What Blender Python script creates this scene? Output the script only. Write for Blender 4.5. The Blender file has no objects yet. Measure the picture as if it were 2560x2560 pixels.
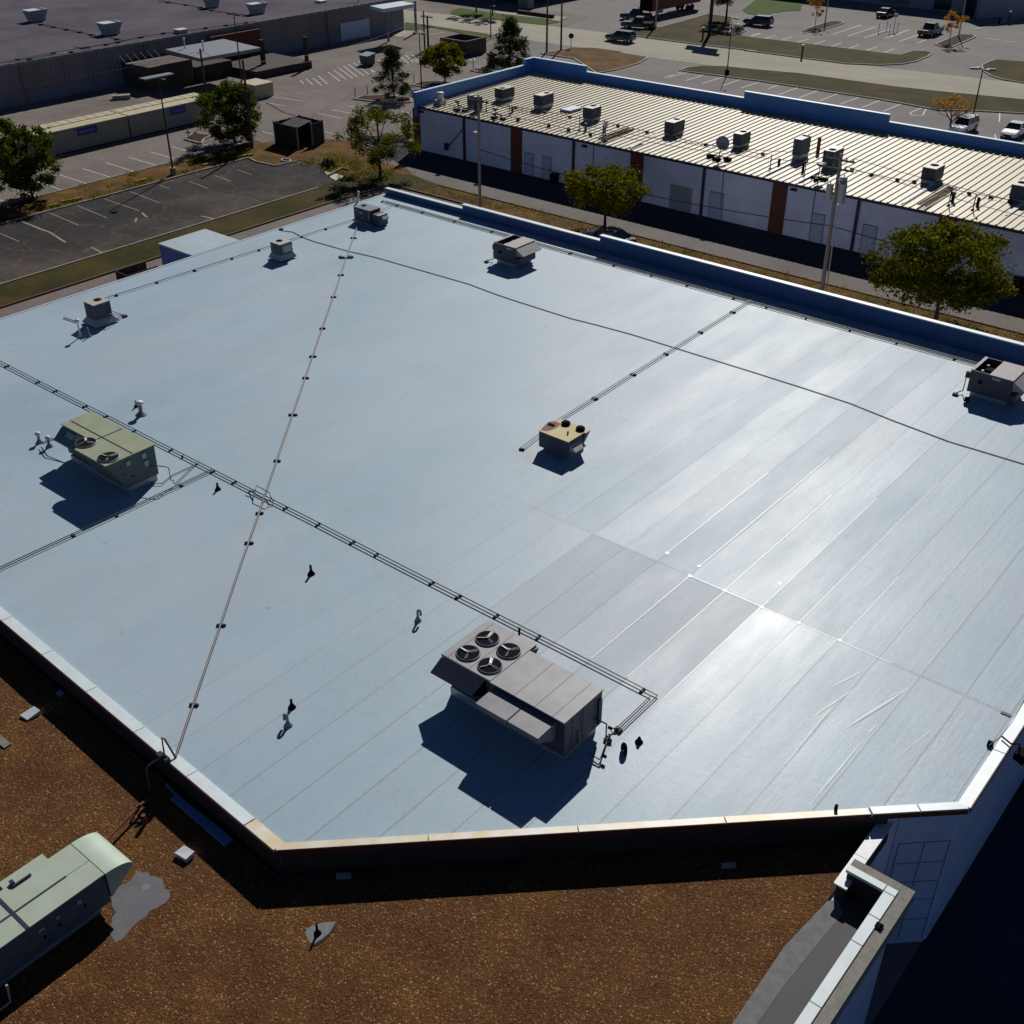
import bpy, bmesh, math, random
from mathutils import Vector, Matrix
rad = math.radians
scn = bpy.context.scene
COL = scn.collection

# ------------------------------------------------------------------ camera, sky, sun, exposure
CAMZ = 32.5
PITCH, YAW, FPX = 0.5653, 0.6913, 2848.34          # FPX: focal length in pixels of the 2560 px photograph
cam_d = bpy.data.cameras.new('camera'); cam = bpy.data.objects.new('camera', cam_d); COL.objects.link(cam)
cam_d.sensor_width = 36; cam_d.lens = FPX / 2560 * 36
cam_d.clip_start = 0.5; cam_d.clip_end = 3000
cam.location = (0, 0, CAMZ); cam.rotation_euler = (math.pi/2 - PITCH, 0, YAW)
scn.camera = cam

SUN_AZ, SUN_EL = rad(115.5), rad(37.0)             # azimuth measured from +X towards +Y
w = bpy.data.worlds.new("World"); scn.world = w; w.use_nodes = True
nt = w.node_tree; bg = nt.nodes['Background']
sky = nt.nodes.new('ShaderNodeTexSky'); sky.sky_type = 'NISHITA'; sky.sun_disc = False
sky.sun_elevation = SUN_EL; sky.sun_rotation = math.pi/2 - SUN_AZ
sky.air_density = 0.42; sky.dust_density = 0.0; sky.ozone_density = 6.0
nt.links.new(sky.outputs[0], bg.inputs[0]); bg.inputs[1].default_value = 0.058
sl = bpy.data.lights.new('sun', 'SUN'); sun = bpy.data.objects.new('sun', sl); COL.objects.link(sun)
sl.energy = 5.0; sl.angle = rad(0.5); sl.color = (1.0, 0.955, 0.89)
sd = Vector((math.cos(SUN_AZ)*math.cos(SUN_EL), math.sin(SUN_AZ)*math.cos(SUN_EL), math.sin(SUN_EL)))
sun.rotation_euler = sd.to_track_quat('Z', 'Y').to_euler(); sun.location = (0, 0, 80)
scn.view_settings.view_transform = 'Standard'; scn.view_settings.look = 'None'
scn.view_settings.exposure = -0.38; scn.view_settings.gamma = 1

# ------------------------------------------------------------------ surveying: photo readings to site coordinates
_cp, _sp, _cy, _sy = math.cos(PITCH), math.sin(PITCH), math.cos(YAW), math.sin(YAW)
RT = Vector((_cy, _sy, 0)); UP = Vector((-_sy*_sp, _cy*_sp, _cp)); FW = Vector((-_sy*_cp, _cy*_cp, -_sp))
def ray(p): return FW + RT*((p[0]-1280)/FPX) - UP*((p[1]-1280)/FPX)
def gp(p, z=0.0):                                  # where the sight line meets height z
    d = ray(p); t = (z-CAMZ)/d.z
    return Vector((d.x*t, d.y*t, z))
def wp(p, y):                                      # where the sight line meets a wall at y
    d = ray(p); t = y/d.y
    return Vector((d.x*t, y, CAMZ + d.z*t))
def S(ox, oy, s): return lambda x, y: (x/s+ox, y/s+oy)
z1, z2, z3, z4 = S(0,0,3.019), S(600,0,3.019), S(1240,0,3.019), S(1920,0,3.019)
z5, z6, z7, z8 = S(0,300,3.019), S(640,300,3.019), S(1280,300,3.019), S(1920,300,3.019)
zA, zG, zY, zB = S(0,800,3.019), S(1000,1480,2.841), S(1240,960,6.0375), S(1180,540,9.66)
zK, zS, zT = S(860,480,13.8), S(120,700,6.0375), S(2340,840,7.43)
zL, zM, zN, zV, zX = S(1960,1760,2.415), S(0,1960,3.019), S(0,1480,2.542), S(640,800,2.841), S(640,1700,4.2)
zc, zr2, zr3 = S(1880,640,2.841), S(1240,1160,2.841), S(1880,1160,2.841)
a3, a4, a5, a6, a7 = S(900,0,4.83), S(1240,0,6.0375), S(1500,0,4.83), S(1860,0,5.0842), S(2200,0,5.3667)
b1, b2, b3, b4, b5, b6 = S(300,60,4.83), S(1040,180,5.0842), S(1400,250,5.0842), S(1860,280,5.0842), S(2200,340,5.3667), S(640,260,6.0375)
b0, bP = S(0,0,6.0375), S(1980,340,4.6)
def D(x, y): return (x*1.325, y*1.325)

# ------------------------------------------------------------------ materials
def mat(name, col, rough=0.7, metal=0.0, var=0.0, vscale=2.0, bump=0.0, bscale=20.0, spec=0.5, col2=None, detail=5.0, coat=0.0):
    m = bpy.data.materials.new(name); m.use_nodes = True
    t = m.node_tree; b = t.nodes['Principled BSDF']
    b.inputs['Base Color'].default_value = (*col, 1); b.inputs['Roughness'].default_value = rough
    b.inputs['Metallic'].default_value = metal; b.inputs['Specular IOR Level'].default_value = spec
    b.inputs['Coat Weight'].default_value = coat
    tc = t.nodes.new('ShaderNodeTexCoord')
    if var > 0 or col2:
        n = t.nodes.new('ShaderNodeTexNoise'); n.inputs['Scale'].default_value = vscale; n.inputs['Detail'].default_value = detail
        n.inputs['Roughness'].default_value = 0.65
        t.links.new(tc.outputs['Object'], n.inputs['Vector'])
        r = t.nodes.new('ShaderNodeValToRGB')
        c2 = col2 or tuple(min(1, c*(1+var)) for c in col); c1 = col if col2 else tuple(c*(1-var) for c in col)
        r.color_ramp.elements[0].position = 0.36; r.color_ramp.elements[1].position = 0.64
        r.color_ramp.elements[0].color = (*c1, 1); r.color_ramp.elements[1].color = (*c2, 1)
        t.links.new(n.outputs['Fac'], r.inputs['Fac']); t.links.new(r.outputs['Color'], b.inputs['Base Color'])
    if bump > 0:
        n2 = t.nodes.new('ShaderNodeTexNoise'); n2.inputs['Scale'].default_value = bscale; n2.inputs['Detail'].default_value = 4
        t.links.new(tc.outputs['Object'], n2.inputs['Vector'])
        bp = t.nodes.new('ShaderNodeBump'); bp.inputs['Strength'].default_value = bump; bp.inputs['Distance'].default_value = 0.02
        t.links.new(n2.outputs['Fac'], bp.inputs['Height']); t.links.new(bp.outputs['Normal'], b.inputs['Normal'])
    return m

def N(t, kind, **kw):
    n = t.nodes.new('ShaderNode'+kind)
    for k, v in kw.items(): setattr(n, k, v)
    return n
def M2(t, op, a, b=None, c=None):
    n = t.nodes.new('ShaderNodeMath'); n.operation = op
    for i, v in enumerate((a, b, c)):
        if v is None: continue
        if isinstance(v, (int, float)): n.inputs[i].default_value = v
        else: t.links.new(v, n.inputs[i])
    return n.outputs[0]
def ramp(t, fac, stops):
    r = t.nodes.new('ShaderNodeValToRGB'); e = r.color_ramp.elements
    while len(e) < len(stops): e.new(0.5)
    for el, (p, c) in zip(e, stops): el.position = p; el.color = (*c, 1) if len(c) == 3 else c
    t.links.new(fac, r.inputs['Fac']); return r.outputs['Color']
def noise(t, vec, scale, detail=4, rough=0.6):
    n = t.nodes.new('ShaderNodeTexNoise'); n.inputs['Scale'].default_value = scale; n.inputs['Detail'].default_value = detail
    n.inputs['Roughness'].default_value = rough
    t.links.new(vec, n.inputs['Vector']); return n.outputs['Fac']
def mapping(t, vec, scale=(1,1,1), loc=(0,0,0)):
    m = t.nodes.new('ShaderNodeMapping'); m.inputs['Scale'].default_value = scale; m.inputs['Location'].default_value = loc
    t.links.new(vec, m.inputs['Vector']); return m.outputs[0]

def membrane_material():
    m = bpy.data.materials.new('white_roof_membrane'); m.use_nodes = True
    t = m.node_tree; b = t.nodes['Principled BSDF']
    tc = N(t, 'TexCoord'); P = mapping(t, tc.outputs['Object'], (1,1,1), (-34,36,0))
    sp = N(t, 'SeparateXYZ'); t.links.new(P, sp.inputs[0]); X, Y = sp.outputs[0], sp.outputs[1]
    # sheets 1.575 m wide running along Y
    wob = M2(t, 'MULTIPLY', M2(t, 'SUBTRACT', noise(t, mapping(t, P, (.4,.25,1)), 1.0, 2), .5), .10)
    u = M2(t, 'DIVIDE', M2(t, 'ADD', M2(t, 'ADD', X, 22.70), wob), 1.575)
    cell = M2(t, 'FLOOR', u); fr = M2(t, 'FRACT', u)
    # cross laps
    lap = N(t, 'TexWhiteNoise', noise_dimensions='1D'); t.links.new(cell, lap.inputs['W'])
    y2 = M2(t, 'DIVIDE', M2(t, 'ADD', Y, -2.3), 30.5)
    row = M2(t, 'FLOOR', y2)
    cmb = N(t, 'CombineXYZ'); t.links.new(cell, cmb.inputs[0]); t.links.new(row, cmb.inputs[1])
    wn = N(t, 'TexWhiteNoise', noise_dimensions='3D'); t.links.new(cmb.outputs[0], wn.inputs['Vector'])
    sheet = wn.outputs['Value']
    ed = M2(t, 'MINIMUM', fr, M2(t, 'SUBTRACT', 1, fr))
    seam = ramp(t, ed, [(0.0, (1,1,1)), (0.012, (1,1,1)), (0.03, (0,0,0))])
    fy = M2(t, 'FRACT', y2); edy = M2(t, 'MINIMUM', fy, M2(t, 'SUBTRACT', 1, fy))
    seamy = ramp(t, edy, [(0.0, (1,1,1)), (0.0006, (1,1,1)), (0.0014, (0,0,0))])
    seams = M2(t, 'MAXIMUM', seam, seamy)
    # gets fresher towards +X (the west part is dull and dirty, seams hardly show)
    fresh = ramp(t, M2(t, 'DIVIDE', M2(t, 'ADD', M2(t, 'ADD', X, 31), M2(t, 'MULTIPLY', noise(t, P, .12, 2), 8)), 20), [(0.1, (0,0,0)), (0.75, (1,1,1))])
    n1 = noise(t, P, 0.10, 5, .6); n2 = noise(t, mapping(t, P, (1, .25, 1)), 0.55, 6, .62); n3 = noise(t, P, 3.5, 5, .7)
    base = ramp(t, n1, [(.30, (.315,.425,.505)), (.46, (.347,.458,.540)), (.58, (.378,.470,.545)), (.70, (.37,.488,.572))])
    mx = N(t, 'Mix', data_type='RGBA', blend_type='MULTIPLY'); mx.inputs[0].default_value = 1
    shade = ramp(t, M2(t, 'ADD', M2(t, 'MULTIPLY', n2, .8), M2(t, 'MULTIPLY', sheet, .2)), [(.2, (.96,.96,.965)), (.8, (1.03,1.03,1.03))])
    t.links.new(base, mx.inputs[6]); t.links.new(shade, mx.inputs[7])
    # rusty wash spots
    ox = mapping(t, P, (1, 1, 1), (28.9, -36.2, 0))
    vl = N(t, 'VectorMath', operation='LENGTH'); t.links.new(mapping(t, ox, (.32, .62, .0)), vl.inputs[0])
    rs = M2(t, 'MULTIPLY', ramp(t, M2(t, 'ADD', vl.outputs['Value'], M2(t, 'MULTIPLY', noise(t, mapping(t, P, (1,.5,1)), .9, 4), 1.0)), [(.45, (1,1,1)), (1.35, (0,0,0))]), .42)
    mr = N(t, 'Mix', data_type='RGBA'); t.links.new(rs, mr.inputs[0]); t.links.new(mx.outputs[2], mr.inputs[6]); mr.inputs[7].default_value = (.36,.30,.24,1)
    # faint tide marks left by ponding water
    pn = noise(t, P, .16, 4, .55); tide = ramp(t, M2(t, 'ABSOLUTE', M2(t, 'SUBTRACT', pn, .535)), [(.0, (1,1,1)), (.012, (.3,.3,.3)), (.02, (0,0,0))])
    mt_ = N(t, 'Mix', data_type='RGBA'); t.links.new(M2(t, 'MULTIPLY', tide, M2(t, 'MULTIPLY', noise(t, P, .5, 3), .22)), mt_.inputs[0]); t.links.new(mr.outputs[2], mt_.inputs[6]); mt_.inputs[7].default_value = (.30,.29,.27,1)
    pd = ramp(t, pn, [(.535, (0,0,0)), (.60, (1,1,1))])
    mp_ = N(t, 'Mix', data_type='RGBA'); t.links.new(M2(t, 'MULTIPLY', pd, .07), mp_.inputs[0]); t.links.new(mt_.outputs[2], mp_.inputs[6]); mp_.inputs[7].default_value = (.37,.36,.37,1); mr = mp_
    # dark specks and smears
    spk = ramp(t, n3, [(.66, (0,0,0)), (.76, (1,1,1))])
    ms = N(t, 'Mix', data_type='RGBA'); t.links.new(M2(t, 'MULTIPLY', spk, .30), ms.inputs[0]); t.links.new(mr.outputs[2], ms.inputs[6]); ms.inputs[7].default_value = (.20,.24,.27,1)
    vs_ = N(t, 'TexVoronoi'); vs_.inputs['Scale'].default_value = .62; t.links.new(mapping(t, P, (.9, 1.3, 1)), vs_.inputs['Vector'])
    sd_ = N(t, 'SeparateXYZ'); t.links.new(vs_.outputs['Color'], sd_.inputs[0])
    sm_ = M2(t, 'MULTIPLY', ramp(t, M2(t, 'ADD', vs_.outputs['Distance'], M2(t, 'MULTIPLY', n3, .05)), [(.07, (1,1,1)), (.12, (0,0,0))]), ramp(t, sd_.outputs[0], [(.62, (0,0,0)), (.66, (1,1,1))]))
    mm_ = N(t, 'Mix', data_type='RGBA'); t.links.new(M2(t, 'MULTIPLY', sm_, .30), mm_.inputs[0]); t.links.new(ms.outputs[2], mm_.inputs[6]); mm_.inputs[7].default_value = (.16,.19,.22,1); ms = mm_
    dull = M2(t, 'MULTIPLY', M2(t, 'MULTIPLY', M2(t, 'LESS_THAN', Y, 32.8), ramp(t, M2(t, 'DIVIDE', M2(t, 'SUBTRACT', Y, 20), 12), [(0.0, (0,0,0)), (.7, (1,1,1))])), M2(t, 'MULTIPLY', M2(t, 'LESS_THAN', X, -14.85), M2(t, 'GREATER_THAN', X, -22.7)))
    md_ = N(t, 'Mix', data_type='RGBA'); t.links.new(M2(t, 'MULTIPLY', dull, .28), md_.inputs[0]); t.links.new(ms.outputs[2], md_.inputs[6]); md_.inputs[7].default_value = (.37,.375,.42,1); ms = md_
    sc_ = ramp(t, noise(t, mapping(t, P, (1.6, .9, 1)), 6.5, 5, .75), [(.57, (0,0,0)), (.66, (1,1,1))])
    mz_ = N(t, 'Mix', data_type='RGBA'); t.links.new(M2(t, 'MULTIPLY', M2(t, 'MULTIPLY', sc_, fresh), .34), mz_.inputs[0]); t.links.new(ms.outputs[2], mz_.inputs[6]); mz_.inputs[7].default_value = (.19,.21,.24,1); ms = mz_
    # seam lines: fresh white welded strip with dirt beside
    mseam = N(t, 'Mix', data_type='RGBA'); t.links.new(M2(t, 'MULTIPLY', seams, M2(t, 'MULTIPLY', M2(t, 'POWER', fresh, 1.3), .60)), mseam.inputs[0]); t.links.new(ms.outputs[2], mseam.inputs[6]); mseam.inputs[7].default_value = (.22,.25,.28,1)
    t.links.new(mseam.outputs[2], b.inputs['Base Color'])
    # gloss differs from sheet to sheet
    bright = M2(t, 'MULTIPLY', M2(t, 'LESS_THAN', Y, 32.8), M2(t, 'GREATER_THAN', X, -14.85))
    rg = M2(t, 'ADD', M2(t, 'ADD', M2(t, 'ADD', M2(t, 'ADD', .475, M2(t, 'MULTIPLY', bright, -.045)), M2(t, 'MULTIPLY', dull, .06)), M2(t, 'MULTIPLY', M2(t, 'MULTIPLY', M2(t, 'SUBTRACT', sheet, .5), fresh), .09)), M2(t, 'MULTIPLY', M2(t, 'SUBTRACT', n2, .5), .22))
    rg = M2(t, 'ADD', rg, M2(t, 'MULTIPLY', M2(t, 'SUBTRACT', 1, fresh), .04))
    t.links.new(rg, b.inputs['Roughness']); b.inputs['Specular IOR Level'].default_value = 0.22; b.inputs['Coat Roughness'].default_value = .22; t.links.new(M2(t, 'MULTIPLY', M2(t, 'ADD', .002, M2(t, 'MULTIPLY', bright, .005)), M2(t, 'SUBTRACT', 1, M2(t, 'MULTIPLY', dull, .75))), b.inputs['Coat Weight'])
    # bump: crinkles in the fresh part, raised laps
    long = noise(t, mapping(t, P, (2.2, .16, 1)), 1.6, 3, .55)
    h = M2(t, 'ADD', M2(t, 'MULTIPLY', n3, .006), M2(t, 'MULTIPLY', M2(t, 'MULTIPLY', seams, fresh), .0012))
    h = M2(t, 'ADD', h, M2(t, 'MULTIPLY', M2(t, 'MULTIPLY', long, fresh), .006))
    h = M2(t, 'ADD', h, M2(t, 'MULTIPLY', noise(t, P, 14, 3, .6), .0012))
    bp = N(t, 'Bump'); bp.inputs['Strength'].default_value = .8; bp.inputs['Distance'].default_value = 1.0
    t.links.new(h, bp.inputs['Height']); t.links.new(bp.outputs['Normal'], b.inputs['Normal'])
    return m

def gravel_material():
    m = bpy.data.materials.new('brown_river_gravel'); m.use_nodes = True
    t = m.node_tree; b = t.nodes['Principled BSDF']; P = N(t, 'TexCoord').outputs['Object']
    v = N(t, 'TexVoronoi'); v.inputs['Scale'].default_value = 27; t.links.new(P, v.inputs['Vector'])
    v2 = N(t, 'TexVoronoi'); v2.inputs['Scale'].default_value = 9; t.links.new(P, v2.inputs['Vector'])
    wn = N(t, 'TexWhiteNoise', noise_dimensions='3D'); t.links.new(v.outputs['Color'], wn.inputs['Vector'])
    c = ramp(t, wn.outputs['Value'], [(0, (.080,.035,.012)), (.4, (.108,.048,.016)), (.75, (.136,.062,.021)), (.93, (.18,.090,.033)), (.99, (.34,.24,.15))])
    big = ramp(t, M2(t, 'ADD', M2(t, 'MULTIPLY', noise(t, P, .55, 4), .7), M2(t, 'MULTIPLY', noise(t, P, 2.6, 3), .3)), [(.30, (.62,.58,.58)), (.5, (.95,.93,.88)), (.70, (1.35,1.32,1.05))])
    mx = N(t, 'Mix', data_type='RGBA', blend_type='MULTIPLY'); mx.inputs[0].default_value = 1
    t.links.new(c, mx.inputs[6]); t.links.new(big, mx.inputs[7])
    t.links.new(mx.outputs[2], b.inputs['Base Color']); b.inputs['Roughness'].default_value = .75; b.inputs['Specular IOR Level'].default_value = .10
    h = M2(t, 'ADD', M2(t, 'MULTIPLY', v.outputs['Distance'], -.018), M2(t, 'MULTIPLY', v2.outputs['Distance'], -.014))
    bp = N(t, 'Bump'); bp.inputs['Distance'].default_value = 1.3; bp.inputs['Strength'].default_value = 1
    t.links.new(h, bp.inputs['Height']); t.links.new(bp.outputs['Normal'], b.inputs['Normal'])
    return m

def leaf_material(name, cols, trans=.35):
    m = bpy.data.materials.new(name); m.use_nodes = True
    t = m.node_tree; t.nodes.remove(t.nodes['Principled BSDF'])
    g = N(t, 'NewGeometry'); P = N(t, 'TexCoord').outputs['Object']
    f = M2(t, 'ADD', M2(t, 'MULTIPLY', g.outputs['Random Per Island'], .45), M2(t, 'MULTIPLY', noise(t, P, .8, 3), .55))
    c = ramp(t, f, [(.25, cols[0]), (.5, cols[1]), (.75, cols[2])])
    d = N(t, 'BsdfDiffuse'); tr = N(t, 'BsdfTranslucent'); pass
    t.links.new(c, d.inputs[0]); t.links.new(c, tr.inputs[0])
    m1 = N(t, 'MixShader'); m1.inputs[0].default_value = trans; t.links.new(d.outputs[0], m1.inputs[1]); t.links.new(tr.outputs[0], m1.inputs[2])
    t.links.new(m1.outputs[0], t.nodes['Material Output'].inputs[0])
    return m

def ground_material(name, c1, c2, c3, rough=.85, crack=0.0, fine=.12, scale=.12, spec=.06):
    m = bpy.data.materials.new(name); m.use_nodes = True
    t = m.node_tree; b = t.nodes['Principled BSDF']; P = N(t, 'TexCoord').outputs['Object']
    f = M2(t, 'ADD', M2(t, 'MULTIPLY', noise(t, P, scale, 6, .62), .72), M2(t, 'MULTIPLY', noise(t, P, scale*14, 4, .65), .28))
    c = ramp(t, f, [(.36, c1), (.5, c2), (.64, c3)])
    fn = ramp(t, noise(t, P, 9, 3, .7), [(.3, (1-fine,)*3), (.7, (1+fine,)*3)])
    mx = N(t, 'Mix', data_type='RGBA', blend_type='MULTIPLY'); mx.inputs[0].default_value = 1
    t.links.new(c, mx.inputs[6]); t.links.new(fn, mx.inputs[7]); out = mx.outputs[2]
    if crack > 0:
        v = N(t, 'TexVoronoi', feature='DISTANCE_TO_EDGE'); v.inputs['Scale'].default_value = .16
        wv = N(t, 'VectorMath', operation='ADD'); nz = N(t, 'TexNoise'); nz.inputs['Scale'].default_value = .7; nz.inputs['Detail'].default_value = 5
        t.links.new(P, nz.inputs['Vector'])
        sc = N(t, 'VectorMath', operation='SCALE'); sc.inputs['Scale'].default_value = 2.2; t.links.new(nz.outputs['Color'], sc.inputs[0])
        t.links.new(P, wv.inputs[0]); t.links.new(sc.outputs[0], wv.inputs[1]); t.links.new(wv.outputs[0], v.inputs['Vector'])
        ck = ramp(t, v.outputs['Distance'], [(.004, (1,1,1)), (.016, (0,0,0))])
        mk = N(t, 'Mix', data_type='RGBA'); t.links.new(M2(t, 'MULTIPLY', ck, crack), mk.inputs[0]); t.links.new(out, mk.inputs[6]); mk.inputs[7].default_value = (.15,.11,.07,1); out = mk.outputs[2]
    t.links.new(out, b.inputs['Base Color']); b.inputs['Roughness'].default_value = rough; b.inputs['Specular IOR Level'].default_value = spec
    bp = N(t, 'Bump'); bp.inputs['Distance'].default_value = .015; bp.inputs['Strength'].default_value = .5
    t.links.new(noise(t, P, 22, 3, .7), bp.inputs['Height']); t.links.new(bp.outputs['Normal'], b.inputs['Normal'])
    return m

MT = {}
MT['membrane'] = membrane_material(); MT['gravel'] = gravel_material()
MT['asphalt'] = ground_material('weathered_asphalt', (.16,.137,.125), (.20,.175,.16), (.245,.212,.19), crack=.25)
MT['asphalt_road'] = ground_material('grey_road_lot', (.19,.18,.172), (.225,.212,.20), (.265,.25,.23), crack=.12)
MT['dark_asphalt'] = ground_material('old_dark_asphalt', (.030,.028,.030), (.045,.041,.042), (.10,.082,.07), crack=.5, scale=.10)
MT['drive_asphalt'] = ground_material('dark_shade_asphalt', (.034,.040,.054), (.044,.050,.064), (.056,.060,.072), fine=.1)
MT['concrete_road'] = ground_material('concrete_road', (.33,.31,.25), (.375,.35,.285), (.42,.39,.32), fine=.08, crack=.06)
MT['alley'] = ground_material('alley_asphalt', (.15,.135,.12), (.18,.165,.15), (.21,.19,.17), fine=.1)
MT['grass'] = ground_material('lawn_grass', (.026,.029,.007), (.048,.042,.010), (.085,.055,.016), fine=.35, scale=.25)
MT['green_grass'] = ground_material('bright_grass', (.035,.075,.010), (.055,.095,.012), (.07,.10,.015), fine=.3, scale=.3)
MT['dry_grass'] = ground_material('dry_grass_dirt', (.045,.042,.010), (.12,.062,.018), (.20,.105,.035), fine=.4, scale=.35)
MT['mulch'] = ground_material('dark_mulch', (.025,.014,.010), (.045,.025,.018), (.07,.035,.024), fine=.4, scale=.8)
MT['kerb'] = mat('kerb_concrete', (.30,.28,.24), .85, var=.18, vscale=1.5)
MT['red_kerb'] = mat('faded_red_kerb', (.10,.035,.025), .8, var=.3, vscale=2)
MT['paint'] = mat('white_road_paint', (.52,.51,.47), .7, var=.22, vscale=3)
MT['old_paint'] = mat('worn_road_paint', (.24,.22,.14), .8, var=.35, vscale=4)
MT['faint_paint'] = mat('faint_road_paint', (.25,.225,.20), .8, var=.15, vscale=4)
MT['yellow_paint'] = mat('peeling_yellow_paint', (.34,.22,.03), .8, var=.4, vscale=4)
MT['white_wall'] = mat('painted_block_wall', (.70,.74,.88), .8, var=.08, vscale=.6, bump=.3, bscale=30)
MT['blue_wall'] = mat('bluish_white_panel_wall', (.50,.56,.74), .75, var=.07, vscale=.7)
MT['coping'] = mat('white_metal_coping', (.58,.66,.69), .45, var=.08, vscale=.8, spec=.5)
MT['rust_coping'] = mat('stained_coping', (.62,.63,.60), .45, col2=(.58,.44,.20), vscale=.9)
MT['coping_edge'] = mat('coping_drip_edge', (.09,.022,.012), .6)
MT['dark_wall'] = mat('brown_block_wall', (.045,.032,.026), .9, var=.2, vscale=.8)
MT['parapet_blue'] = mat('parapet_membrane', (.04,.095,.24), .6, var=.08, vscale=.4)
MT['strip_blue'] = mat('blue_parapet_metal', (.07,.24,.60), .45, var=.06, vscale=.3)
MT['strip_coping'] = mat('pale_blue_coping', (.50,.62,.80), .4)
MT['brown_pilaster'] = mat('brown_pilaster_brick', (.14,.045,.022), .85, var=.15, vscale=3)
MT['navy_trim'] = mat('navy_metal_trim', (.012,.022,.05), .5)
MT['ledge'] = mat('grey_stucco_ledge', (.23,.225,.19), .9, var=.14, vscale=5, bump=.4, bscale=40)
MT['walk'] = mat('grey_ballast_strip', (.17,.17,.165), .9, var=.15, vscale=3)
MT['darkroof'] = mat('dark_membrane', (.050,.052,.055), .7, var=.1, vscale=2)
MT['violet_roof'] = mat('aged_violet_roof', (.105,.090,.112), .95, spec=.08, var=.22, vscale=.13, bump=.2, bscale=4)
MT['tan_siding'] = mat('tan_metal_siding', (.20,.165,.115), .6, var=.1, vscale=.3)
MT['grey_wain'] = mat('grey_block_base', (.20,.22,.26), .85, var=.1, vscale=1)
MT['cream'] = mat('cream_container_roof', (.40,.37,.22), .6, col2=(.52,.46,.30), vscale=1.2)
MT['cont_side'] = mat('grey_green_container', (.27,.27,.23), .55, var=.06, vscale=1)
MT['banner'] = mat('blue_banner', (.02,.025,.30), .5)
MT['banner_text'] = mat('pale_banner_lettering', (.16,.17,.50), .5)
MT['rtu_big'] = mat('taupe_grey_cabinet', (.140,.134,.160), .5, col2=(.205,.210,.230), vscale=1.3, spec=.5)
MT['rtu_shade_side'] = mat('shaded_taupe_side', (.075,.068,.095), .55, var=.06)  # darker copy of the cabinet colour, shade of the sides painted in
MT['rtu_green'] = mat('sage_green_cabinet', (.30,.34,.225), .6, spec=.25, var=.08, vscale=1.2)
MT['rtu_pale'] = mat('pale_mint_cabinet', (.40,.47,.38), .5, var=.06, vscale=1)
MT['rtu_hood'] = mat('mint_intake_hood', (.42,.52,.42), .45, var=.05)
MT['rtu_yellow'] = mat('khaki_yellow_cabinet', (.50,.43,.20), .6, spec=.25, var=.08, vscale=2)
MT['rtu_grey'] = mat('warm_grey_cabinet', (.34,.32,.315), .5, var=.1, vscale=2)
MT['rtu_tan'] = mat('tan_cabinet', (.45,.42,.37), .5, var=.08, vscale=2)
MT['rtu_dark'] = mat('slate_cabinet', (.13,.17,.20), .45, var=.15, vscale=3)
MT['rtu_teal'] = mat('teal_grey_cabinet', (.25,.32,.31), .5, var=.1, vscale=3)
MT['side_shade_navy'] = mat('shaded_slate_side', (.075,.085,.115), .6, var=.12, vscale=3, spec=.2)  # dark blue tone puts the shade of unit sides into the colour
MT['side_shade_teal'] = mat('shaded_teal_side', (.085,.125,.145), .6, var=.12, vscale=3, spec=.2)  # teal darkened so the colour itself carries the shaded side
MT['open_shade_grey'] = mat('shaded_grey_cabinet', (.085,.08,.095), .6, var=.1, vscale=2, spec=.25)  # warm grey cabinet darkened, its shade is part of the colour
MT['open_lid'] = mat('greyish_pink_lid', (.34,.31,.315), .55, var=.07, vscale=2, spec=.2)
MT['green_shade_side'] = mat('shaded_sage_side', (.125,.15,.125), .6, var=.08, vscale=2, spec=.2)  # shaded version of the sage cabinet, darkness painted into the sides
MT['canopy_shade'] = mat('shaded_canopy_wall', (.09,.12,.34), .7, var=.05)  # wall colour deepened to paint in the shade on its near face
MT['fence_maroon'] = mat('maroon_fence_board', (.05,.022,.02), .85, var=.2, vscale=3)
MT['weld'] = mat('fresh_seam_weld', (.62,.66,.68), .42, var=.12, vscale=6, spec=.4)
MT['joint'] = mat('panel_joint_grey', (.16,.19,.28), .8)
MT['canopy_top'] = mat('canopy_membrane', (.40,.49,.54), .5, var=.08, vscale=.6)
MT['dock_brown'] = mat('dock_brown', (.085,.058,.046), .85, var=.15, vscale=1)
MT['membrane_fold'] = mat('folded_membrane', (.42,.48,.52), .45, var=.1, vscale=3, spec=.3)
MT['rust'] = mat('rust', (.16,.045,.02), .85, var=.4, vscale=6)
MT['rust_red'] = mat('rusty_red_panel', (.16,.04,.03), .75, var=.3, vscale=4)
MT['black'] = mat('matt_black', (.008,.008,.010), .85, spec=.05)
MT['rubber'] = mat('black_rubber_block', (.018,.018,.02), .8, var=.2, vscale=8)
MT['blade'] = mat('aluminium_blade', (.62,.62,.60), .28, metal=.9)
MT['pipe'] = mat('dark_conduit', (.045,.048,.05), .45, var=.2, vscale=2)
MT['gas'] = mat('grey_gas_pipe', (.13,.13,.13), .45)
MT['brownpipe'] = mat('rust_brown_pipe', (.12,.08,.08), .5, var=.15, vscale=1)
MT['copper'] = mat('rusty_copper_pipe', (.28,.10,.05), .5)
MT['cable'] = mat('black_cable', (.02,.025,.03), .5)
MT['vent'] = mat('grey_vent_metal', (.20,.21,.24), .5, var=.1, vscale=4)
MT['vent_white'] = mat('white_vent_plastic', (.62,.62,.64), .5)
MT['galv'] = mat('galvanised_metal', (.38,.40,.42), .42, metal=.3, var=.12, vscale=5)
MT['label'] = mat('pale_cabinet_sticker', (.40,.42,.40), .6)
MT['wood'] = mat('weathered_pole_wood', (.26,.215,.18), .9, var=.2, vscale=3)
MT['wood_dark'] = mat('dark_pole_wood', (.09,.065,.055), .9, var=.2, vscale=3)
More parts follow.
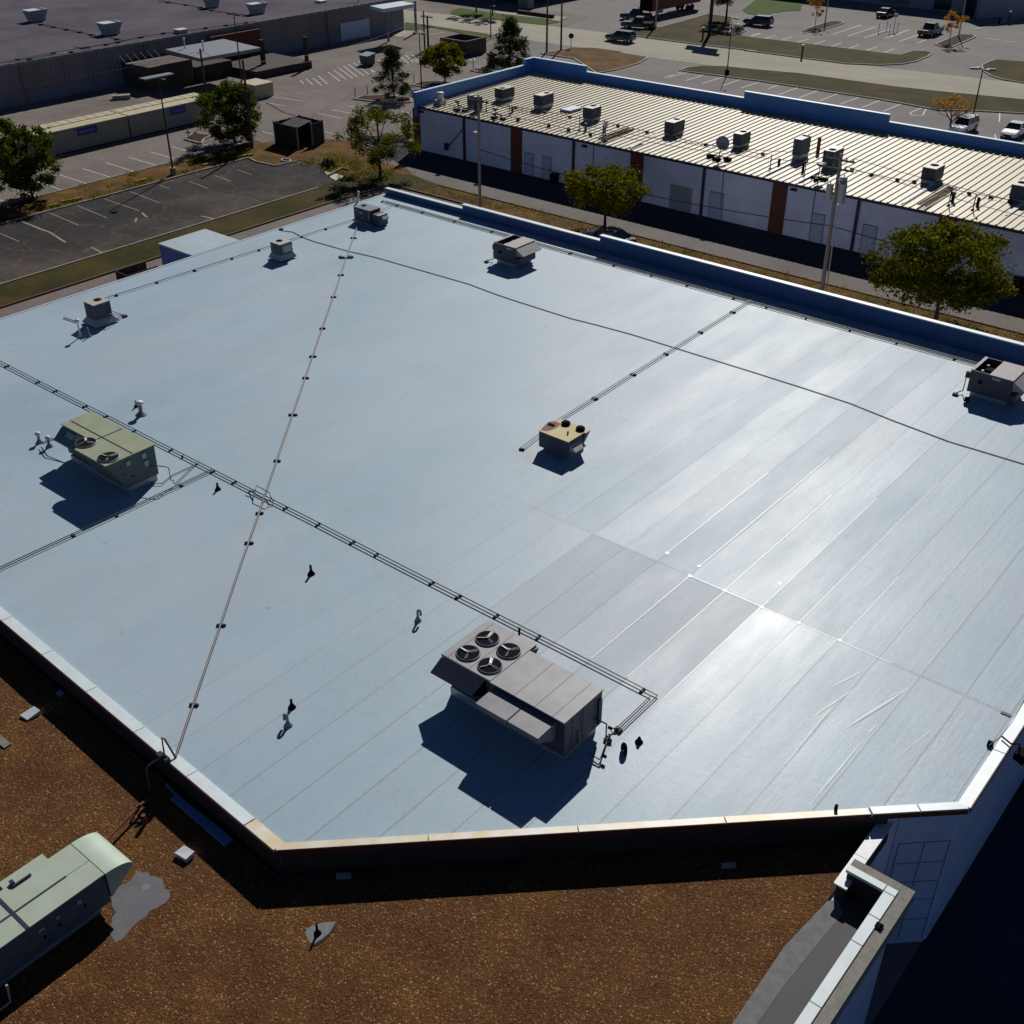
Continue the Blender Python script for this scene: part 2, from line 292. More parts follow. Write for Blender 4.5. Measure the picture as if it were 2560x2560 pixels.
MT['lamp_black'] = mat('black_lamp_pole', (.012,.010,.012), .5)
MT['brown_fence'] = mat('dark_brown_fence', (.035,.022,.018), .85, var=.3, vscale=2)
MT['bark'] = mat('tree_bark', (.055,.040,.028), .95, var=.3, vscale=6)
MT['glass'] = mat('dark_car_glass', (.008,.010,.012), .12, spec=.5)
MT['tyre'] = mat('black_tyre', (.015,.015,.016), .85)
MT['rim'] = mat('alloy_rim', (.35,.35,.36), .35, metal=.7)
MT['chrome'] = mat('headlamp', (.6,.6,.6), .2)
MT['tail'] = mat('red_tail_lamp', (.30,.01,.01), .3)
MT['mint_patch'] = mat('grey_mineral_stain', (.13,.13,.145), .85, var=.10, vscale=2.2)
MT['patch'] = mat('grey_roof_patch', (.17,.18,.17), .8, var=.15, vscale=5)
MT['tar'] = mat('dark_patch_edge', (.02,.017,.014), .9)
MT['sheet_shade_blue'] = mat('shaded_white_metal', (.14,.25,.55), .5, var=.05)  # white metal coloured blue, the wall's shade is in the paint
MT['steel_white'] = mat('white_sheet_metal', (.70,.73,.76), .3, var=.05)
MT['door'] = mat('pale_blue_door', (.46,.53,.66), .6, var=.04)
MT['roll'] = mat('grey_roll_door', (.30,.36,.38), .6, var=.05)
MT['brown_red'] = mat('red_canopy_band', (.14,.025,.02), .6)
MT['store'] = mat('grey_store_wall', (.28,.30,.34), .8, var=.05)
MT['store_green'] = mat('green_grey_store_wall', (.15,.19,.17), .8)
MT['storeglass'] = mat('dark_store_glass', (.02,.03,.045), .15)
MT['pale_board'] = mat('pale_board', (.50,.47,.36), .8, var=.1, vscale=3)
def car_paint(n, c): 
    return mat(n, c, .3, spec=.5, coat=.6)

def cream_roof_material():
    m = bpy.data.materials.new('cream_ribbed_roof'); m.use_nodes = True
    t = m.node_tree; b = t.nodes['Principled BSDF']; P = N(t, 'TexCoord').outputs['Object']
    f = noise(t, mapping(t, P, (.9, .12, 1)), .5, 5, .6)
    f = M2(t, 'ADD', M2(t, 'MULTIPLY', f, .7), M2(t, 'MULTIPLY', noise(t, P, .35, 5, .7), .3))
    c = ramp(t, f, [(.3, (.28,.22,.12)), (.42, (.39,.335,.20)), (.55, (.44,.385,.24)), (.7, (.50,.445,.295))])
    t.links.new(c, b.inputs['Base Color']); b.inputs['Roughness'].default_value = .5
    return m
MT['creamroof'] = cream_roof_material()
def siding_material(name, c, step, dark=.9):
    m = bpy.data.materials.new(name); m.use_nodes = True
    t = m.node_tree; b = t.nodes['Principled BSDF']; P = N(t, 'TexCoord').outputs['Object']
    sp = N(t, 'SeparateXYZ'); t.links.new(P, sp.inputs[0])
    wn = N(t, 'TexWhiteNoise', noise_dimensions='1D'); t.links.new(M2(t, 'FLOOR', M2(t, 'DIVIDE', M2(t,'ADD',sp.outputs[0],sp.outputs[1]), step)), wn.inputs['W'])
    k = ramp(t, wn.outputs['Value'], [(0, tuple(x*dark for x in c)), (1, tuple(x*1.1 for x in c))])
    t.links.new(k, b.inputs['Base Color']); b.inputs['Roughness'].default_value = .65
    h = M2(t, 'PINGPONG', M2(t,'ADD',sp.outputs[0],sp.outputs[1]), step/4)
    bp = N(t, 'Bump'); bp.inputs['Distance'].default_value = .35; t.links.new(h, bp.inputs['Height']); t.links.new(bp.outputs['Normal'], b.inputs['Normal'])
    return m
MT['siding'] = siding_material('brown_ribbed_siding', (.215,.19,.19), 1.1)

# ------------------------------------------------------------------ mesh builder
class MB:
    def __init__(s): s.v = []; s.f = []; s.sm = []
    def add(s, vs, fs, smooth=False):
        o = len(s.v); s.v += [tuple(v) for v in vs]; s.f += [tuple(i+o for i in f) for f in fs]; s.sm += [smooth]*len(fs); return s
    def box(s, a, b):
        (x0,y0,z0), (x1,y1,z1) = a, b
        return s.add([(x0,y0,z0),(x1,y0,z0),(x1,y1,z0),(x0,y1,z0),(x0,y0,z1),(x1,y0,z1),(x1,y1,z1),(x0,y1,z1)],
                     [(3,2,1,0),(4,5,6,7),(0,1,5,4),(1,2,6,5),(2,3,7,6),(3,0,4,7)])
    def hexa(s, bot, top):                                  # four points below, four above
        return s.add(list(bot)+list(top), [(3,2,1,0),(4,5,6,7),(0,1,5,4),(1,2,6,5),(2,3,7,6),(3,0,4,7)])
    def prism(s, poly, z0, z1):
        n = len(poly); a = sum(poly[i][0]*poly[(i+1)%n][1]-poly[(i+1)%n][0]*poly[i][1] for i in range(n))
        if a < 0: poly = list(reversed(poly))
        vs = [(p[0],p[1],z0) for p in poly]+[(p[0],p[1],z1) for p in poly]
        return s.add(vs, [tuple(reversed(range(n))), tuple(range(n,2*n))]+[(i,(i+1)%n,(i+1)%n+n,i+n) for i in range(n)])
    def sheet(s, poly, z):
        n = len(poly); a = sum(poly[i][0]*poly[(i+1)%n][1]-poly[(i+1)%n][0]*poly[i][1] for i in range(n))
        if a < 0: poly = list(reversed(poly))
        return s.add([(p[0],p[1],z) for p in poly], [tuple(range(n))])
    def quad(s, *p): return s.add(p, [tuple(range(len(p)))])
    def obar(s, p, q, w, z0, z1):                            # upright bar between two plan points, width w
        p, q = Vector(p[:2]), Vector(q[:2]); d = (q-p).normalized(); n = Vector((-d.y, d.x))*w/2
        return s.prism([p-n, q-n, q+n, p+n], z0, z1)
    def tube(s, pts, r, n=8, r2=None, caps=True):
        pts = [Vector(p) for p in pts]; m = len(pts); vs = []; prev = None
        for i, p in enumerate(pts):
            if i == 0: d = pts[1]-p
            elif i == m-1: d = p-pts[i-1]
            else: d = (pts[i+1]-p).normalized()+(p-pts[i-1]).normalized()
            d.normalize()
            if prev is None:
                a = Vector((0,0,1)) if abs(d.z) < .9 else Vector((1,0,0)); x = d.cross(a).normalized()
            else:
                x = prev - d*prev.dot(d); x.normalize()
            prev = x; y = d.cross(x)
            rr = r if r2 is None else r+(r2-r)*i/(m-1)
            for k in range(n): 
                t = 2*math.pi*k/n; vs.append(p+(x*math.cos(t)+y*math.sin(t))*rr)
        fs = [(i*n+k, i*n+(k+1)%n, (i+1)*n+(k+1)%n, (i+1)*n+k) for i in range(m-1) for k in range(n)]
        s.add(vs, fs, n > 5)
        if caps: s.add(vs[:n], [tuple(reversed(range(n)))]); s.add(vs[-n:], [tuple(range(n))])
        return s
    def cyl(s, c, r, h, n=20, r2=None): return s.tube([c, (c[0],c[1],c[2]+h)], r, n, r if r2 is None else r2)
    def lathe(s, c, prof, n=16):
        vs = []; m = len(prof)
        for (r, z) in prof:
            for k in range(n): t = 2*math.pi*k/n; vs.append((c[0]+r*math.cos(t), c[1]+r*math.sin(t), c[2]+z))
        return s.add(vs, [(i*n+k, i*n+(k+1)%n, (i+1)*n+(k+1)%n, (i+1)*n+k) for i in range(m-1) for k in range(n)]+[tuple(range((m-1)*n, m*n))], True)
    def build(s, name, m, parent=None, bevel=0.0, kind=None):
        me = bpy.data.meshes.new(name)
        off = Vector((0,0,0))
        if parent is not None:
            off = Vector(parent.get('_o', (0,0,0)))
        me.from_pydata([tuple(Vector(v)-off) for v in s.v], [], s.f); me.update()
        me.polygons.foreach_set('use_smooth', s.sm)
        me.materials.append(MT[m] if isinstance(m, str) else m)
        o = bpy.data.objects.new(name, me); COL.objects.link(o)
        if parent is not None:
            o.parent = parent; o['_o'] = tuple(off)
        if bevel > 0:
            b = o.modifiers.new('bevel', 'BEVEL'); b.width = bevel; b.segments = 2; b.limit_method = 'ANGLE'; b.angle_limit = rad(50)
        if kind: o['kind'] = kind
        return o
def thing(name, label, cat, loc, group=None):
    o = bpy.data.objects.new(name, None); COL.objects.link(o); o.location = loc; o.empty_display_size = .3
    o['_o'] = tuple(loc); o['label'] = label; o['category'] = cat
    if group: o['group'] = group
    return o
def tag(o, label, cat, group=None):
    o['label'] = label; o['category'] = cat
    if group: o['group'] = group
    return o
def struct(name, mb, m): return mb.build(name, m, kind='structure')
def dup(o, loc, rz=0, label=None, group=None, scale=None, parent=None):
    c = o.copy(); COL.objects.link(c)
    if parent is None:
        c.location = loc; c.rotation_euler = (0, 0, rz)
        if label: c['label'] = label
        if group: c['group'] = group
        if scale: c.scale = scale
    else: c.parent = parent
    for ch in list(o.children): dup(ch, None, parent=c)
    return c
def P2(v): return (v[0], v[1])
def P3(v, z): return (v[0], v[1], z)

# ================================================================== THE SETTING: ground, roads, lots
struct('ground', MB().sheet([(-1200,-900),(900,-900),(900,1600),(-1200,1600)], 0), 'asphalt')
zg = .004
# upper-right lots and the drive between them, greyer
struct('parking_lot', MB().sheet([P2(gp(a4(-500,1000))), (-88,118), (-40,118), (60,125), (60,260), (-160,260), (-160,168), (-122,168), (-116,146)], zg), 'asphalt_road')
# road
rd_far = [(-400,121), (-151,153.4), (-128.7,156.6), (-105.6,158.3), (-84.8,159.4), (-70,160.2), (-48,162.8), (120,178)]
rd_near = [(-400,111), (-141.8,144.0), (-124.9,145.0), (-108,145.4), (-86,146.6), (-78.5,148.0), (-59.8,150.3), (-44.5,153.0), (120,168)]
struct('road', MB().sheet(rd_near+rd_far[::-1], zg*2), 'concrete_road')
cl = [gp(a3(560,190)), gp(a4(1000,530)), gp(a5(0,490)), gp(a5(1932,735)), gp(a6(1932,995)), gp(a7(1932,1240))]
mk = MB()
for p, q in zip(cl[:-1], cl[1:]): mk.obar(p, q, .16, zg*3, zg*3+.002)
for a, b in ((a5(650,630),a5(790,640)), (a5(1010,770),a5(1130,785)), (a6(580,880),a6(710,895)), (a7(30,975),a7(310,1010)), (a4(1440,670),a4(1640,685)), (a4(660,690),a4(750,690)), (a7(1120,1105),a7(1400,1140)), (a7(750,1180),a7(920,1190))):
    mk.obar(gp(a), gp(b), .14, zg*3, zg*3+.002)
struct('road_marking', mk, 'faint_paint')
# dark lot west of the building
struct('dark_parking_lot', MB().sheet([(-97.75,-30), (-84.1,-30), (-84.25,72.5), (-85.5,76.5), (-90.5,78.0), (-93.0,77.5), (-93.3,74.9), (-95.9,74.5), (-97.75,75.0)], zg), 'dark_asphalt')
# grass west of the building, corner and north strip
struct('grass_verge', MB().sheet([(-84.1,-30), (-79.95,-30), (-79.9,70), (-79.6,76.8), (-78.6,77.62), (-76,77.8), (-76,80.6), (-80,81.4), (-84,80.4), (-85.4,76.4), (-84.2,72.5)], .05), 'grass')
struct('dry_verge', MB().sheet([(-76,77.8), (40,77.8), (40,80.4), (-64,80.4), (-76,80.6)], .05), 'dry_grass')
struct('bare_dirt', MB().sheet([(-85.4,76.4), (-84,80.4), (-80,81.4), (-82.5,82.8), (-86,82.6), (-90.2,84.3), (-95,86.5), (-99.5,84), (-101.2,80), (-97.9,75.2), (-96,74.7), (-93.5,75.1), (-93.1,77.7), (-90.5,78.2)], .05), 'dry_grass')
struct('median_strip', MB().sheet([(-102.45,-30), (-97.8,-30), (-97.8,75.1), (-100.9,79.8), (-102.45,80)], .06), 'dry_grass')
struct('alley', MB().sheet([(-84,81.6), (-76,80.65), (-64,80.45), (60,80.45), (60,83.1), (-84,83.4), (-95.5,88.5)], zg*2), 'alley')
struct('alley', MB().sheet([(60,83.1), (60,88.9), (-86,88.9), (-92,92), (-95.5,88.5), (-84,83.4)], zg*2), 'drive_asphalt')  # darker sheet paints in the mall wall's shadow on the alley
struct('drive', MB().sheet([(-5.2,-40),(60,-40),(60,77.5),(-4.9,77.5)], zg), 'drive_asphalt')
kb = MB()
for p, q in (((-102.5,-30),(-102.5,80)), ((-97.75,-30),(-97.75,75)), ((-97.75,75),(-95.9,74.55)), ((-95.9,74.55),(-93.3,74.8)), ((-93.3,74.8),(-92.9,77.4)), ((-84.15,-30),(-84.2,72.5))):
    kb.obar(p, q, .14, 0, .12)
struct('kerb', kb, 'kerb')
kb = MB()
for p, q in (((-79.9,-30),(-79.88,70)), ((-79.88,70),(-79.6,76.8)), ((-79.6,76.8),(-78.6,77.68)), ((-78.6,77.68),(40,77.7)), ((-76,80.5),(-64,80.42)), ((-64,80.42),(40,80.42))):
    kb.obar(p, q, .16, 0, .13)
struct('painted_kerb', kb, 'red_kerb')
# road verges and islands of the upper right
def island(name, pix, m, z=.12, kerb=True, w=.22):
    pts = [P2(gp(p)) for p in pix]
    struct(name, MB().sheet(pts, z), m)
    if kerb:
        k = MB()
        for i in range(len(pts)): k.obar(pts[i], pts[(i+1)%len(pts)], w, 0, z+.02)
        struct('island_kerb', k, 'kerb')
island('grass_verge', [a4(680,815),a4(960,765),a4(1150,728),a4(1500,735),a4(1900,790),a5(250,645),a5(470,680),a5(560,690),a5(565,712),a5(460,770),a5(330,810),a5(180,850),a5(-40,890),a4(1180,890)], 'dry_grass')
island('grass_verge', [a5(960,855),a5(1060,822),a5(1240,800),a5(1500,808),a5(1932,852),a6(700,940),a6(1932,1110),a7(700,1225),a7(1932,1345),a7(2300,1395),a7(2300,1575),a7(1932,1530),a7(1200,1490),a7(800,1488),a7(0,1340),a5(1932,985),a5(1060,872)], 'grass')
island('grass_verge', [a5(350,395),a5(640,330),a5(720,335),a5(1300,175),a5(1600,215),a5(1560,420),a5(1932,470),a6(400,515),a6(1932,700),a7(260,742),a7(430,692),a7(620,695),a7(700,715),a7(640,765),a7(480,830),a7(300,865),a7(0,878),a6(1300,815),a6(0,645),a5(1932,628),a5(1250,550),a5(450,445)], 'grass')
island('grass_verge', [a7(1360,885),a7(1460,835),a7(1560,805),a7(1932,835),a7(2300,880),a7(2300,1180),a7(1932,1120),a7(1650,1075),a7(1480,1020),a7(1390,960)], 'grass')
island('mulch_island', [a7(740,600),a7(830,635),a7(960,640),a7(1030,610),a7(1280,500),a7(1240,475),a7(1080,468),a7(1030,478)], 'mulch')
island('mulch_island', [a6(745,392),a6(830,412),a6(960,395),a6(1265,300),a6(1230,280),a6(1110,278),a6(1020,298)], 'mulch')
island('mulch_island', [a5(1600,425),a5(1770,380),a5(1740,350),a5(1590,345),a5(1500,370)], 'mulch')
island('mulch_island', [z2(860,752),z2(930,728),z2(1090,722),z2(1290,745),z2(1290,775),z2(1090,780)], 'mulch')
island('mulch_island', [z2(1300,645),z2(1360,622),z2(1480,615),z2(1660,630),z2(1560,650),z2(1400,662)], 'mulch')
island('mulch_island', [a3(1340,855),a3(1420,835),a3(1560,790),a3(1640,800),a3(1560,880),a3(1430,880)], 'mulch')
island('mulch_island', [z5(1395,150),z5(1520,182),z5(1540,150),z5(1600,120),z5(1460,105)], 'mulch')
struct('grass_lawn', MB().sheet([P2(gp(p)) for p in (a3(545,270),a3(700,290),a3(1540,410),a3(1600,440),a3(1530,465),a3(860,330),a3(760,355),a3(545,365))], .06), 'green_grass')
struct('grass_lawn', MB().sheet([P2(gp(p)) for p in (a3(1090,140),a3(1200,100),a3(1932,210),a4(500,275),a4(860,310),a4(960,340),a4(690,378),a4(0,300),a3(1230,205),a3(1100,165))], .06), 'green_grass')
struct('grass_lawn', MB().sheet([P2(gp(p)) for p in (a6(50,180),a6(280,205),a6(470,150),a6(720,135),a6(760,-40),a6(200,-40),a6(-20,130))], .06), 'green_grass')
struct('sidewalk', MB().sheet([P2(gp(p)) for p in (a4(0,175),a4(870,250),a4(1095,262),a4(950,325),a4(760,290),a4(0,205))], .07), 'concrete_road')
struct('concrete_pad', MB().sheet([P2(gp(p)) for p in (a3(400,435),a3(530,370),a3(680,385),a3(560,455),a3(470,450))], .05), 'concrete_road')
struct('sidewalk', MB().sheet([P2(gp(p)) for p in (a7(1570,165),a7(1830,75),a7(2100,90),a7(2100,215),a7(1932,240),a7(1720,310),a7(1280,405),a7(1250,390),a7(1600,300))], .05), 'concrete_road')
# painted stall lines
def lines(name, segs, m, w=.11, z=zg*2.5):
    k = MB()
    for a, b in segs: k.obar(gp(a), gp(b), w, z, z+.002)
    return struct(name, k, m)
k = MB()
for i in range(-4, 8):
    y = 59.1+2.72*i; k.obar((-107.7,y), (-102.7,y), .12, zg, zg+.003)
struct('stall_marking', k, 'paint')
lines('stall_marking', [(z5(*a),z5(*b)) for a,b in (((580,645),(810,740)),((370,700),(595,795)),((160,765),(330,838)),((0,855),(145,918)),((980,540),(1205,625)),((790,597),(1050,685)),((1430,465),(1565,515)),((1200,490),(1280,522)),((1620,420),(1745,463)),((1790,375),(1900,415)))], 'old_paint', .10)
lines('crack_repair', [(z5(*a),z5(*b)) for a,b in (((160,765),(380,850)),((380,850),(495,925)),((690,962),(775,1005)),((1520,725),(1610,745)),((1030,740),(1020,770)),((1070,700),(1110,735)))], 'old_paint', .2, z=zg*3)
tops = ((455,607),(500,597),(550,590),(590,573),(665,545),(705,527),(740,510),(780,497),(815,485),(855,472),(895,462),(940,500),(1040,450),(1080,435),(1150,425),(1200,420),(1250,415),(1295,410))
bots = ((480,632),(548,638),(618,647),(660,635),(755,613),(800,600),(850,590),(880,578),(935,570),(975,562),(1012,548),(1020,545),(1060,470),(1110,465),(1225,470),(1275,480),(1305,470),(1350,465))
lines('hatch_marking', [(z2(*a),z2(*b)) for a,b in zip(tops,bots)], 'paint', .13)
lines('stall_marking', [(z2(*a),z2(*b)) for a,b in (((200,722),(480,765)),((200,775),(340,800)),((585,855),(770,895)),((460,883),(640,930)),((700,830),(830,855)),((815,800),(970,832)),((340,910),(400,925)),((150,990),(270,1018)),((640,995),(700,1010)),((1215,840),(1300,858)),((1265,685),(1300,695)))], 'paint', .13)
lines('stall_marking', [(z2(*a),z2(*b)) for a,b in (((300,655),(600,740)),((330,650),(735,708)),((640,645),(845,683)),((790,625),(960,655)),((75,555),(560,457)),((75,600),(650,477)),((240,690),(520,745)))], 'faint_paint', .13)
lines('stall_marking', [(a3(*a),a3(*b)) for a,b in (((945,455),(1130,425)),((1095,483),(1350,440)),((1265,507),(1510,465)),((830,415),(1010,395)))], 'faint_paint', .5)
lines('stall_marking', [(a3(*a),a3(*b)) for a,b in (((1310,705),(1360,735)),((1330,697),(1375,705)),((1375,705),(1385,725)),((1360,735),(1385,725)),((620,710),(700,755)),((550,785),(610,785)))], 'paint', .14)
lines('stall_marking', [(z4(*a),z4(*b)) for a,b in (((0,670),(75,643)),((80,715),(222,663)),((235,738),(375,685)),((390,760),(530,708)),((547,786),(685,735)),((710,812),(845,758)),((870,840),(1010,782)))], 'paint', .13)
lines('stall_marking', [(a5(*a),a5(*b)) for a,b in (((770,938),(890,900)),((820,940),(1055,875)),((1030,975),(1245,908)),((1240,1008),(1470,933)),((1475,1037),(1690,962)),((1700,1063),(1920,995)),((930,885),(990,868)))], 'paint', .13)
lines('stall_marking', [(a7(*a),a7(*b)) for a,b in (((1265,1490),(1258,1610)),((1607,1520),(1600,1640)),((1540,1800),(1555,1860)),((580,1440),(400,1515)),((400,1515),(430,1545)),((430,1545),(570,1550)),((570,1550),(625,1450)),((930,1520),(930,1580)),((20,530),(390,400)),((250,560),(540,455)),((490,583),(640,525)),((1410,512),(1600,540)),((1640,548),(1820,568)))], 'paint', .13)
lines('stall_marking', [(a6(*a),a6(*b)) for a,b in (((30,472),(215,428)),((230,497),(405,450)),((440,520),(615,470)),((650,543),(825,497)),((860,570),(1035,517)),((1080,598),(1245,542)),((1300,625),(1465,570)),((1520,650),(1690,597)),((1750,675),(1915,620)),((1130,435),(1490,318)),((1315,463),(1680,338)),((1530,482),(1865,368)),((1750,502),(1990,425)),((300,205),(460,150)))], 'paint', .13)
lines('stall_marking', [(a5(*a),a5(*b)) for a,b in (((1480,335),(1690,280)),((1600,430),(1790,378)),((1770,450),(1932,400)))], 'paint', .14)
lines('crack_repair', [(z2(*a),z2(*b)) for a,b in (((200,775),(330,850)),((330,850),(470,890)),((470,890),(600,925)))], 'dark_asphalt', .22)

# ================================================================== MAIN BUILDING WITH THE WHITE ROOF
ROOF = 6.2
NL0, NL1 = (-80.0,15.9), (-19.92,13.19)
roof = thing('store_building', 'large flat roofed store building with a bright glossy white membrane roof', 'building', (-34,36,0))
c1, c2 = (-4.86,27.59), (-63.0,60.1)
W = [(-63.0,15.1), (-19.86,13.36), (-5.02,27.66), (-5.02,60.95), (-63.0,60.95)]
MB().prism(W, 0, ROOF-.03).build('wall', 'white_wall', roof)
MB().prism([(-63.08,15.2), (-19.86,13.28), (-4.95,27.62), (-4.95,60.89), (-63.08,60.89)], ROOF-.03, ROOF).build('roof_membrane', 'membrane', roof)
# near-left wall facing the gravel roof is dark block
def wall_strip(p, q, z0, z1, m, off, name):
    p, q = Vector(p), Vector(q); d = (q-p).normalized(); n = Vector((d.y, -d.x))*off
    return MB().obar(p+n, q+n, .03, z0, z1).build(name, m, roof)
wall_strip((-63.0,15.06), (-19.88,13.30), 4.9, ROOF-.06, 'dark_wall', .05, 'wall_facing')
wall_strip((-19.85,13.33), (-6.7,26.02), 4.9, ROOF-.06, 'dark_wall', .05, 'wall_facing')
wall_strip((-6.42,26.30), (-5.06,27.62), 0.0, ROOF-.05, 'blue_wall', .03, 'wall_facing')
MB().box((-5.02,27.72,0), (-4.98,60.9,ROOF-.05)).build('wall_facing', 'blue_wall', roof)
# grid of panels on the short wall
g = MB(); pa, pb = Vector((-6.30,26.42)), Vector((-5.12,27.57)); dd = (pb-pa).normalized(); nn = Vector((dd.y,-dd.x))*.06
for t_ in (0.0, .5, 1.0):
    c = pa.lerp(pb, t_)+nn; g.obar(c-dd*.013, c+dd*.013, .012, .2, 4.9)
for zz in (1.2, 2.15, 3.05, 3.95, 4.88):
    g.obar(pa+nn, pb+nn, .012, zz, zz+.022)
g.build('panel_joint', 'joint', roof)
# copings in lengths with open joints
def coping(p, q, w, z, n, m, first=0):
    p, q = Vector(p), Vector(q); d = (q-p)/n; u = d.normalized()*.012; nrm = Vector((-d.y, d.x)).normalized()*w
    k = MB(); e = MB()
    for i in range(n):
        a, b = p+d*i+u, p+d*(i+1)-u
        k.hexa([P3(a,z), P3(b,z), P3(b+nrm,z), P3(a+nrm,z)], [P3(a,z+.13), P3(b,z+.13), P3(b+nrm,z+.09), P3(a+nrm,z+.09)])
        e.hexa([P3(a-nrm*.06,z-.10), P3(b-nrm*.06,z-.10), P3(b-nrm*.005,z-.10), P3(a-nrm*.005,z-.10)], [P3(a-nrm*.06,z+.11), P3(b-nrm*.06,z+.11), P3(b-nrm*.005,z+.11), P3(a-nrm*.005,z+.11)])
    o = k.build('coping', m, roof, bevel=.012); e.build('drip_edge', 'coping_edge', o); return o
CZ = ROOF-.02
coping((-62.9,14.98), (-21.35,13.20), .42, CZ, 14, 'coping')
coping((-21.33,13.20), (-19.92,13.14), .42, CZ, 1, 'rust_coping')
coping((-19.89,13.17), (-7.05,25.60), .30, CZ, 4, 'rust_coping')
coping((-7.03,25.62), (-4.86,27.70), .34, CZ, 2, 'coping')
coping((-4.84,27.73), (-4.84,60.85), .40, CZ, 11, 'coping')
MB().box((-63.14,15.3,ROOF-.15), (-63.02,60.89,ROOF+.03)).build('roof_edge', 'coping', roof)
# stepped parapet along the north
py0, py1 = 60.9, 61.15
segs = [(-63.0,-55.1,6.62), (-55.1,-42.75,6.92), (-42.75,10,7.28)]
for xa, xb, zt in segs:
    pp = MB().box((xa,py0,ROOF-.4), (xb,py1,zt)).build('parapet', 'parapet_blue', roof)
    MB().box((xa-.03,py0-.05,zt+.002), (xb+.0,py1+.06,zt+.07)).build('parapet_cap', 'coping', pp, bevel=.01)
MB().box((-63.0,61.16,0), (10,61.19,ROOF+.4)).build('wall_facing', 'white_wall', roof)
# white cant strip and the ragged flashing end
# projecting canopy on the west wall
cz = ROOF+.05
cn = MB().hexa([(-66.95,42.9,cz-.10),(-63.16,42.9,cz-.10),(-63.16,46.85,cz-.10),(-66.95,46.85,cz-.10)], [(-66.95,42.9,cz),(-63.16,42.9,cz),(-63.16,46.85,cz),(-66.95,46.85,cz)]).build('dock_canopy', 'canopy_top', roof)
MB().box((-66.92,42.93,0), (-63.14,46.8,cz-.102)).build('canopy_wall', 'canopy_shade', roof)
fe = thing('wood_fence', 'dark maroon fence corner on the pavement below the canopy, left of the roof edge', 'fence', (-76.5,47,0))
for p, q_ in (((-78.2,45.9),(-78.2,48.7)), ((-78.2,45.9),(-76.6,45.9)), ((-76.6,45.9),(-76.6,48.7))):
    k = MB(); p, q_ = Vector(p), Vector(q_); n_ = int((q_-p).length/.18)
    for i in range(n_): k.obar(p.lerp(q_,(i+.04)/n_), p.lerp(q_,(i+.94)/n_), .05, 0, .75)
    k.build('fence_panel', 'fence_maroon', fe)
# creases and lap folds of the loose membrane on the right
cr = MB()
for a, b, wd, hh in ((zr3(560,1590),zr3(800,1465),.05,.022), (zr3(640,1900),zr3(1120,1590),.07,.035), (zr3(390,1932),zr3(560,1740),.05,.025), (zr3(420,1810),zr3(720,1600),.05,.022), (zr3(250,1600),zr3(330,1540),.03,.012), (zr3(820,1932),zr3(890,1840),.04,.018), (zL(120,660),zL(500,190),.05,.022), (zL(0,380),zL(300,0),.05,.022), (zL(640,360),zL(1010,60),.03,.010), (zr3(950,1670),zr3(1130,1580),.03,.014)):
    A, B = gp(a, ROOF), gp(b, ROOF); d = (B-A); L = d.length; d.normalize(); n_ = Vector((-d.y, d.x, 0)); pts = 8
    vs = []
    for i in range(pts+1):
        f = i/pts; k_ = math.sin(math.pi*f)**.7+.02; c = A+d*L*f + n_*.012*math.sin(f*7)
        hh_ = hh*.45
        vs += [c-n_*wd*k_+Vector((0,0,.002)), c+Vector((0,0,hh_*k_)), c+n_*wd*k_+Vector((0,0,.002))]
    cr.add(vs, [(i*3,i*3+3,i*3+4,i*3+1) for i in range(pts)]+[(i*3+1,i*3+4,i*3+5,i*3+2) for i in range(pts)], True)
cr.build('membrane_crease', 'membrane_fold', roof)
# welded seam strips and little round patches at lap ends, fresher and shinier
sw = MB()
for xs, ya, yb in ((-19.57,33.6,42),(-18.0,26.2,32.8),(-16.42,26.2,32.8),(-14.82,26.1,32.8),(-18.05,33.6,45),(-16.44,32.9,42),(-14.8,32.9,43),(-13.25,32.9,46),(-11.62,32.9,38)):
    sw.box((xs-.013,ya,ROOF), (xs+.013,yb,ROOF+.005))
sw.box((-18.0,32.785,ROOF), (-9.6,32.825,ROOF+.006))
for p in ((-18.0,32.8),(-16.43,32.83),(-14.8,32.8),(-13.27,32.82),(-11.6,32.84),(-18.07,33.6),(-19.57,33.57),(-15.0,34.6)):
    sw.cyl((p[0],p[1],ROOF), .085, .008, 12)
sw.build('seam_weld', 'weld', roof)
# ================================================================== LOWER BUILDING WITH THE GRAVEL ROOF
GR = 5.3
low = thing('gravel_roof_building', 'lower building in the foreground with a brown gravel roof and L shaped white coping', 'building', (-20,8,0))
poly = [(-63,-14), (-5.25,-14), (-5.25,23.6), (-6.75,23.6), (-6.75,26.0), (-19.9,13.2), (-63,15.0)]
MB().prism([(-62.9,-14), (-5.3,-14), (-5.3,23.5), (-6.7,23.5), (-6.7,25.9), (-19.9,13.1), (-62.9,14.9)], 0, GR-.10).build('wall', 'blue_wall', low)
gpts = [(-62.9,-14), (-7.03,-14), (-7.03,17.5), (-7.12,20.5), (-6.9,22.65), (-6.85,25.9), (-19.9,13.1), (-62.9,14.9)]
MB().prism(gpts, GR-.10, GR).build('gravel_roof', 'gravel', low)
MB().prism([(-7.03,-14), (-6.52,-14), (-6.52,19.45), (-6.35,22.5), (-6.65,22.9), (-6.9,22.65), (-7.12,20.5), (-7.03,17.5)], GR-.10, GR-.012).build('ballast_strip', 'walk', low)
MB().prism([(-6.52,-14), (-5.5,-14), (-5.5,23.4), (-6.65,23.4), (-6.65,22.9), (-6.35,22.5), (-6.52,19.45)], GR-.10, GR-.02).build('dark_membrane', 'darkroof', low)
lz = 6.1
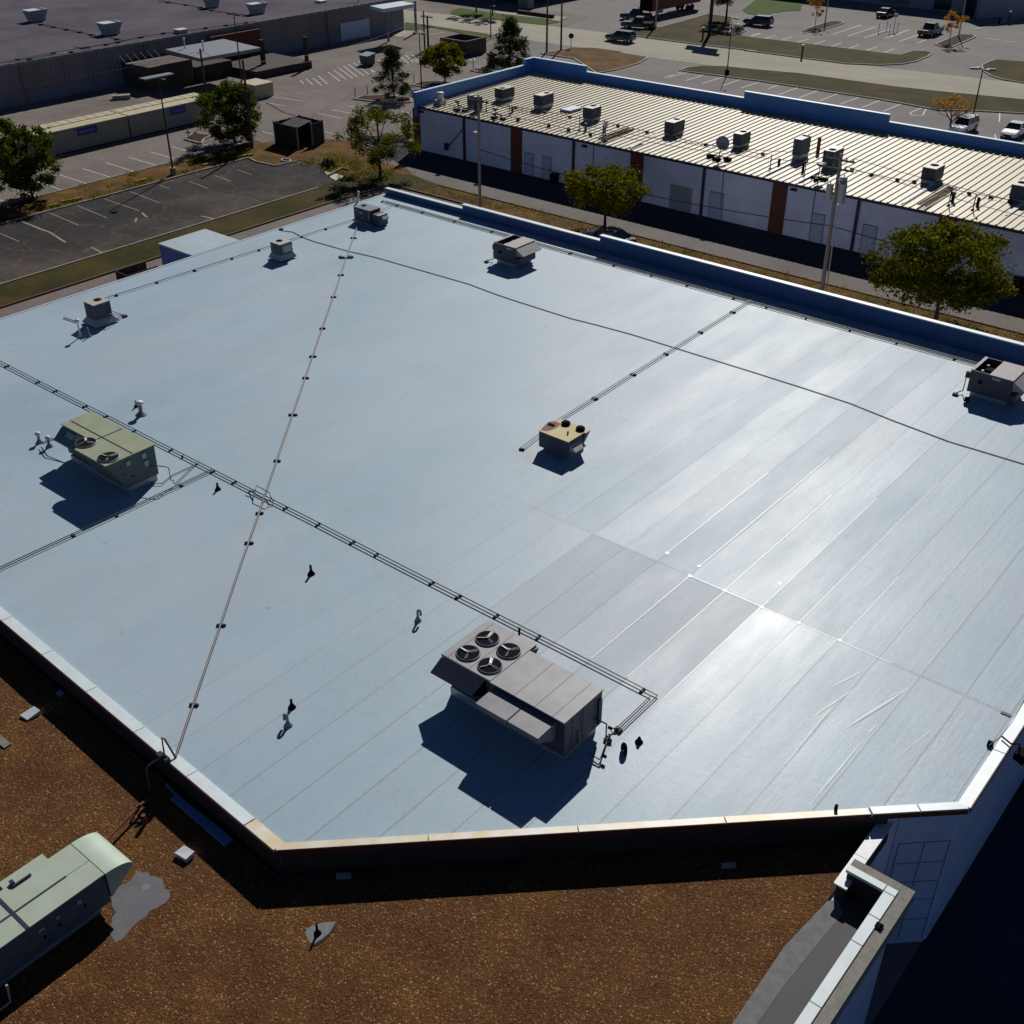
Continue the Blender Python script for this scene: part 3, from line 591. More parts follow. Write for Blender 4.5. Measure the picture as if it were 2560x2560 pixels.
lp = MB().box((-5.55,-14,GR-.2), (-5.25,23.5,lz-.08)).box((-6.7,23.3,GR-.2), (-5.55,23.5,lz-.08)).build('parapet_wall', 'dark_wall', low)
k = MB()
ys = [-14, -8, -2, 4, 10, 13.5, 16.2, 18.8, 21.2, 22.3, 23.30]
for a, b in zip(ys[:-1], ys[1:]): k.box((-5.60,a+.012,lz-.08), (-5.27,b-.012,lz+.03))
k.hexa([(-5.60,23.31,lz-.08),(-5.27,23.31,lz-.08),(-5.27,23.56,lz-.08),(-5.60,23.56,lz-.08)], [(-5.60,23.31,lz+.03),(-5.27,23.31,lz+.03),(-5.27,23.56,lz+.03),(-5.60,23.56,lz+.03)])
k.box((-6.76,23.31,lz-.08), (-5.62,23.56,lz+.03)); k.build('coping', 'coping', low, bevel=.01)
MB().box((-5.262,-14,lz-.55), (-4.90,23.9,lz-.02)).box((-6.76,23.568,lz-.55), (-5.264,23.9,lz-.02)).build('stucco_cornice', 'ledge', low, bevel=.01)
MB().box((-5.30,22.02,lz+.032), (-5.12,22.20,lz+.05)).box((-5.16,22.0,lz-.01), (-5.10,22.2,lz+.05)).build('coping_clip', 'black', low)
MB().box((-5.25,-14,0), (-5.22,23.55,lz-.56)).build('outer_wall', 'blue_wall', low)
sz = 5.85
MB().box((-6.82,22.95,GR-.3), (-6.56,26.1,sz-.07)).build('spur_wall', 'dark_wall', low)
k = MB()
for a, b in zip([22.9,24.3,26.0], [24.28,25.98,26.32]):
    k.hexa([(-6.9,a,sz-.07),(-6.5,a,sz-.07),(-6.5,b,sz-.07),(-6.9,min(b,25.95),sz-.07)], [(-6.9,a,sz),(-6.5,a,sz),(-6.5,b,sz),(-6.9,min(b,25.95),sz)])
k.build('coping', 'steel_white', low)

# ================================================================== ROOF TOP MACHINES
def fan(root, c, r, z, depth=.22, blades=3, m='blade', a0=0.4):
    rim = MB(); rim.lathe((c[0],c[1],z), [(r*1.06,0.0),(r*1.06,.05),(r,.055),(r,.02)], 28).build
    o = MB(); n = 28; vs = []
    prof = [(r*1.07,.0),(r*1.07,.045),(r,.055),(r,-.0)]
    o.lathe((c[0],c[1],z), prof[:3], n); ob = o.build('fan_ring', 'vent', root)
    MB().cyl((c[0],c[1],z+.002), r*.985, .056, 28).build('fan_well_shade', 'black', ob)  # solid black disc paints the darkness of the fan opening
    b = MB()
    for k in range(blades):
        t = a0+2*math.pi*k/blades; d = Vector((math.cos(t), math.sin(t), 0)); e = Vector((-d.y, d.x, 0))
        C = Vector((c[0],c[1],z+.075))
        b.quad(C+d*r*.18-e*r*.10+Vector((0,0,-.008)), C+d*r*.88-e*r*.13+Vector((0,0,-.01)), C+d*r*.88+e*r*.12+Vector((0,0,.03)), C+d*r*.18+e*r*.10+Vector((0,0,.02)))
    b.build('fan_blade', m, ob)
    MB().cyl((c[0],c[1],z+.06), r*.16, .05, 14).build('fan_hub', 'pipe', ob)
    return ob
def grille(root, c, r, z, m='black', dome=0.0):
    k = MB()
    if dome > 0: k.lathe((c[0],c[1],z), [(r,0),(r,dome*.6),(r*.7,dome*.9),(r*.2,dome)], 20)
    else:
        k.cyl((c[0],c[1],z), r, .02, 22)
    o = k.build('fan_grille', m, root)
    if dome == 0:
        q = MB()
        for i in range(1, 4):
            rr = r*i/4
            q.tube([(c[0]+rr*math.cos(t*math.pi/8), c[1]+rr*math.sin(t*math.pi/8), z+.03) for t in range(17)], .008, 4, caps=False)
        q.build('grille_wire', 'pipe', o)
    return o

# -- the large four fan unit
zt = 8.05; x0, x1, y0, y1 = -20.72, -15.54, 21.30, 23.36
u = thing('rooftop_unit', 'largest grey rooftop unit with four exposed fans in a square and two lit intake hoods', 'air conditioner', (-18.1,22.3,ROOF), 'rooftop machines on the white roof')
MB().box((x0+.15,21.55,ROOF), (x1-.12,y1-.1,ROOF+.38)).build('roof_curb', 'galv', u)
xm = -18.58
MB().box((xm,y0+.06,ROOF+.38), (x1+.0,y1-.02,zt-.06)).build('cabinet', 'rtu_shade_side', u)
tp = MB()
xs = [xm, -17.55, -16.72, -16.0, x1+.03]
for a, b in zip(xs[:-1], xs[1:]): tp.box((a+.006,y0,zt-.06), (b-.006,y1+.02,zt))
top = tp.build('top_panel', 'rtu_big', u, bevel=.006)
fl = MB()
for a in xs[1:-1]: fl.box((a-.005,y0+.01,zt-.05), (a+.005,y1+.01,zt+.012))
fl.build('panel_seam', 'vent', top)
# condenser section: V profile, wider at the top
MB().hexa([(x0+.10,21.75,ROOF+.38),(xm-.004,21.75,ROOF+.38),(xm-.004,23.1,ROOF+.38),(x0+.10,23.1,ROOF+.38)], [(x0,21.42,zt-.07),(xm-.004,21.42,zt-.07),(xm-.004,23.70,zt-.07),(x0,23.70,zt-.07)]).build('condenser_cabinet', 'rtu_shade_side', u)
tp = MB()
for a, b in ((x0-.02,-20.45),(-20.45,-19.52),(-19.52,xm)): tp.box((a+.004,21.34,zt-.07), (b-.004,23.76,zt+.012))
tp.build('top_panel', 'rtu_big', u, bevel=.006)
MB().add([(xm,23.40,zt-.06),(xm+.12,23.74,zt-.06),(xm,23.74,zt-.06),(xm,23.40,zt-.5),(xm+.05,23.5,zt-.5)], [(0,1,2),(0,3,4,1),(1,4,3,2)]).build('wind_flap', 'rtu_shade_side', u)
# slanted hail guard on the near side
MB().hexa([(x0-.30,21.05,7.28),(-19.15,21.05,7.28),(-19.15,21.09,7.25),(x0-.30,21.09,7.25)], [(x0-.02,21.36,zt-.12),(xm-.25,21.36,zt-.12),(xm-.25,21.42,zt-.12),(x0-.02,21.42,zt-.12)]).build('hail_guard', 'rtu_shade_side', u)
MB().hexa([(x0-.27,21.10,7.24),(-19.17,21.10,7.24),(xm-.3,21.80,6.95),(x0+.05,21.80,6.95)], [(x0-.06,21.44,zt-.14),(xm-.27,21.44,zt-.14),(xm-.27,21.5,zt-.14),(x0-.06,21.5,zt-.14)]).build('coil', 'black', u)
fc = [gp(zG(x,y), zt) for x, y in ((485,440),(622,337),(773,425),(640,530))]
for i, c in enumerate(fc): fan(u, c, .395, zt+.012, a0=(1.0,1.75,.95,2.1)[i])
for a, b in ((-18.42,-17.13),(-17.09,-15.86)):
    hd = MB().hexa([(a+.02,20.46,7.60),(b-.02,20.46,7.60),(b-.02,y0+.05,7.05),(a+.02,y0+.05,7.05)], [(a,20.42,7.84),(b,20.42,7.84),(b,y0+.05,7.88),(a,y0+.05,7.88)]).build('intake_hood', 'rtu_big', u, bevel=.008)
s = MB()
for yy in (21.75, 22.2, 22.32, 22.95): s.box((x1+.001,yy,ROOF+.42), (x1+.012,yy+.012,zt-.08))
s.box((x1+.001,23.12,ROOF+.5), (x1+.06,23.30,zt-.3)); s.build('door_seam', 'navy_trim', u)
MB().tube([(x1+.05,22.1,ROOF+.42),(x1+.05,22.06,ROOF+1.0)], .03, 8).build('door_handle', 'vent', u)
# -- gas train beside it
gt = thing('gas_pipe', 'short rusty gas pipe train with two valves beside the four fan unit', 'pipe', P3(gp(zG(1475,1055),ROOF),ROOF))
j = gp(zG(1475,1060), ROOF); e1 = gp(zG(1550,985), ROOF)
MB().tube([(x1+.02,23.0,ROOF+.85), (x1+.45,23.02,ROOF+.85), (x1+.47,23.0,ROOF+.15), (j.x,j.y,ROOF+.12)], .028, 8).tube([(j.x,j.y,ROOF+.10), tuple(gp(zG(1430,1170),ROOF+.1)), tuple(gp(zG(1415,1190),ROOF+.1)), tuple(gp(zG(1345,1145),ROOF+.1))], .024, 8).build('pipe', 'pipe', gt)
MB().tube([(j.x,j.y,ROOF+.12), (j.x+.05,j.y+.2,ROOF+.25), (e1.x-.2,e1.y-.2,ROOF+.12), (e1.x,e1.y,ROOF+.12)], .03, 8).build('rusty_pipe', 'copper', gt)
for p in (zG(1475,1060), zG(1550,985)):
    c = gp(p, ROOF); MB().box((c.x-.12,c.y-.07,ROOF), (c.x+.12,c.y+.07,ROOF+.10)).build('support_block', 'rubber', gt)
for p in (zG(1490,965), zG(1450,1165)):
    c = gp(p, ROOF+.2); MB().box((c.x-.06,c.y-.03,c.z-.05), (c.x+.08,c.y+.03,c.z+.05)).build('valve', 'black', gt)

# -- green unit, left
zt = 8.0; u = thing('rooftop_unit', 'sage green rooftop unit with two fans at its edge and dark cross shaped top seams', 'air conditioner', (-42.7,22.6,ROOF), 'rooftop machines on the white roof')
xl, xm, xr = -45.30, -42.75, -40.42
MB().box((xl+.3,22.35,ROOF), (xr-.05,23.85,ROOF+.3)).build('roof_curb', 'galv', u)
MB().hexa([(xm,22.25,ROOF+.3),(xr,22.25,ROOF+.3),(xr,23.92,ROOF+.3),(xm,23.92,ROOF+.3)], [(xm,21.55,zt-.04),(xr,21.55,zt-.04),(xr,23.95,zt-.04),(xm,23.95,zt-.04)]).build('condenser_cabinet', 'green_shade_side', u)
MB().box((xl,22.45,ROOF+.3), (xm-.003,23.92,zt-.04)).build('cabinet', 'green_shade_side', u)
tpp = MB().box((xm+.004,21.46,zt-.04), (xr+.04,22.85,zt)).box((xm+.004,22.87,zt-.04), (xr+.04,24.0,zt)).box((xl-.04,22.40,zt-.04), (xm-.004,22.85,zt)).box((xl-.04,22.87,zt-.04), (xm-.004,24.0,zt)).build('top_panel', 'rtu_green', u, bevel=.006)
MB().box((xl+.15,22.83,zt+.001), (xr-.05,22.89,zt+.012)).build('seam_strip', 'navy_trim', tpp)
MB().box((xm-.03,22.30,zt+.001), (xm+.03,23.9,zt+.013)).build('seam_strip', 'navy_trim', tpp)
for p, a in ((zA(650,930),.5), (zA(820,1040),1.3)):
    c = gp(p, zt); fan(u, (c.x, c.y), .44, zt+.002, a0=a, m='vent')
# sloped louvre hood on the near face of the left half
lh = MB().hexa([(xl-.12,21.9,7.35),(xm-.25,21.9,7.35),(xm-.25,22.44,7.05),(xl-.12,22.44,7.05)], [(xl-.05,21.95,7.42),(xm-.25,21.95,7.42),(xm-.25,22.44,zt-.15),(xl-.05,22.44,zt-.15)]).build('intake_hood', 'rtu_dark', u)
lv = MB()
for (ax, bx, f0, f1) in ((-44.75,-44.15,.45,.85), (-44.1,-43.5,.55,.95), (-43.75,-43.2,.15,.5)):
    def hp(x, f): return (x, 21.945+(22.44-21.945)*f, 7.435+(zt-.15-7.42)*f+.012)
    lv.quad(hp(ax,f0), hp(bx,f0), hp(bx,f1), hp(ax,f1))
lv.build('louvre', 'rtu_hood', lh)
lb = MB()
for y_, z_, w_, h_ in ((22.45,7.55,.18,.22),(23.25,7.55,.22,.26),(23.3,7.15,.22,.26)): lb.box((xr+.03,y_,z_), (xr+.05,y_+w_,z_+h_))
lb.build('sticker', 'label', u)
lb = MB()
for y_, z_ in ((22.2,7.6),(22.28,7.2),(22.6,6.95),(22.72,6.95)): lb.cyl((xr+.0,y_,z_), .045, .02, 8)
lb.build('knob', 'black', u)
gt = thing('gas_pipe', 'thin bent gas pipe feeding the right end of the sage green unit', 'pipe', (-39.5,23.9,ROOF))
q = [gp(zA(1500,1060), ROOF+.1), gp(zA(1330,1130), ROOF+.1), gp(zA(1300,1140), ROOF+.1)]
MB().tube([(xr,23.5,ROOF+.95), (xr+.75,23.9,ROOF+.95), (xr+.85,23.95,ROOF+.9), (xr+.85,23.95,ROOF+.28), (xr+.95,24.0,ROOF+.28), (xr+1.0,24.0,ROOF+.1), tuple(q[0])], .022, 8).build('pipe', 'pipe', gt)
MB().tube([(xr+.1,23.4,ROOF+.1), tuple(gp(zA(1220,1235),ROOF+.08)), tuple(gp(zA(1300,1170),ROOF+.05)), tuple(gp(zA(1500,1080),ROOF+.05))], .02, 6).build('drain_pipe', 'gas', gt)
gt = thing('gas_pipe', 'two thin parallel pipes leaving the far left end of the green unit', 'pipe', (-45.6,22.6,ROOF))
MB().tube([(xl,22.9,ROOF+.7), tuple(gp(zA(390,895),ROOF+.6)), tuple(gp(zA(310,930),ROOF+.2))], .022, 6).tube([(xl,22.75,ROOF+.6), tuple(gp(zA(400,905),ROOF+.5)), tuple(gp(zA(320,935),ROOF+.1))], .022, 6).build('pipe', 'pipe', gt)

# -- yellow unit, centre
zt = 7.22; u = thing('rooftop_unit', 'khaki yellow rooftop unit with rust stained top and two black domed fans', 'air conditioner', (-28.0,37.6,ROOF), 'rooftop machines on the white roof')
xl, xr, yn, yf = -28.97, -27.22, 36.95, 38.42
MB().box((xl+.12,yn+.25,ROOF), (xr-.1,yf-.1,ROOF+.2)).build('roof_curb', 'galv', u)
MB().box((xl+.02,yn+.02,ROOF+.2), (xr-.02,yf-.3,zt-.03)).build('cabinet', 'side_shade_navy', u)
MB().hexa([(xl+.1,yf-.3,ROOF+.2),(xr-.1,yf-.3,ROOF+.2),(xr-.1,yf-.25,ROOF+.2),(xl+.1,yf-.25,ROOF+.2)], [(xl+.02,yf-.3,zt-.03),(xr+.08,yf-.3,zt-.03),(xr+.08,yf+.12,zt-.03),(xl+.02,yf+.12,zt-.03)]).build('condenser_cabinet', 'side_shade_navy', u)
tpp = MB().box((xl,yn,zt-.03), (xr,yf-.28,zt)).box((xl,yf-.276,zt-.03), (xr+.1,yf+.14,zt)).build('top_panel', 'rtu_yellow', u, bevel=.006)
for p in ((1055,585),(1275,665)):
    c = gp(zY(*p), zt+.08); grille(u, (c.x, c.y), .215, zt, 'black', .17)
rs = MB().sheet([P2(gp(zY(*p),zt)) for p in ((670,695),(790,570),(880,560),(985,600),(930,650),(850,690),(760,712))], zt+.004).build('rust_stain', 'rust_red', tpp)
MB().sheet([P2(gp(zY(*p),zt)) for p in ((1330,735),(1370,670),(1415,690),(1350,740))], zt+.004).build('rust_stain', MT['copper'], tpp)
c = gp(zY(835,620), zt); MB().box((c.x-.16,c.y-.07,zt+.006), (c.x+.16,c.y+.07,zt+.05)).build('flue_cap', 'black', tpp)
c = gp(zY(1085,752), zt); MB().lathe((c.x,c.y,zt), [(.035,0),(.05,.08),(.02,.14)], 10).build('top_knob', 'black', tpp)
MB().hexa([(xr,37.05,6.72),(xr+.34,37.05,6.72),(xr+.34,37.85,6.72),(xr,37.85,6.72)], [(xr,37.05,7.0),(xr+.36,37.05,6.78),(xr+.36,37.85,6.78),(xr,37.85,7.0)]).build('intake_hood', 'rtu_tan', u)

# -- generic smaller unit
def unit(label, x0, x1, y0, y1, z0, z1, m, side=None, fans=(), curb=.25, group='rooftop machines on the white roof', hood=None, skirt=None, dome=0.0, seam=False, topm=None):
    u = thing('rooftop_unit', label, 'air conditioner', ((x0+x1)/2,(y0+y1)/2,z0), group)
    if curb: MB().box((x0+.06,y0+.06,z0-.1), (x1-.06,y1-.06,z0+curb)).build('roof_curb', 'galv', u)
    MB().box((x0+.015,y0+.015,z0+curb), (x1-.015,y1-.015,z1-.035)).build('cabinet', side or m, u)
    t_ = MB().box((x0,y0,z1-.035), (x1,y1,z1)).build('top_panel', topm or m, u, bevel=.006)
    for (fx, fy, r) in fans: grille(u, (x0+(x1-x0)*fx, y0+(y1-y0)*fy), r, z1+.001, 'black', dome)
    if skirt: MB().hexa([(x0-skirt,y0-skirt,z0+.1),(x1+skirt,y0-skirt,z0+.1),(x1+skirt,y1+skirt,z0+.1),(x0-skirt,y1+skirt,z0+.1)], [(x0,y0,z0+.42),(x1,y0,z0+.42),(x1,y1,z0+.42),(x0,y1,z0+.42)]).build('flashing_skirt', 'galv', u)
    if hood:
        a, b, d = hood
        MB().hexa([(x1,a,z1-.55),(x1+d,a,z1-.5),(x1+d,b,z1-.5),(x1,b,z1-.55)], [(x1,a,z1-.04),(x1+d+.02,a,z1-.42),(x1+d+.02,b,z1-.42),(x1,b,z1-.04)]).build('intake_hood', m, u)
    s_ = MB(); w_ = x1-x0
    s_.box((x0+w_*.48,y0+.004,z0+curb+.06), (x0+w_*.48+.012,y0+.014,z1-.06))
    s_.box((x0+w_*.12,y0+.002,z0+curb+.1), (x0+w_*.38,y0+.013,z0+curb+.12)); s_.build('panel_seam', 'navy_trim', u)
    return u
# open topped units by the north parapet
def open_unit(label, x0, x1, y0, y1, zt):
    u = thing('rooftop_unit', label, 'air conditioner', ((x0+x1)/2,(y0+y1)/2,ROOF), 'rooftop machines on the white roof')
    MB().box((x0+.15,y0+.15,ROOF), (x1-.15,y1-.15,ROOF+.30)).build('roof_curb', 'galv', u)
    xm = x0+(x1-x0)*.45
    MB().box((xm,y0,ROOF+.30), (x1,y1,zt-.04)).build('cabinet', 'open_shade_grey', u)
    k = MB(); t_ = .05
    k.box((x0,y0,ROOF+.30), (xm-.002,y0+t_,zt-.02)); k.box((x0,y1-t_,ROOF+.30), (xm-.002,y1,zt-.02)); k.box((x0,y0+t_,ROOF+.30), (x0+t_,y1-t_,zt-.02)); k.box((x0+t_,y0+t_,ROOF+.30), (xm-.002,y1-t_,zt-.75))
    k.build('open_cabinet', 'open_shade_grey', u)
    MB().box((x0-.02,y0+.0,zt-.019), (x0+.14,y1,zt+.0)).build('top_rim', 'open_lid', u)
    for f in (.3, .7):
        c = (x0+(xm-x0)*.55, y0+(y1-y0)*f)
        MB().cyl((c[0],c[1],zt-.75), .26, .42, 16).build('compressor', 'black', u)
        MB().cyl((c[0]-.22,c[1]+.22,zt-.75), .10, .5, 10).build('receiver', 'vent', u)
    MB().box((xm-.02,y0-.03,zt-.04), (x1+.03,y1+.03,zt)).build('top_panel', 'open_lid', u, bevel=.006)
    MB().hexa([(x1+.02,y0+.1,zt-.60),(x1+.62,y0+.0,zt-.50),(x1+.62,y1-.1,zt-.50),(x1+.02,y1-.1,zt-.60)], [(x1+.02,y0+.0,zt-.05),(x1+.66,y0+.0,zt-.44),(x1+.66,y1-.1,zt-.44),(x1+.02,y1-.1,zt-.05)]).build('intake_hood', 'open_lid', u)
    MB().box((x1-.01,y0+.05,ROOF+.32), (x1+.30,y1-.3,ROOF+.7)).build('lower_housing', 'open_shade_grey', u)
    MB().cyl((x0+.55,y0-.02,zt-.62), .09, .16, 10).build('conduit_knob', 'black', u)
    MB().box((x0+1.1,y0-.012,zt-.25), (x0+1.5,y0-.002,zt-.12)).build('sticker', 'label', u)
    g = MB().tube([(x0-.02,y0+.3,zt-.35),(x0-.22,y0+.25,zt-.35),(x0-.24,y0+.22,ROOF+.15),(x0-.42,y0-.2,ROOF+.12)], .03, 8).build('gas_pipe', 'pipe', u)
    MB().box((x0-.56,y0-.34,ROOF), (x0-.3,y0-.16,ROOF+.1)).build('support_block', 'rubber', u)
    MB().box((x0-.28,y0+.18,zt-.6), (x0-.08,y0+.34,zt-.28)).build('valve', 'rust', u)
    return u
open_unit('grey rooftop unit with open top section near the far parapet, between corner unit and tree', -46.85, -45.02, 54.75, 56.75, 7.62)
open_unit('open topped grey rooftop unit cut by the right edge of the photo, nearest the parapet', -15.6, -13.5, 55.35, 57.35, 7.70)
c = gp(zT(560,1245), ROOF); MB().lathe((c.x,c.y,ROOF), [(.05,0),(.05,.1),(.13,.12),(.13,.3),(.04,.34)], 12).build('gas_regulator', 'black')
tag(bpy.data.objects['gas_regulator'], 'black round gas regulator on the roof in front of the cut off unit', 'regulator')
# corner unit, dark, with rusty add-on box
u = unit('dark slate rooftop unit in the far roof corner with a rusty red side box', -60.15, -58.48, 54.85, 55.95, ROOF, 7.28, 'rtu_dark', 'side_shade_navy', fans=((.28,.55,.2),), curb=.12, topm='rtu_dark')
MB().box((-58.47,55.0,ROOF+.06), (-57.72,55.85,7.02)).build('side_box', 'open_shade_grey', u); MB().box((-58.47,54.98,7.022), (-57.98,55.87,7.045)).build('side_box_lid', 'rust_red', u)
MB().box((-57.97,54.98,7.022), (-57.70,55.87,7.05)).build('side_box_lid', 'rtu_grey', u)
MB().hexa([(-57.70,55.2,6.75),(-57.5,55.2,6.72),(-57.5,55.75,6.72),(-57.70,55.75,6.75)], [(-57.70,55.2,7.0),(-57.48,55.2,6.8),(-57.48,55.75,6.8),(-57.70,55.75,7.0)]).build('vent_hood', 'rtu_grey', u)
lb = MB()
for x_, z_, w_, h_ in ((-60.0,7.05,.05,.12),(-59.85,7.05,.05,.12),(-59.72,7.05,.05,.1),(-59.55,6.9,.35,.14),(-58.62,6.6,.06,.5),(-59.3,6.55,.12,.1)): lb.box((x_,54.838,z_), (x_+w_,54.846,z_+h_))
lb.build('sticker', 'label', u)
unit('small tan rooftop unit with a single round black fan, near the left roof edge', -58.62, -57.57, 32.0, 33.1, ROOF, 7.55, 'rtu_tan', 'side_shade_navy', fans=((.42,.62,.23),), curb=.12, skirt=.22)
unit('small pale rooftop unit with one round fan midway along the far left roof edge', -58.72, -57.72, 45.95, 47.0, ROOF, 7.36, 'rtu_tan', 'side_shade_teal', fans=((.35,.5,.22),), curb=.1, skirt=.16, hood=(46.1,46.8,.25))
# small units' gas legs
gt = thing('gas_pipe', 'pair of thin gas pipes from the small tan unit to a roof block', 'pipe', (-56.8,32.6,ROOF))
A = gp(zS(1150,530), ROOF+.1); MB().tube([(-57.56,32.9,ROOF+.75),(-57.3,33.0,ROOF+.75),tuple(A)], .022, 6).tube([(-57.56,32.8,ROOF+.62),(-57.35,32.85,ROOF+.62),(A.x-.1,A.y-.12,A.z)], .022, 6).build('pipe', 'pipe', gt)
MB().box((A.x-.12,A.y-.1,ROOF), (A.x+.16,A.y+.12,ROOF+.1)).build('support_block', 'rubber', gt)
c = gp(zS(945,635), ROOF); MB().tube([(A.x-.1,A.y-.1,ROOF+.08),(c.x,c.y,ROOF+.08)], .02, 6).build('pipe', 'pipe', gt); MB().box((c.x-.1,c.y-.07,ROOF), (c.x+.1,c.y+.07,ROOF+.09)).build('support_block', 'rubber', gt)
A, B = gp(zS(235,565), ROOF+.06), gp(zS(435,630), ROOF+.06)
tag(MB().tube([tuple(A), tuple(B)], .03, 6).build('drain_pipe', 'pipe'), 'short dark drain pipe lying left of the small tan unit', 'pipe')

# ================================================================== PIPE RUNS ON THE ROOF
def run(label, pts, r, m, blocks, bw=.26, gap=0.0, h=.10, along=None, name='pipe_run', bdir=None):
    """pts: plan points; gap: distance of a second parallel pipe"""
    P0 = [Vector((p[0],p[1],0)) for p in pts]; P = [P0[0]]; rw_ = random.Random(len(label))
    for a, b in zip(P0[:-1], P0[1:]):
        n_ = max(1, int((b-a).length/3.5)); d_ = (b-a).normalized(); m_ = Vector((-d_.y, d_.x, 0))
        for i in range(1, n_+1): P.append(a.lerp(b, i/n_)+(m_*rw_.uniform(-.022,.022) if i < n_ else Vector((0,0,0))))
    u = thing(name, label, 'pipe', (P[0].x,P[0].y,ROOF))
    def off(k):
        out = []
        for i, p in enumerate(P):
            d0 = (P[i]-P[i-1]).normalized() if i else (P[1]-P[0]).normalized()
            d1 = (P[i+1]-P[i]).normalized() if i < len(P)-1 else d0
            d = (d0+d1).normalized(); n = Vector((-d.y, d.x, 0)); s_ = max(.4, d.dot(d1))
            out.append(p+n*k/s_+Vector((0,0,ROOF+h)))
        return out
    for k in ((-gap/2, gap/2) if gap else (0,)):
        MB().tube(off(k), r, 8).build('pipe', m, u)
    for q in blocks:
        q = Vector((q[0],q[1],0)); best = min(range(len(P)-1), key=lambda i: abs((q-P[i]).cross((P[i+1]-P[i]).normalized()).z) + (0 if -.5 < (q-P[i]).dot((P[i+1]-P[i]).normalized()) < (P[i+1]-P[i]).length+.5 else 99))
        a = P[best]; d = (P[best+1]-a).normalized(); c = a+d*(q-a).dot(d); n = Vector((-d.y, d.x, 0)) if bdir is None else Vector(bdir); n = (n+d*rw_.uniform(-.16,.16)).normalized()*rw_.uniform(.82,1.2)
        MB().hexa(*[[tuple(c+d*sx*.045*s_+n*sy*bw*s_+Vector((0,0,z_))) for sx, sy in ((-1,-1),(1,-1),(1,1),(-1,1))] for z_, s_ in ((ROOF+.001,1),(ROOF+h-r*.4,.86))]).build('support_block', 'rubber', u)
    return u
RP = lambda p: P2(gp(p, ROOF+.08))
run('long twin dark conduits on black blocks from the left edge to the four fan unit',
    [P2(gp((-260,770),ROOF+.1)), RP((0,905)), RP(zG(1805,735)), RP(zG(1540,985))], .022, 'pipe',
    [RP(p) for p in (zA(60,340),zA(300,458),zA(430,525),zA(655,640),zA(815,715),zA(1025,825),zA(1310,965),zA(1620,1130),zA(1775,1215),zV(205,1332),zV(440,1447),zV(688,1572),zV(860,1657),zV(1258,1855),zG(425,20),zG(695,155),zG(990,308),zG(1730,685))], .15, gap=.17, h=.075, name='conduit_run')
br_ = bpy.data.objects['conduit_run']
for pth in ((zV(-45,1205),zV(-5,1245),zV(5,1195),zV(98,1245),zV(108,1275),zV(125,1288)), (zV(-70,1225),zV(0,1230),zV(-5,1262),zV(82,1306),zV(98,1292),zV(120,1300))):
    pp = [gp(p, ROOF+.1) for p in pth]; pp = [Vector((v.x,v.y,ROOF+(.075 if i in (0,5) else .24))) for i, v in enumerate(pp)]
    MB().tube([tuple(v) for v in pp], .022, 8).build('pipe_bridge', 'pipe', br_)
run('twin dark conduits branching towards the left edge in front of the green unit', [RP(zA(1610,1128)), RP(zA(0,1872)), RP(zA(-400,2058))], .022, 'pipe',
    [RP(p) for p in (zA(1370,1245),zA(890,1475),zA(560,1625))], .13, gap=.14, h=.075, name='conduit_run')
dp = run('long straight rust brown pipe running diagonally from the corner unit to the front edge', [RP(zK(450,1215)), RP(zV(130,1050)), RP(zN(1115,1055))], .045, 'brownpipe',
    [RP(p) for p in (z6(740,885),z6(690,1035),z6(640,1165),z6(585,1330),z6(503,1567),zV(472,55),zV(405,253),zV(355,405),zV(265,667),zV(155,993),zV(28,1365),zA(1882,1675),zN(1410,205),zN(1230,710))], .20, bdir=(_cy,_sy,0))
e = gp(zN(1115,1055), ROOF+.08); w1 = gp(zN(1045,1035), ROOF+.35)
MB().tube([(e.x,e.y,ROOF+.13), (e.x-.32,e.y-.05,ROOF+.75), (e.x-.40,e.y-.10,ROOF+.78), tuple(w1), (w1.x-.12,w1.y-.50,ROOF+.22), (w1.x-.16,w1.y-.62,ROOF+.1), (w1.x-.18,w1.y-.66,GR+.15)], .036, 8).build('pipe_riser', 'brownpipe', dp)
MB().box((w1.x-.32,w1.y-.12,ROOF+.1), (w1.x+.20,w1.y+.06,ROOF+.30)).build('support_block', 'rubber', dp)
o = MB()
for p in (z6(645,1040), z6(715,1038)):
    c = gp(p, ROOF); o.box((c.x-.18,c.y-.10,ROOF), (c.x+.18,c.y+.10,ROOF+.10))
ob = o.build('loose_block', 'rubber', dp)
run('thin gas pipe on blocks along the far left roof edge between the small units', [RP(zS(830,285)), RP(z5(1932,985)), RP(z6(90,958)), RP(z6(255,905)), RP(z6(740,750))], .026, 'gas',
    [RP(p) for p in (z5(880,1320),z5(1183,1222),z5(1465,1130),z5(1750,1042),z6(20,977),z6(345,877),z6(525,818),z6(740,748))], .13, name='gas_line')
run('twin gas pipes on small blocks along the foot of the far blue parapet', [(-61.6,59.35), (-15.9,59.35)], .03, 'gas',
    [RP(p) for p in (z6(935,618),z6(1045,648),z6(1240,700),z6(1490,765),z6(1770,843),z7(437,1003),z7(765,1095),z7(1055,1168),z7(1332,1238),z7(1692,1332),z8(10,1395),z8(310,1475),z8(650,1560),z8(1000,1655),zT(430,345))], .16, gap=.2, name='gas_line')
run('thin twin gas pipes from the far parapet down to the yellow unit', [RP(z7(1800,1362)), RP(zY(930,555)), RP(zY(390,975))], .022, 'gas',
    [RP(p) for p in (z7(1665,1445),z7(1415,1595),D(1320,625),D(1252,665),D(1188,703),D(1117,748),zY(1455,200),zY(390,975))], .16, gap=.13, name='gas_line')
run('thin gas spur from the parapet pipes to the rusty corner unit', [RP(zK(1640,490)), RP(zK(1280,610))], .022, 'gas', [], name='gas_line')
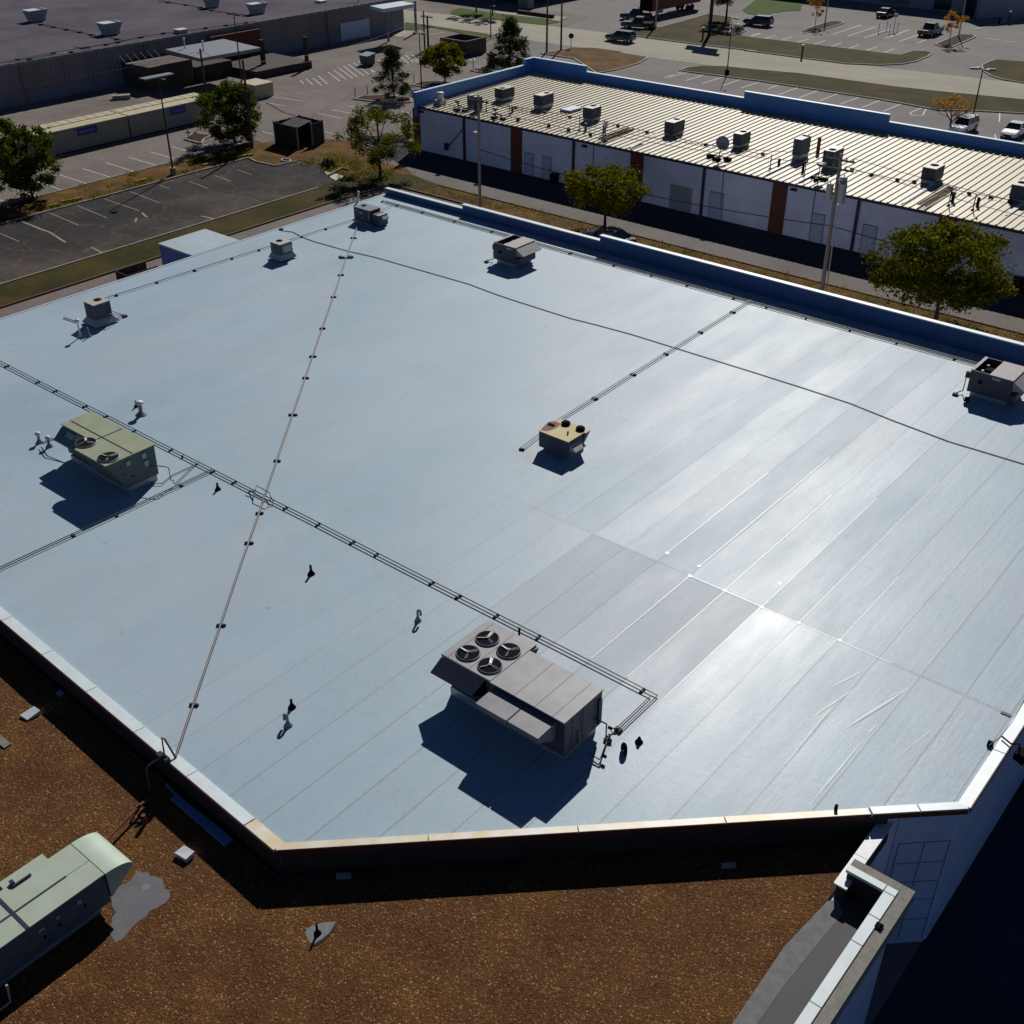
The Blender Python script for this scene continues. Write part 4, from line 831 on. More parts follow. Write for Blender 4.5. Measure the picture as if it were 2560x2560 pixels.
cp_ = [RP(p) for p in (z6(190,828),z6(280,840),z6(345,877),z6(440,912),z6(700,985),z6(900,1030),z6(1250,1130),z6(1600,1230),z6(1800,1305),z7(0,1350),z7(440,1490),z7(620,1535),z7(900,1610),zc(0,815),zc(380,935),zc(700,1040),zc(1000,1160),zc(1400,1310),zc(1932,1470),zc(2500,1610))]
ct = MB().tube([(x,y,ROOF+.03) for x,y in cp_], .022, 8)
tag(ct.build('roof_cable', 'cable'), 'long loose black cable curving across the whole white roof', 'cable')
c = gp(z6(190,828), ROOF); tag(MB().box((c.x-.12,c.y-.1,ROOF), (c.x+.12,c.y+.1,ROOF+.1)).build('cable_block', 'rubber'), 'small black block under the left end of the loose cable', 'block')
cw = [gp(zL(1240,250), ROOF+.2), gp(zL(1300,205), ROOF+.06), gp(zL(1380,110), ROOF+.06), gp(zL(1449,-20), ROOF+.06), gp(zL(1540,-200), ROOF+.06)]
lampw = thing('wall_flood_lamp', 'black flood lamp bracketed over the right hand white coping with a cable', 'lamp', tuple(gp(zL(1400,240), ROOF)))
MB().tube([tuple(p) for p in cw], .018, 6).build('cable', 'cable', lampw)
c = gp(zL(1243,250), ROOF); MB().box((c.x-.09,c.y-.06,ROOF), (c.x+.09,c.y+.06,ROOF+.16)).build('junction_box', 'black', lampw)
c = gp(zL(1370,240), ROOF+.2); MB().tube([(c.x-.35,c.y+.2,ROOF+.16),(c.x,c.y,ROOF+.2),(c.x+.25,c.y+.05,ROOF+.3),(c.x+.3,c.y+.1,ROOF-.1)], .03, 6).build('bracket', 'black', lampw)
MB().hexa([(c.x+.18,c.y-.1,ROOF-.28),(c.x+.55,c.y-.1,ROOF-.4),(c.x+.55,c.y+.35,ROOF-.4),(c.x+.18,c.y+.35,ROOF-.28)], [(c.x+.18,c.y-.1,ROOF-.02),(c.x+.5,c.y-.1,ROOF-.02),(c.x+.5,c.y+.35,ROOF-.02),(c.x+.18,c.y+.35,ROOF-.02)]).build('lamp_head', 'black', lampw, bevel=.03)
tag(MB().obar(gp(zL(1310,50),ROOF), gp(zL(1370,75),ROOF), .12, ROOF+.002, ROOF+.03).build('roof_pad', 'patch'), 'flat grey pad on the membrane beside the right coping', 'pad')

# ================================================================== VENTS
def vent(label, base, h, r=.05, z=ROOF, m='vent', cap=None, cone=True, hook=None, rc=None):
    c = gp(base, z); u = thing('roof_vent', label, 'vent', (c.x,c.y,z), 'vent pipes on the roofs')
    if cone: MB().lathe((c.x,c.y,z), [(r*3.2,0),(r*3.0,.02),(r*1.5,.14),(r*1.05,.22)], 14).build('flashing_boot', m, u)
    if hook:
        hx, hy = hook; k = [(c.x,c.y,z),(c.x,c.y,z+h)]
        for i in range(1, 7):
            t = math.pi*i/6; k.append((c.x+hx*(1-math.cos(t))/2, c.y+hy*(1-math.cos(t))/2, z+h+math.sin(t)*r*2.6))
        k.append((c.x+hx, c.y+hy, z+h-.12)); MB().tube(k, r, 10).build('gooseneck_pipe', m, u)
    else: MB().cyl((c.x,c.y,z), r, h, 12).build('pipe', m, u)
    if cap:
        rr = rc or r*2.4
        MB().lathe((c.x,c.y,z+h-.02), [(rr*.8,0),(rr,.03),(rr,.10),(rr*.6,.16),(.01,.18)], 16).build('vent_cap', cap, u)
    return u
vent('tall grey vent with white rain cap behind the green unit, across the conduits', zA(1068,715), .62, .10, cap='vent_white', rc=.20)
vent('slim black vent pipe just left of the tall white capped vent', zA(1030,655), .34, .04, m='black')
vent('vent with a white mushroom cap, leftmost at the left photo edge', zA(300,925), .42, .06, cap='vent_white', rc=.13)
vent('second white capped vent, nearer to the green unit', zA(375,955), .42, .06, cap='vent_white', rc=.13)
vent('dark vent pipe with cone boot below the conduit junction beside the green unit', zA(1645,1280), .34, .045, m='black')
vent('dark vent pipe with cone boot between the twin conduits and the brown pipe', zV(393,1805), .42, .05, m='black')
vent('grey gooseneck vent standing left of the four fan unit', zG(128,205), .40, .045, hook=(.11,.05))
vent('straight black vent beside the gooseneck at the front of the roof', zX(378,290), .36, .045, m='black')
vent('grey gooseneck vent nearest to the front edge of the roof', zX(338,480), .34, .05, hook=(-.12,-.03))
vent('short fat black gooseneck right of the four fan unit', zG(1600,1150), .17, .065, m='black', hook=(-.16,.07), cone=False)
vent('short black vent pipe with wide boot, right of the gas train', zG(1697,1068), .22, .045, m='black')
vent('black stub pipe behind the four fan unit by the conduits', zG(847,300), .28, .045, m='black', cone=False)
vent('black stub pipe at the stained coping near the front right corner', zL(310,648), .26, .055, m='black', cone=False)
vent('white capped vent in the shadow of the small tan unit', zS(492,862), .95, .045, m='vent_white', cap='vent_white', rc=.14)
vent('thin grey vent with cone boot right of the white capped one by the tan unit', zS(625,855), .55, .045, m='vent')
vent('tiny dark pipe stub between the twin conduits and the green unit', zA(1378,1040), .12, .05, m='black', cone=False)

# ================================================================== THINGS ON THE GRAVEL ROOF
zt = 6.75; u = thing('rooftop_unit', 'long pale mint rooftop unit with a curved end hood on the brown gravel', 'air conditioner', (-23.6,6.5,GR), 'rooftop machines on the gravel roof')
xf, xb, xe = -22.62, -24.28, 9.32
MB().box((xb+.15,-6,GR), (xf-.12,xe-.3,GR+.30)).build('roof_curb', 'galv', u)
MB().box((xb,-6,GR+.30), (xf,xe,zt-.04)).build('cabinet', 'side_shade_teal', u)
tp = MB()
xs = (xb-.03, -23.35, xf+.03); ysq = (-6, -2, 3.5, 6.98, xe+.02)
for a, b in zip(ysq[:-1], ysq[1:]):
    for c, d in zip(xs[:-1], xs[1:]): tp.box((c+.008,a+.012,zt-.04), (d-.008,b-.012,zt))
tpo = tp.build('top_panel', 'rtu_pale', u, bevel=.006)
MB().box((xb-.02,6.93,zt+.001), (xf+.02,7.03,zt+.015)).build('seam_strip', 'navy_trim', tpo)
MB().box((-23.38,-6,zt+.001), (-23.32,8.6,zt+.012)).build('seam_strip', 'navy_trim', tpo)
MB().box((-24.62,7.25,zt-.9), (-24.31,8.62,zt-.02)).build('side_box', 'rtu_pale', u)
MB().box((-24.35,7.45,zt+.004), (-24.2,7.55,zt+.10)).box((-24.18,7.45,zt+.004), (-24.12,8.0,zt+.06)).build('lifting_bracket', 'navy_trim', tpo)
# curved hood
k = MB(); n = 10; ra, rb = .85, .80
prof = [(xe+.03+.86*math.sin(t*math.pi/2/n), zt-.36+.36*math.cos(t*math.pi/2/n)) for t in range(n+1)]+[(xe+.03,zt-1.0)]; n += 1
vs = [(xx,y_,z_) for xx in (xb-.02, xf+.04) for y_, z_ in prof]; m_ = n+1
fs = [(i,i+1,m_+i+1,m_+i) for i in range(n-1)]
k.add(vs, fs, True); k.add(vs, [(n-1,n,m_+n,m_+n-1)]); base = [(xb-.02,xe+.03,zt-rb),(xf+.04,xe+.03,zt-rb)]
k.add([(xf+.04,xe+.03,zt-1.0)]+[(xf+.04,y_,z_) for y_,z_ in prof], [tuple(range(n+2))]); k.add([(xb-.02,xe+.03,zt-1.0)]+[(xb-.02,y_,z_) for y_,z_ in prof], [tuple(reversed(range(n+2)))])
k.build('intake_hood', 'rtu_hood', u)
lb = MB()
for y_, z_, w_, h_ in ((8.4,6.3,.12,.14),(7.75,6.32,.10,.1),(7.2,6.3,.18,.1)): lb.box((xf+.002,y_,z_), (xf+.012,y_+w_,z_+h_))
lb.build('sticker', 'label', u)
lb = MB()
for y_, z_ in ((8.55,6.08),(7.75,6.05),(7.3,6.0),(5.2,6.1)): lb.box((xf+.002,y_,z_), (xf+.03,y_+.07,z_+.07))
lb.build('knob', 'black', u)
A = gp(zM(770,410), GR+.5); B = gp(zM(1085,170), GR+.12)
tag(MB().tube([(xb+.8,xe+.2,GR+.35), (A.x,A.y,GR+.30), (B.x,B.y,GR+.28), (B.x+.05,B.y+.3,GR+.28)], .05, 8).build('gas_pipe', 'rust'), 'dark rusty pipe from the mint unit across the gravel to the wall', 'pipe')
c = gp(zM(1095,300), GR); tag(MB().tube([(c.x,c.y,GR),(c.x+.02,c.y,GR+.40)], .07, 8).build('pipe_stub', 'rust'), 'rusty pipe stub standing in the gravel at the shadow edge', 'pipe')
c = gp(zM(60,1590), GR+.4); tag(MB().tube([(c.x,c.y+.05,GR+.75),(c.x,c.y,GR+.1),(c.x+.05,c.y-1.6,GR+.1)], .035, 8).build('drain_pipe', 'galv'), 'thin grey drain pipe in the shade beside the mint unit', 'pipe')
# mineral stain around the unit and patches: flat sheets of ground cover on the roof
st = [(1040,655),(1150,690),(1215,720),(1245,790),(1290,840),(1240,890),(1160,950),(1060,1030),(980,1095),(875,1200),(815,1130),(870,960),(830,830),(930,760)]
rnd = random.Random(3); pl = []
for i in range(len(st)):
    a, b = st[i], st[(i+1)%len(st)]
    for f in (0, .33, .66): pl.append((a[0]+(b[0]-a[0])*f+rnd.uniform(-12,12), a[1]+(b[1]-a[1])*f+rnd.uniform(-12,12)))
MB().sheet([P2(gp(zM(*p), GR)) for p in pl], GR+.006).build('mineral_stain', 'mint_patch', low)
c = gp(zM(1100,780), GR+.01); MB().lathe((c.x,c.y,GR+.008), [(.13,0),(.11,.004),(.09,.004),(.05,.003),(.02,.004)], 16).build('stain_ring', 'patch', low)
S9 = S(640,1960,3.019)
dr = thing('roof_drain_patch', 'lens shaped grey patch with a thin black vent pipe in the gravel', 'roof patch', tuple(gp(S9(470,1120), GR)))
MB().sheet([P2(gp(S9(*p), GR)) for p in ((370,1130),(385,1090),(450,1060),(530,1045),(608,1040),(590,1085),(560,1140),(500,1190),(440,1222),(405,1195))], GR+.012).build('patch', 'patch', dr)
MB().sheet([P2(gp(S9(*p), GR)) for p in ((600,1050),(612,1052),(590,1110),(520,1180),(440,1226),(430,1215),(500,1170),(560,1120))], GR+.02).build('tar_edge', 'tar', dr)
c = gp(S9(465,1130), GR); MB().cyl((c.x,c.y,GR), .035, .42, 10).lathe((c.x,c.y,GR), [(.12,.01),(.05,.12),(.035,.2)], 10).build('pipe', 'black', dr)
c = gp(zM(1400,545), GR)
tag(MB().hexa([(c.x-.22,c.y-.20,GR),(c.x+.24,c.y-.12,GR),(c.x+.2,c.y+.2,GR),(c.x-.2,c.y+.16,GR)], [(c.x-.24,c.y-.20,GR+.16),(c.x+.24,c.y-.14,GR+.16),(c.x+.22,c.y+.2,GR+.20),(c.x-.2,c.y+.14,GR+.22)]).build('sheet_scrap', 'steel_white'), 'folded white sheet metal scrap on the gravel above the mint hood', 'scrap')
c = gp(zN(190,785), GR)
tag(MB().hexa([(c.x-.18,c.y-.25,GR),(c.x+.2,c.y-.2,GR),(c.x+.22,c.y+.3,GR),(c.x-.1,c.y+.26,GR)], [(c.x-.18,c.y-.25,GR+.1),(c.x+.2,c.y-.2,GR+.06),(c.x+.22,c.y+.3,GR+.16),(c.x-.1,c.y+.26,GR+.2)]).build('sheet_scrap', 'steel_white'), 'white sheet metal scrap half in shade near the left photo edge', 'scrap')
c = gp(zN(380,650), GR)
tag(MB().hexa([(c.x-.12,c.y-.1,GR),(c.x+.14,c.y-.06,GR),(c.x+.12,c.y+.1,GR),(c.x-.1,c.y+.1,GR)], [(c.x-.12,c.y-.1,GR+.05),(c.x+.14,c.y-.06,GR+.03),(c.x+.12,c.y+.1,GR+.09),(c.x-.1,c.y+.1,GR+.1)]).build('sheet_scrap', 'sheet_shade_blue'), 'small scrap fully in the shade at the foot of the dark wall', 'scrap')
q = [gp(zM(*p), GR) for p in ((1285,120),(1700,480),(1765,430),(1345,95))]
tag(MB().hexa([P3(v,GR+.02) for v in q], [P3(v,GR+.09) for v in q]).build('flashing_strip', 'sheet_shade_blue'), 'long white flashing strip lying in the wall shade, looking blue', 'flashing')
q = [gp(zM(*p), GR) for p in ((1250,15),(1335,108),(1350,100),(1265,5))]
tag(MB().hexa([P3(v,GR+.02) for v in q], [P3(v,GR+.06) for v in q]).build('conduit_piece', 'galv'), 'thin grey conduit piece at the end of the long flashing strip', 'conduit')
c = gp(zN(30,960), GR); tag(MB().box((c.x-.35,c.y-.16,GR), (c.x+.25,c.y+.1,GR+.05)).build('roof_pad', 'patch'), 'grey pad on the gravel at the left photo edge', 'pad')
c = gp(S9(625,665), GR+.4)
tag(MB().obar((c.x-.15,c.y), (c.x+.18,c.y+.3), .1, GR+.02, GR+.2).build('wall_box', 'galv'), 'faint grey box in the dark at the foot of the front wall', 'box')
c = gp((1820,2155), GR+.3)
tag(MB().obar((c.x-.14,c.y-.1), (c.x+.16,c.y+.2), .1, GR+.02, GR+.18).build('wall_box', 'galv'), 'faint box in the dark wall shade nearest the white spur coping', 'box')

# ================================================================== STRIP MALL
WY, EA, FY = 88.85, 4.55, 108.0
sm_ = thing('strip_mall', 'long strip mall with ribbed cream roof, blue parapet and white rear wall', 'building', (-50,98,0))
XL, XR = -86.15, 14.0
MB().box((XL,WY,0), (XR,FY,EA-.15)).build('wall', 'white_wall', sm_)
rz = lambda y: EA+(y-WY)*(5.0-EA)/(FY-WY)
r = MB(); r.add([(XL,WY-.12,EA-.02),(XR,WY-.12,EA-.02),(XR,FY,4.98),(XL,FY,4.98)], [(0,1,2,3)])
ribs = MB(); x = XL+.3
while x < XR:
    ribs.hexa([(x-.09,WY-.14,EA-.02),(x+.09,WY-.14,EA-.02),(x+.09,FY,4.981),(x-.09,FY,4.981)], [(x-.04,WY-.14,EA+.065),(x+.04,WY-.14,EA+.065),(x+.04,FY,5.065),(x-.04,FY,5.065)]); x += .62
r.v, off = r.v, len(r.v)
r.add(ribs.v, ribs.f)
r.build('roof_panel', 'creamroof', sm_)
MB().box((XL-.02,WY-.18,EA-.26), (XR,WY-.125,EA-.03)).build('gutter', 'navy_trim', sm_)
for xa, xb, zt in ((XL-.3,-78.75,6.5), (-78.75,-58.7,5.9), (-58.7,-43.2,6.55), (-43.2,XR,5.9)):
    pp = MB().box((xa,FY,3.5), (xb,FY+.3,zt)).build('parapet', 'strip_blue', sm_)
    MB().box((xa-.02,FY-.05,zt+.002), (xb,FY+.35,zt+.06)).build('parapet_cap', 'strip_coping', pp)
for ya, yb, zt in ((WY-.45,106.6,5.9), (106.6,FY-.002,6.5)):
    pp = MB().box((XL-.3,ya,3.5), (XL,yb,zt)).build('parapet', 'strip_blue', sm_)
    MB().box((XL-.35,ya-.02,zt+.002), (XL+.05,yb,zt+.06)).build('parapet_cap', 'strip_coping', pp)
MB().box((XL-.31,WY+.2,0), (XL-.005,FY,3.49)).build('wall', 'white_wall', sm_)
pil = [(wp(b2(15,700),WY).x, .9)]+[(wp(p,WY).x, 1.35) for p in (z7(37,200), z7(945,350), z8(85,600), z8(1360,750))]
pil += [(pil[-1][0]+14.5, 1.35), (pil[-1][0]+29, 1.35)]
for x_, w_ in pil:
    MB().box((x_-w_/2,WY-.16,0), (x_+w_/2,WY-.003,EA-.27)).build('pilaster', 'brown_pilaster', sm_)
for p in (b2(620,800), b3(178,700), b3(1835,1000), z8(670,750)):
    x_ = wp(p,WY).x; MB().box((x_-.11,WY-.2,0), (x_+.11,WY-.004,EA-.27)).build('downspout', 'navy_trim', sm_)
for p in (b3(425,750), z8(325,780), S(1280,300,3.019)(1590,500)):
    x_ = wp(p,WY).x; MB().box((x_-.03,WY-.06,1.2), (x_+.03,WY-.004,EA-.27)).build('wall_conduit', 'parapet_blue', sm_)
for (pl_, pr_, pt_) in ((z7(100,390),z7(160,400),2.15), (z7(232,430),z7(292,440),2.15), (z7(1487,700),z7(1580,715),2.3), (z8(312,900),z8(400,930),2.4), (z8(690,1000),z8(790,1000),2.4)):
    xa, xb = wp(pl_,WY).x, wp(pr_,WY).x
    d = MB().box((xa,WY-.045,0), (xb,WY-.004,pt_)).build('door', 'door', sm_)
    MB().box((xa-.05,WY-.05,pt_+.003), (xb+.05,WY-.004,pt_+.07)).box((xa-.055,WY-.05,0), (xa-.005,WY-.004,pt_)).box((xb+.005,WY-.05,0), (xb+.055,WY-.004,pt_)).build('door_frame', 'parapet_blue', d)
    MB().cyl((xb-.12,WY-.09,1.0), .04, .08, 8).build('handle', 'black', d)
xa, xb = wp(z7(1190,600),WY).x, wp(z7(1355,620),WY).x
d = MB().box((xa,WY-.05,0), (xb,WY-.004,2.25)).build('roll_up_door', 'roll', sm_)
k = MB()
for i in range(7): k.box((xa,WY-.062,.25+i*.3), (xb,WY-.051,.27+i*.3))
k.build('door_slat', 'parapet_blue', d)
MB().box((xa-.08,WY-.04,2.28), (xb+.08,WY-.004,3.9)).build('door_header', 'white_wall', sm_)
for p in (b3(318,580), b4(640,980), b2(75,500)):
    c = wp(p,WY); MB().hexa([(c.x-.25,WY-.3,c.z-.1),(c.x+.25,WY-.3,c.z-.1),(c.x+.25,WY-.004,c.z-.16),(c.x-.25,WY-.004,c.z-.16)], [(c.x-.25,WY-.28,c.z),(c.x+.25,WY-.28,c.z),(c.x+.25,WY-.004,c.z+.1),(c.x-.25,WY-.004,c.z+.1)]).build('wall_lamp', 'navy_trim', sm_)
c = wp(b2(400,940),WY); MB().box((c.x-.2,WY-.3,c.z-.4), (c.x+.2,WY-.004,c.z+.3)).build('meter_box', 'navy_trim', sm_)
MB().tube([(c.x+.2,WY-.1,c.z), tuple(wp(b2(600,730),WY)+Vector((0,-.1,0)))], .05, 6).build('wall_conduit', 'navy_trim', sm_)
c = wp(z7(320,440),WY-.6); tag(MB().hexa([(c.x-.3,WY-.9,0),(c.x+.3,WY-.9,0),(c.x+.3,WY-.35,0),(c.x-.3,WY-.35,0)], [(c.x-.36,WY-.95,.95),(c.x+.36,WY-.95,.95),(c.x+.36,WY-.3,.95),(c.x-.36,WY-.3,.95)]).build('trash_bin', 'black', bevel=.03), 'black bin against the white rear wall left of the alley tree', 'bin')
c = wp(z8(1885,1245),WY-1.0); tag(MB().box((c.x-.5,WY-1.1,0), (c.x+.5,WY-.3,1.1)).box((c.x-.52,WY-1.12,1.1), (c.x+.52,WY-.28,1.18)).build('trash_bin', 'black', bevel=.03), 'black bin in the shaded alley right of the largest tree', 'bin')
# machines on the ribbed roof: from the pixel of the near top corner's foot
GS = 'machines on the ribbed cream roof'
def srtu(label, pl, pn, pr, h, m, side, fans, pxr=None, **kw):
    """pl/pn/pr: left, near and right corners of the top"""
    z = 4.75+h
    a, b, c = gp(pl, z), gp(pn, z), gp(pr, z)
    x0, x1 = min(a.x, b.x), max(a.x, b.x); y0 = (a.y+b.y)/2; y1 = max(c.y, y0+.7)
    zb = rz(y0)
    return unit(label, x0, x1, y0, y1, zb, z, m, side, fans, group=GS, **kw)
srtu('pale machine second from the left on the ribbed roof, long side to the right', b2(1005,200), b2(1095,225), b2(1272,185), 1.25, 'rtu_teal', 'side_shade_navy', ((.6,.25,.30),), curb=.35)
srtu('third large machine on the ribbed roof, left of the flat skylight', b2(1490,285), b2(1600,305), b2(1760,262), 1.35, 'rtu_tan', 'side_shade_navy', ((.55,.7,.30),), curb=.4)
srtu('pale machine right behind the flat skylight on the ribbed roof', b3(283,90), b3(415,110), b3(530,75), 1.25, 'rtu_tan', 'side_shade_navy', ((.4,.72,.30),), curb=.3)
srtu('pale machine alone in the middle of the ribbed roof above the alley tree', b3(1325,270), b3(1452,290), b3(1592,240), 1.25, 'rtu_tan', 'side_shade_navy', ((.45,.7,.32),), curb=.25, hood=None)
srtu('pale machine beside the satellite dish on the ribbed roof', z7(1665,100), z7(1740,108), z7(1825,85), 1.25, 'rtu_tan', 'side_shade_navy', ((.5,.6,.32),), curb=.3)
srtu('tall teal machine left of the utility pole on the ribbed roof', b4(625,340), b4(745,352), b4(850,300), 1.75, 'rtu_teal', 'side_shade_teal', ((.35,.8,.22),(.7,.8,.22)), curb=.4)
srtu('machine with wide round fan directly behind the utility pole top', b4(1005,485), b4(1155,505), b4(1290,450), 1.45, 'rtu_pale', 'side_shade_navy', ((.55,.3,.34),), curb=.2)
srtu('pale machine standing above the white roof panel right of the utility pole', b5(565,415), b5(765,442), b5(865,375), 1.3, 'rtu_tan', 'side_shade_navy', ((.5,.55,.36),), curb=.3)
srtu('last machine on the ribbed roof, cut by the right photo edge', b5(1775,640), b5(1975,690), b5(2075,625), 1.3, 'rtu_tan', 'side_shade_navy', ((.4,.6,.34),), curb=.25)
srtu('dark narrow twin cabinet machine near the left end of the ribbed roof', b2(645,290), b2(700,300), b2(770,280), 1.1, 'rtu_teal', 'side_shade_navy', (), curb=.2)
srtu('dark square machine overlapping the twin cabinet near the left end of the ribbed roof', b2(720,310), b2(790,320), b2(820,300), 1.3, 'rtu_teal', 'side_shade_navy', (), curb=.2)
c = gp(b2(310,400), 4.65); u = thing('exhaust_fan', 'white round exhaust fan on a curb at the left end of the ribbed roof', 'exhaust fan', (c.x,c.y,4.6))
MB().box((c.x-.5,c.y-.4,4.5), (c.x+.4,c.y+.5,5.0)).build('roof_curb', 'galv', u); MB().lathe((c.x-.05,c.y+.05,5.0), [(.32,0),(.36,.1),(.36,.55),(.42,.6),(.40,.75),(.1,.8)], 18).build('fan_housing', 'vent_white', u)
c = gp(b2(365,435), 4.6); MB().cyl((c.x,c.y,4.55), .05, .85, 8).build('vent_pipe', 'vent', u)
q = [gp(p, 4.95) for p in (b3(0,118),b3(125,140),b3(280,100),b3(160,68))]
u = thing('roof_skylight', 'flat pale blue skylight between two machines on the ribbed roof', 'skylight', P3(q[0],4.7)); MB().hexa([P3(v,4.55) for v in q], [P3(v,4.92) for v in q]).build('skylight_frame', 'rtu_teal', u); MB().hexa([P3(v,4.921) for v in q], [P3(v.lerp(q[2] if i==0 else q[0],.02),4.98) for i,v in enumerate(q)]).build('skylight_pane', 'strip_coping', u)
def mast(label, base, h, z=4.62, r=.045, m='vent', box=None):
    c = gp(base, z); u = thing('roof_vent', label, 'vent', (c.x,c.y,z-.1), GS)
    MB().cyl((c.x,c.y,z-.1), r, h, 8).lathe((c.x,c.y,z-.05), [(.2,0),(.1,.12),(r,.2)], 10).build('pipe', m, u)
    if box: MB().box((c.x-box[0],c.y-.12,z+h*.55), (c.x+box[0],c.y+.12,z+h)).build('vent_cap', box[1], u)
mast('thin mast left of the first conduit crossing on the ribbed roof', b2(893,495), 1.2)
mast('thin mast beside a blue vent near the left of the ribbed roof', b2(1185,555), 1.3)
mast('blue hooked vent beside the second thin mast on the ribbed roof', b2(1225,515), .7, r=.12, m='parapet_blue')
mast('thin mast in front of the machine behind the skylight', b3(245,385), 1.5)
mast('blue vent stub right of the mast below the skylight', b3(325,395), .85, r=.13, m='parapet_blue')
mast('blue vent stub with bright cap among the conduits mid roof', b3(555,415), .85, r=.12, m='parapet_blue')
mast('bright capped mast at the conduit crossing mid roof', b3(577,455), 1.4, box=(.12,'vent_white'))
mast('thin dark mast left of the tall teal machine', b4(330,725), 1.35, m='black')
mast('dark hooked vent right of the thin mast near the tall teal machine', b4(440,690), .75, r=.12, m='black')
mast('brown square flue right of the tall teal machine', b4(935,530), 1.55, r=.17, m='rust')
mast('dark vent with pale side in front of the tall teal machine', b4(745,765), .9, r=.12, m='black')
mast('pale thin mast beside the dark vent left of the ladder pole', b4(765,820), 1.4, m='rtu_teal')
mast('dark thin mast right of the white roof panel', b5(920,935), 1.5, m='black')
mast('dark vent with white side right of the white roof panel', b5(970,880), .8, r=.13, m='black', box=(.14,'navy_trim'))
mast('second dark mast towards the right end of the ribbed roof', b5(1245,995), 1.4, m='black')
mast('second dark vent with white side towards the right end of the ribbed roof', b5(1305,945), .8, r=.13, m='black')
# bright replaced panels (flat strips on the roof) belong to the mall
k = MB()
for p, q_ in ((b3(890,610),b3(1060,525)), (b3(1130,490),b3(1240,440)), (b4(260,805),b4(690,600)), (b4(690,890),b4(960,750)), (b5(300,905),b5(720,650)), (b5(1700,1070),b5(1932,900))):
    A, B = gp(p, 4.6), gp(q_, 4.72); d = (B-A).normalized(); n_ = Vector((-d.y, d.x, 0))*.17
    MB().add([A-n_+Vector((0,0,.095)), B-n_+Vector((0,0,.095)), B+n_+Vector((0,0,.095)), A+n_+Vector((0,0,.095))], [(0,1,2,3)]).build('bright_panel', 'steel_white', sm_)

def roofpipe(label, pix, z=4.85, r=.03, blocks=True):
    P = [gp(p, z) for p in pix]; u = thing('conduit_run', label, 'pipe', tuple(P[0]))
    MB().tube([tuple(v) for v in P], r, 6).build('pipe', 'pipe', u)
    if blocks:
        for a, b in zip(P[:-1], P[1:]):
            d = b-a; n_ = max(1, int(d.length/2.6))
            for i in range(n_):
                c = a+d*((i+.5)/n_); MB().box((c.x-.15,c.y-.1,rz(c.y)-.02), (c.x+.15,c.y+.1,c.z+.05)).build('support_block', 'wood_dark', u)
roofpipe('conduit on wood blocks across the far left part of the ribbed roof', [b2(420,420),b2(850,500),b2(1450,615),b2(1932,720)])
roofpipe('upper conduit on blocks below the skylight on the ribbed roof', [b2(1080,410),b3(0,180),b3(250,235),b3(480,260),b3(1000,375),b3(1210,425)])
roofpipe('lower conduit on blocks near the eave mid way along the ribbed roof', [b3(0,340),b3(220,390),b3(560,455),b3(600,510)])
roofpipe('conduit on blocks right of the middle machine', [b3(1290,430),b3(1640,520),b4(180,525),b4(300,530)])
roofpipe('conduit on blocks between the utility pole and the right machine', [b4(1300,690),b4(1450,750),b4(1800,825),b5(400,605),b5(530,600)])
roofpipe('conduit on blocks towards the right photo edge', [b5(830,640),b5(1060,735),b5(1340,785),b5(1640,840),b5(1850,880)])
def ladder(label, p, q, z=4.8):
    A, B = gp(p, z), gp(q, z); u = thing('roof_walkway', label, 'walkway', tuple(A)); d = (B-A).normalized(); n_ = Vector((-d.y, d.x, 0))*.32
    k = MB()
    for s_ in (-1, 1): k.obar(A+n_*s_, B+n_*s_, .08, z-.05, z+.05)
    L = (B-A).length
    for i in range(int(L/.28)): c = A+d*.28*i; k.obar(c-n_, c+n_, .10, z+.0, z+.04)
    k.build('slat', 'wood_dark', u)
ladder('dark slatted walkway by the conduit crossing mid way along the ribbed roof', b3(520,500), b3(900,360))
ladder('grey slatted walkway right of the bright white roof panel', b5(560,930), b5(980,680))
# satellite dish and dark small gear
c = gp(z7(1560,290), 4.7); u = thing('satellite_dish', 'pale round satellite dish on a ballasted frame at the roof middle', 'dish', (c.x,c.y,4.6))
MB().tube([(c.x,c.y,4.6),(c.x+.1,c.y+.05,6.0)], .05, 8).build('mast', 'galv', u)
k = MB(); dn = Vector((.62,-.6,.5)).normalized(); ax = dn.cross(Vector((0,0,1))).normalized(); ay = dn.cross(ax)
C = Vector((c.x+.25,c.y,6.1)); vs = [C-dn*.12]; n = 20
for rr, dz in ((.35,-.07),(.62,.0)):
    for i in range(n): t = 2*math.pi*i/n; vs.append(C+(ax*math.cos(t)+ay*math.sin(t))*rr+dn*dz)
k.add(vs, [(0,1+(i+1)%n,1+i) for i in range(n)]+[(1+i,1+(i+1)%n,1+n+(i+1)%n,1+n+i) for i in range(n)], True); k.build('reflector', 'rtu_teal', u)
for dx, dy in ((-.9,.1),(.8,.2),(0,-.35)): MB().box((c.x+dx-.28,c.y+dy-.25,4.58), (c.x+dx+.28,c.y+dy+.25,4.85)).build('ballast_block', 'black', u); MB().box((c.x-.9,c.y-.05,4.86), (c.x+.9,c.y+.1,4.92)).build('frame', 'galv', u)
c = gp(b4(940,860), 4.62); u = thing('satellite_dish', 'small dark satellite dish with stone ballast left of the utility pole', 'dish', (c.x,c.y,4.6))
MB().tube([(c.x,c.y,4.6),(c.x+.02,c.y,5.75)], .04, 8).build('mast', 'black', u)
MB().lathe((c.x+.1,c.y,5.7), [(.08,0),(.30,.12),(.42,.30),(.40,.32)], 16).build('reflector', 'rtu_dark', u)
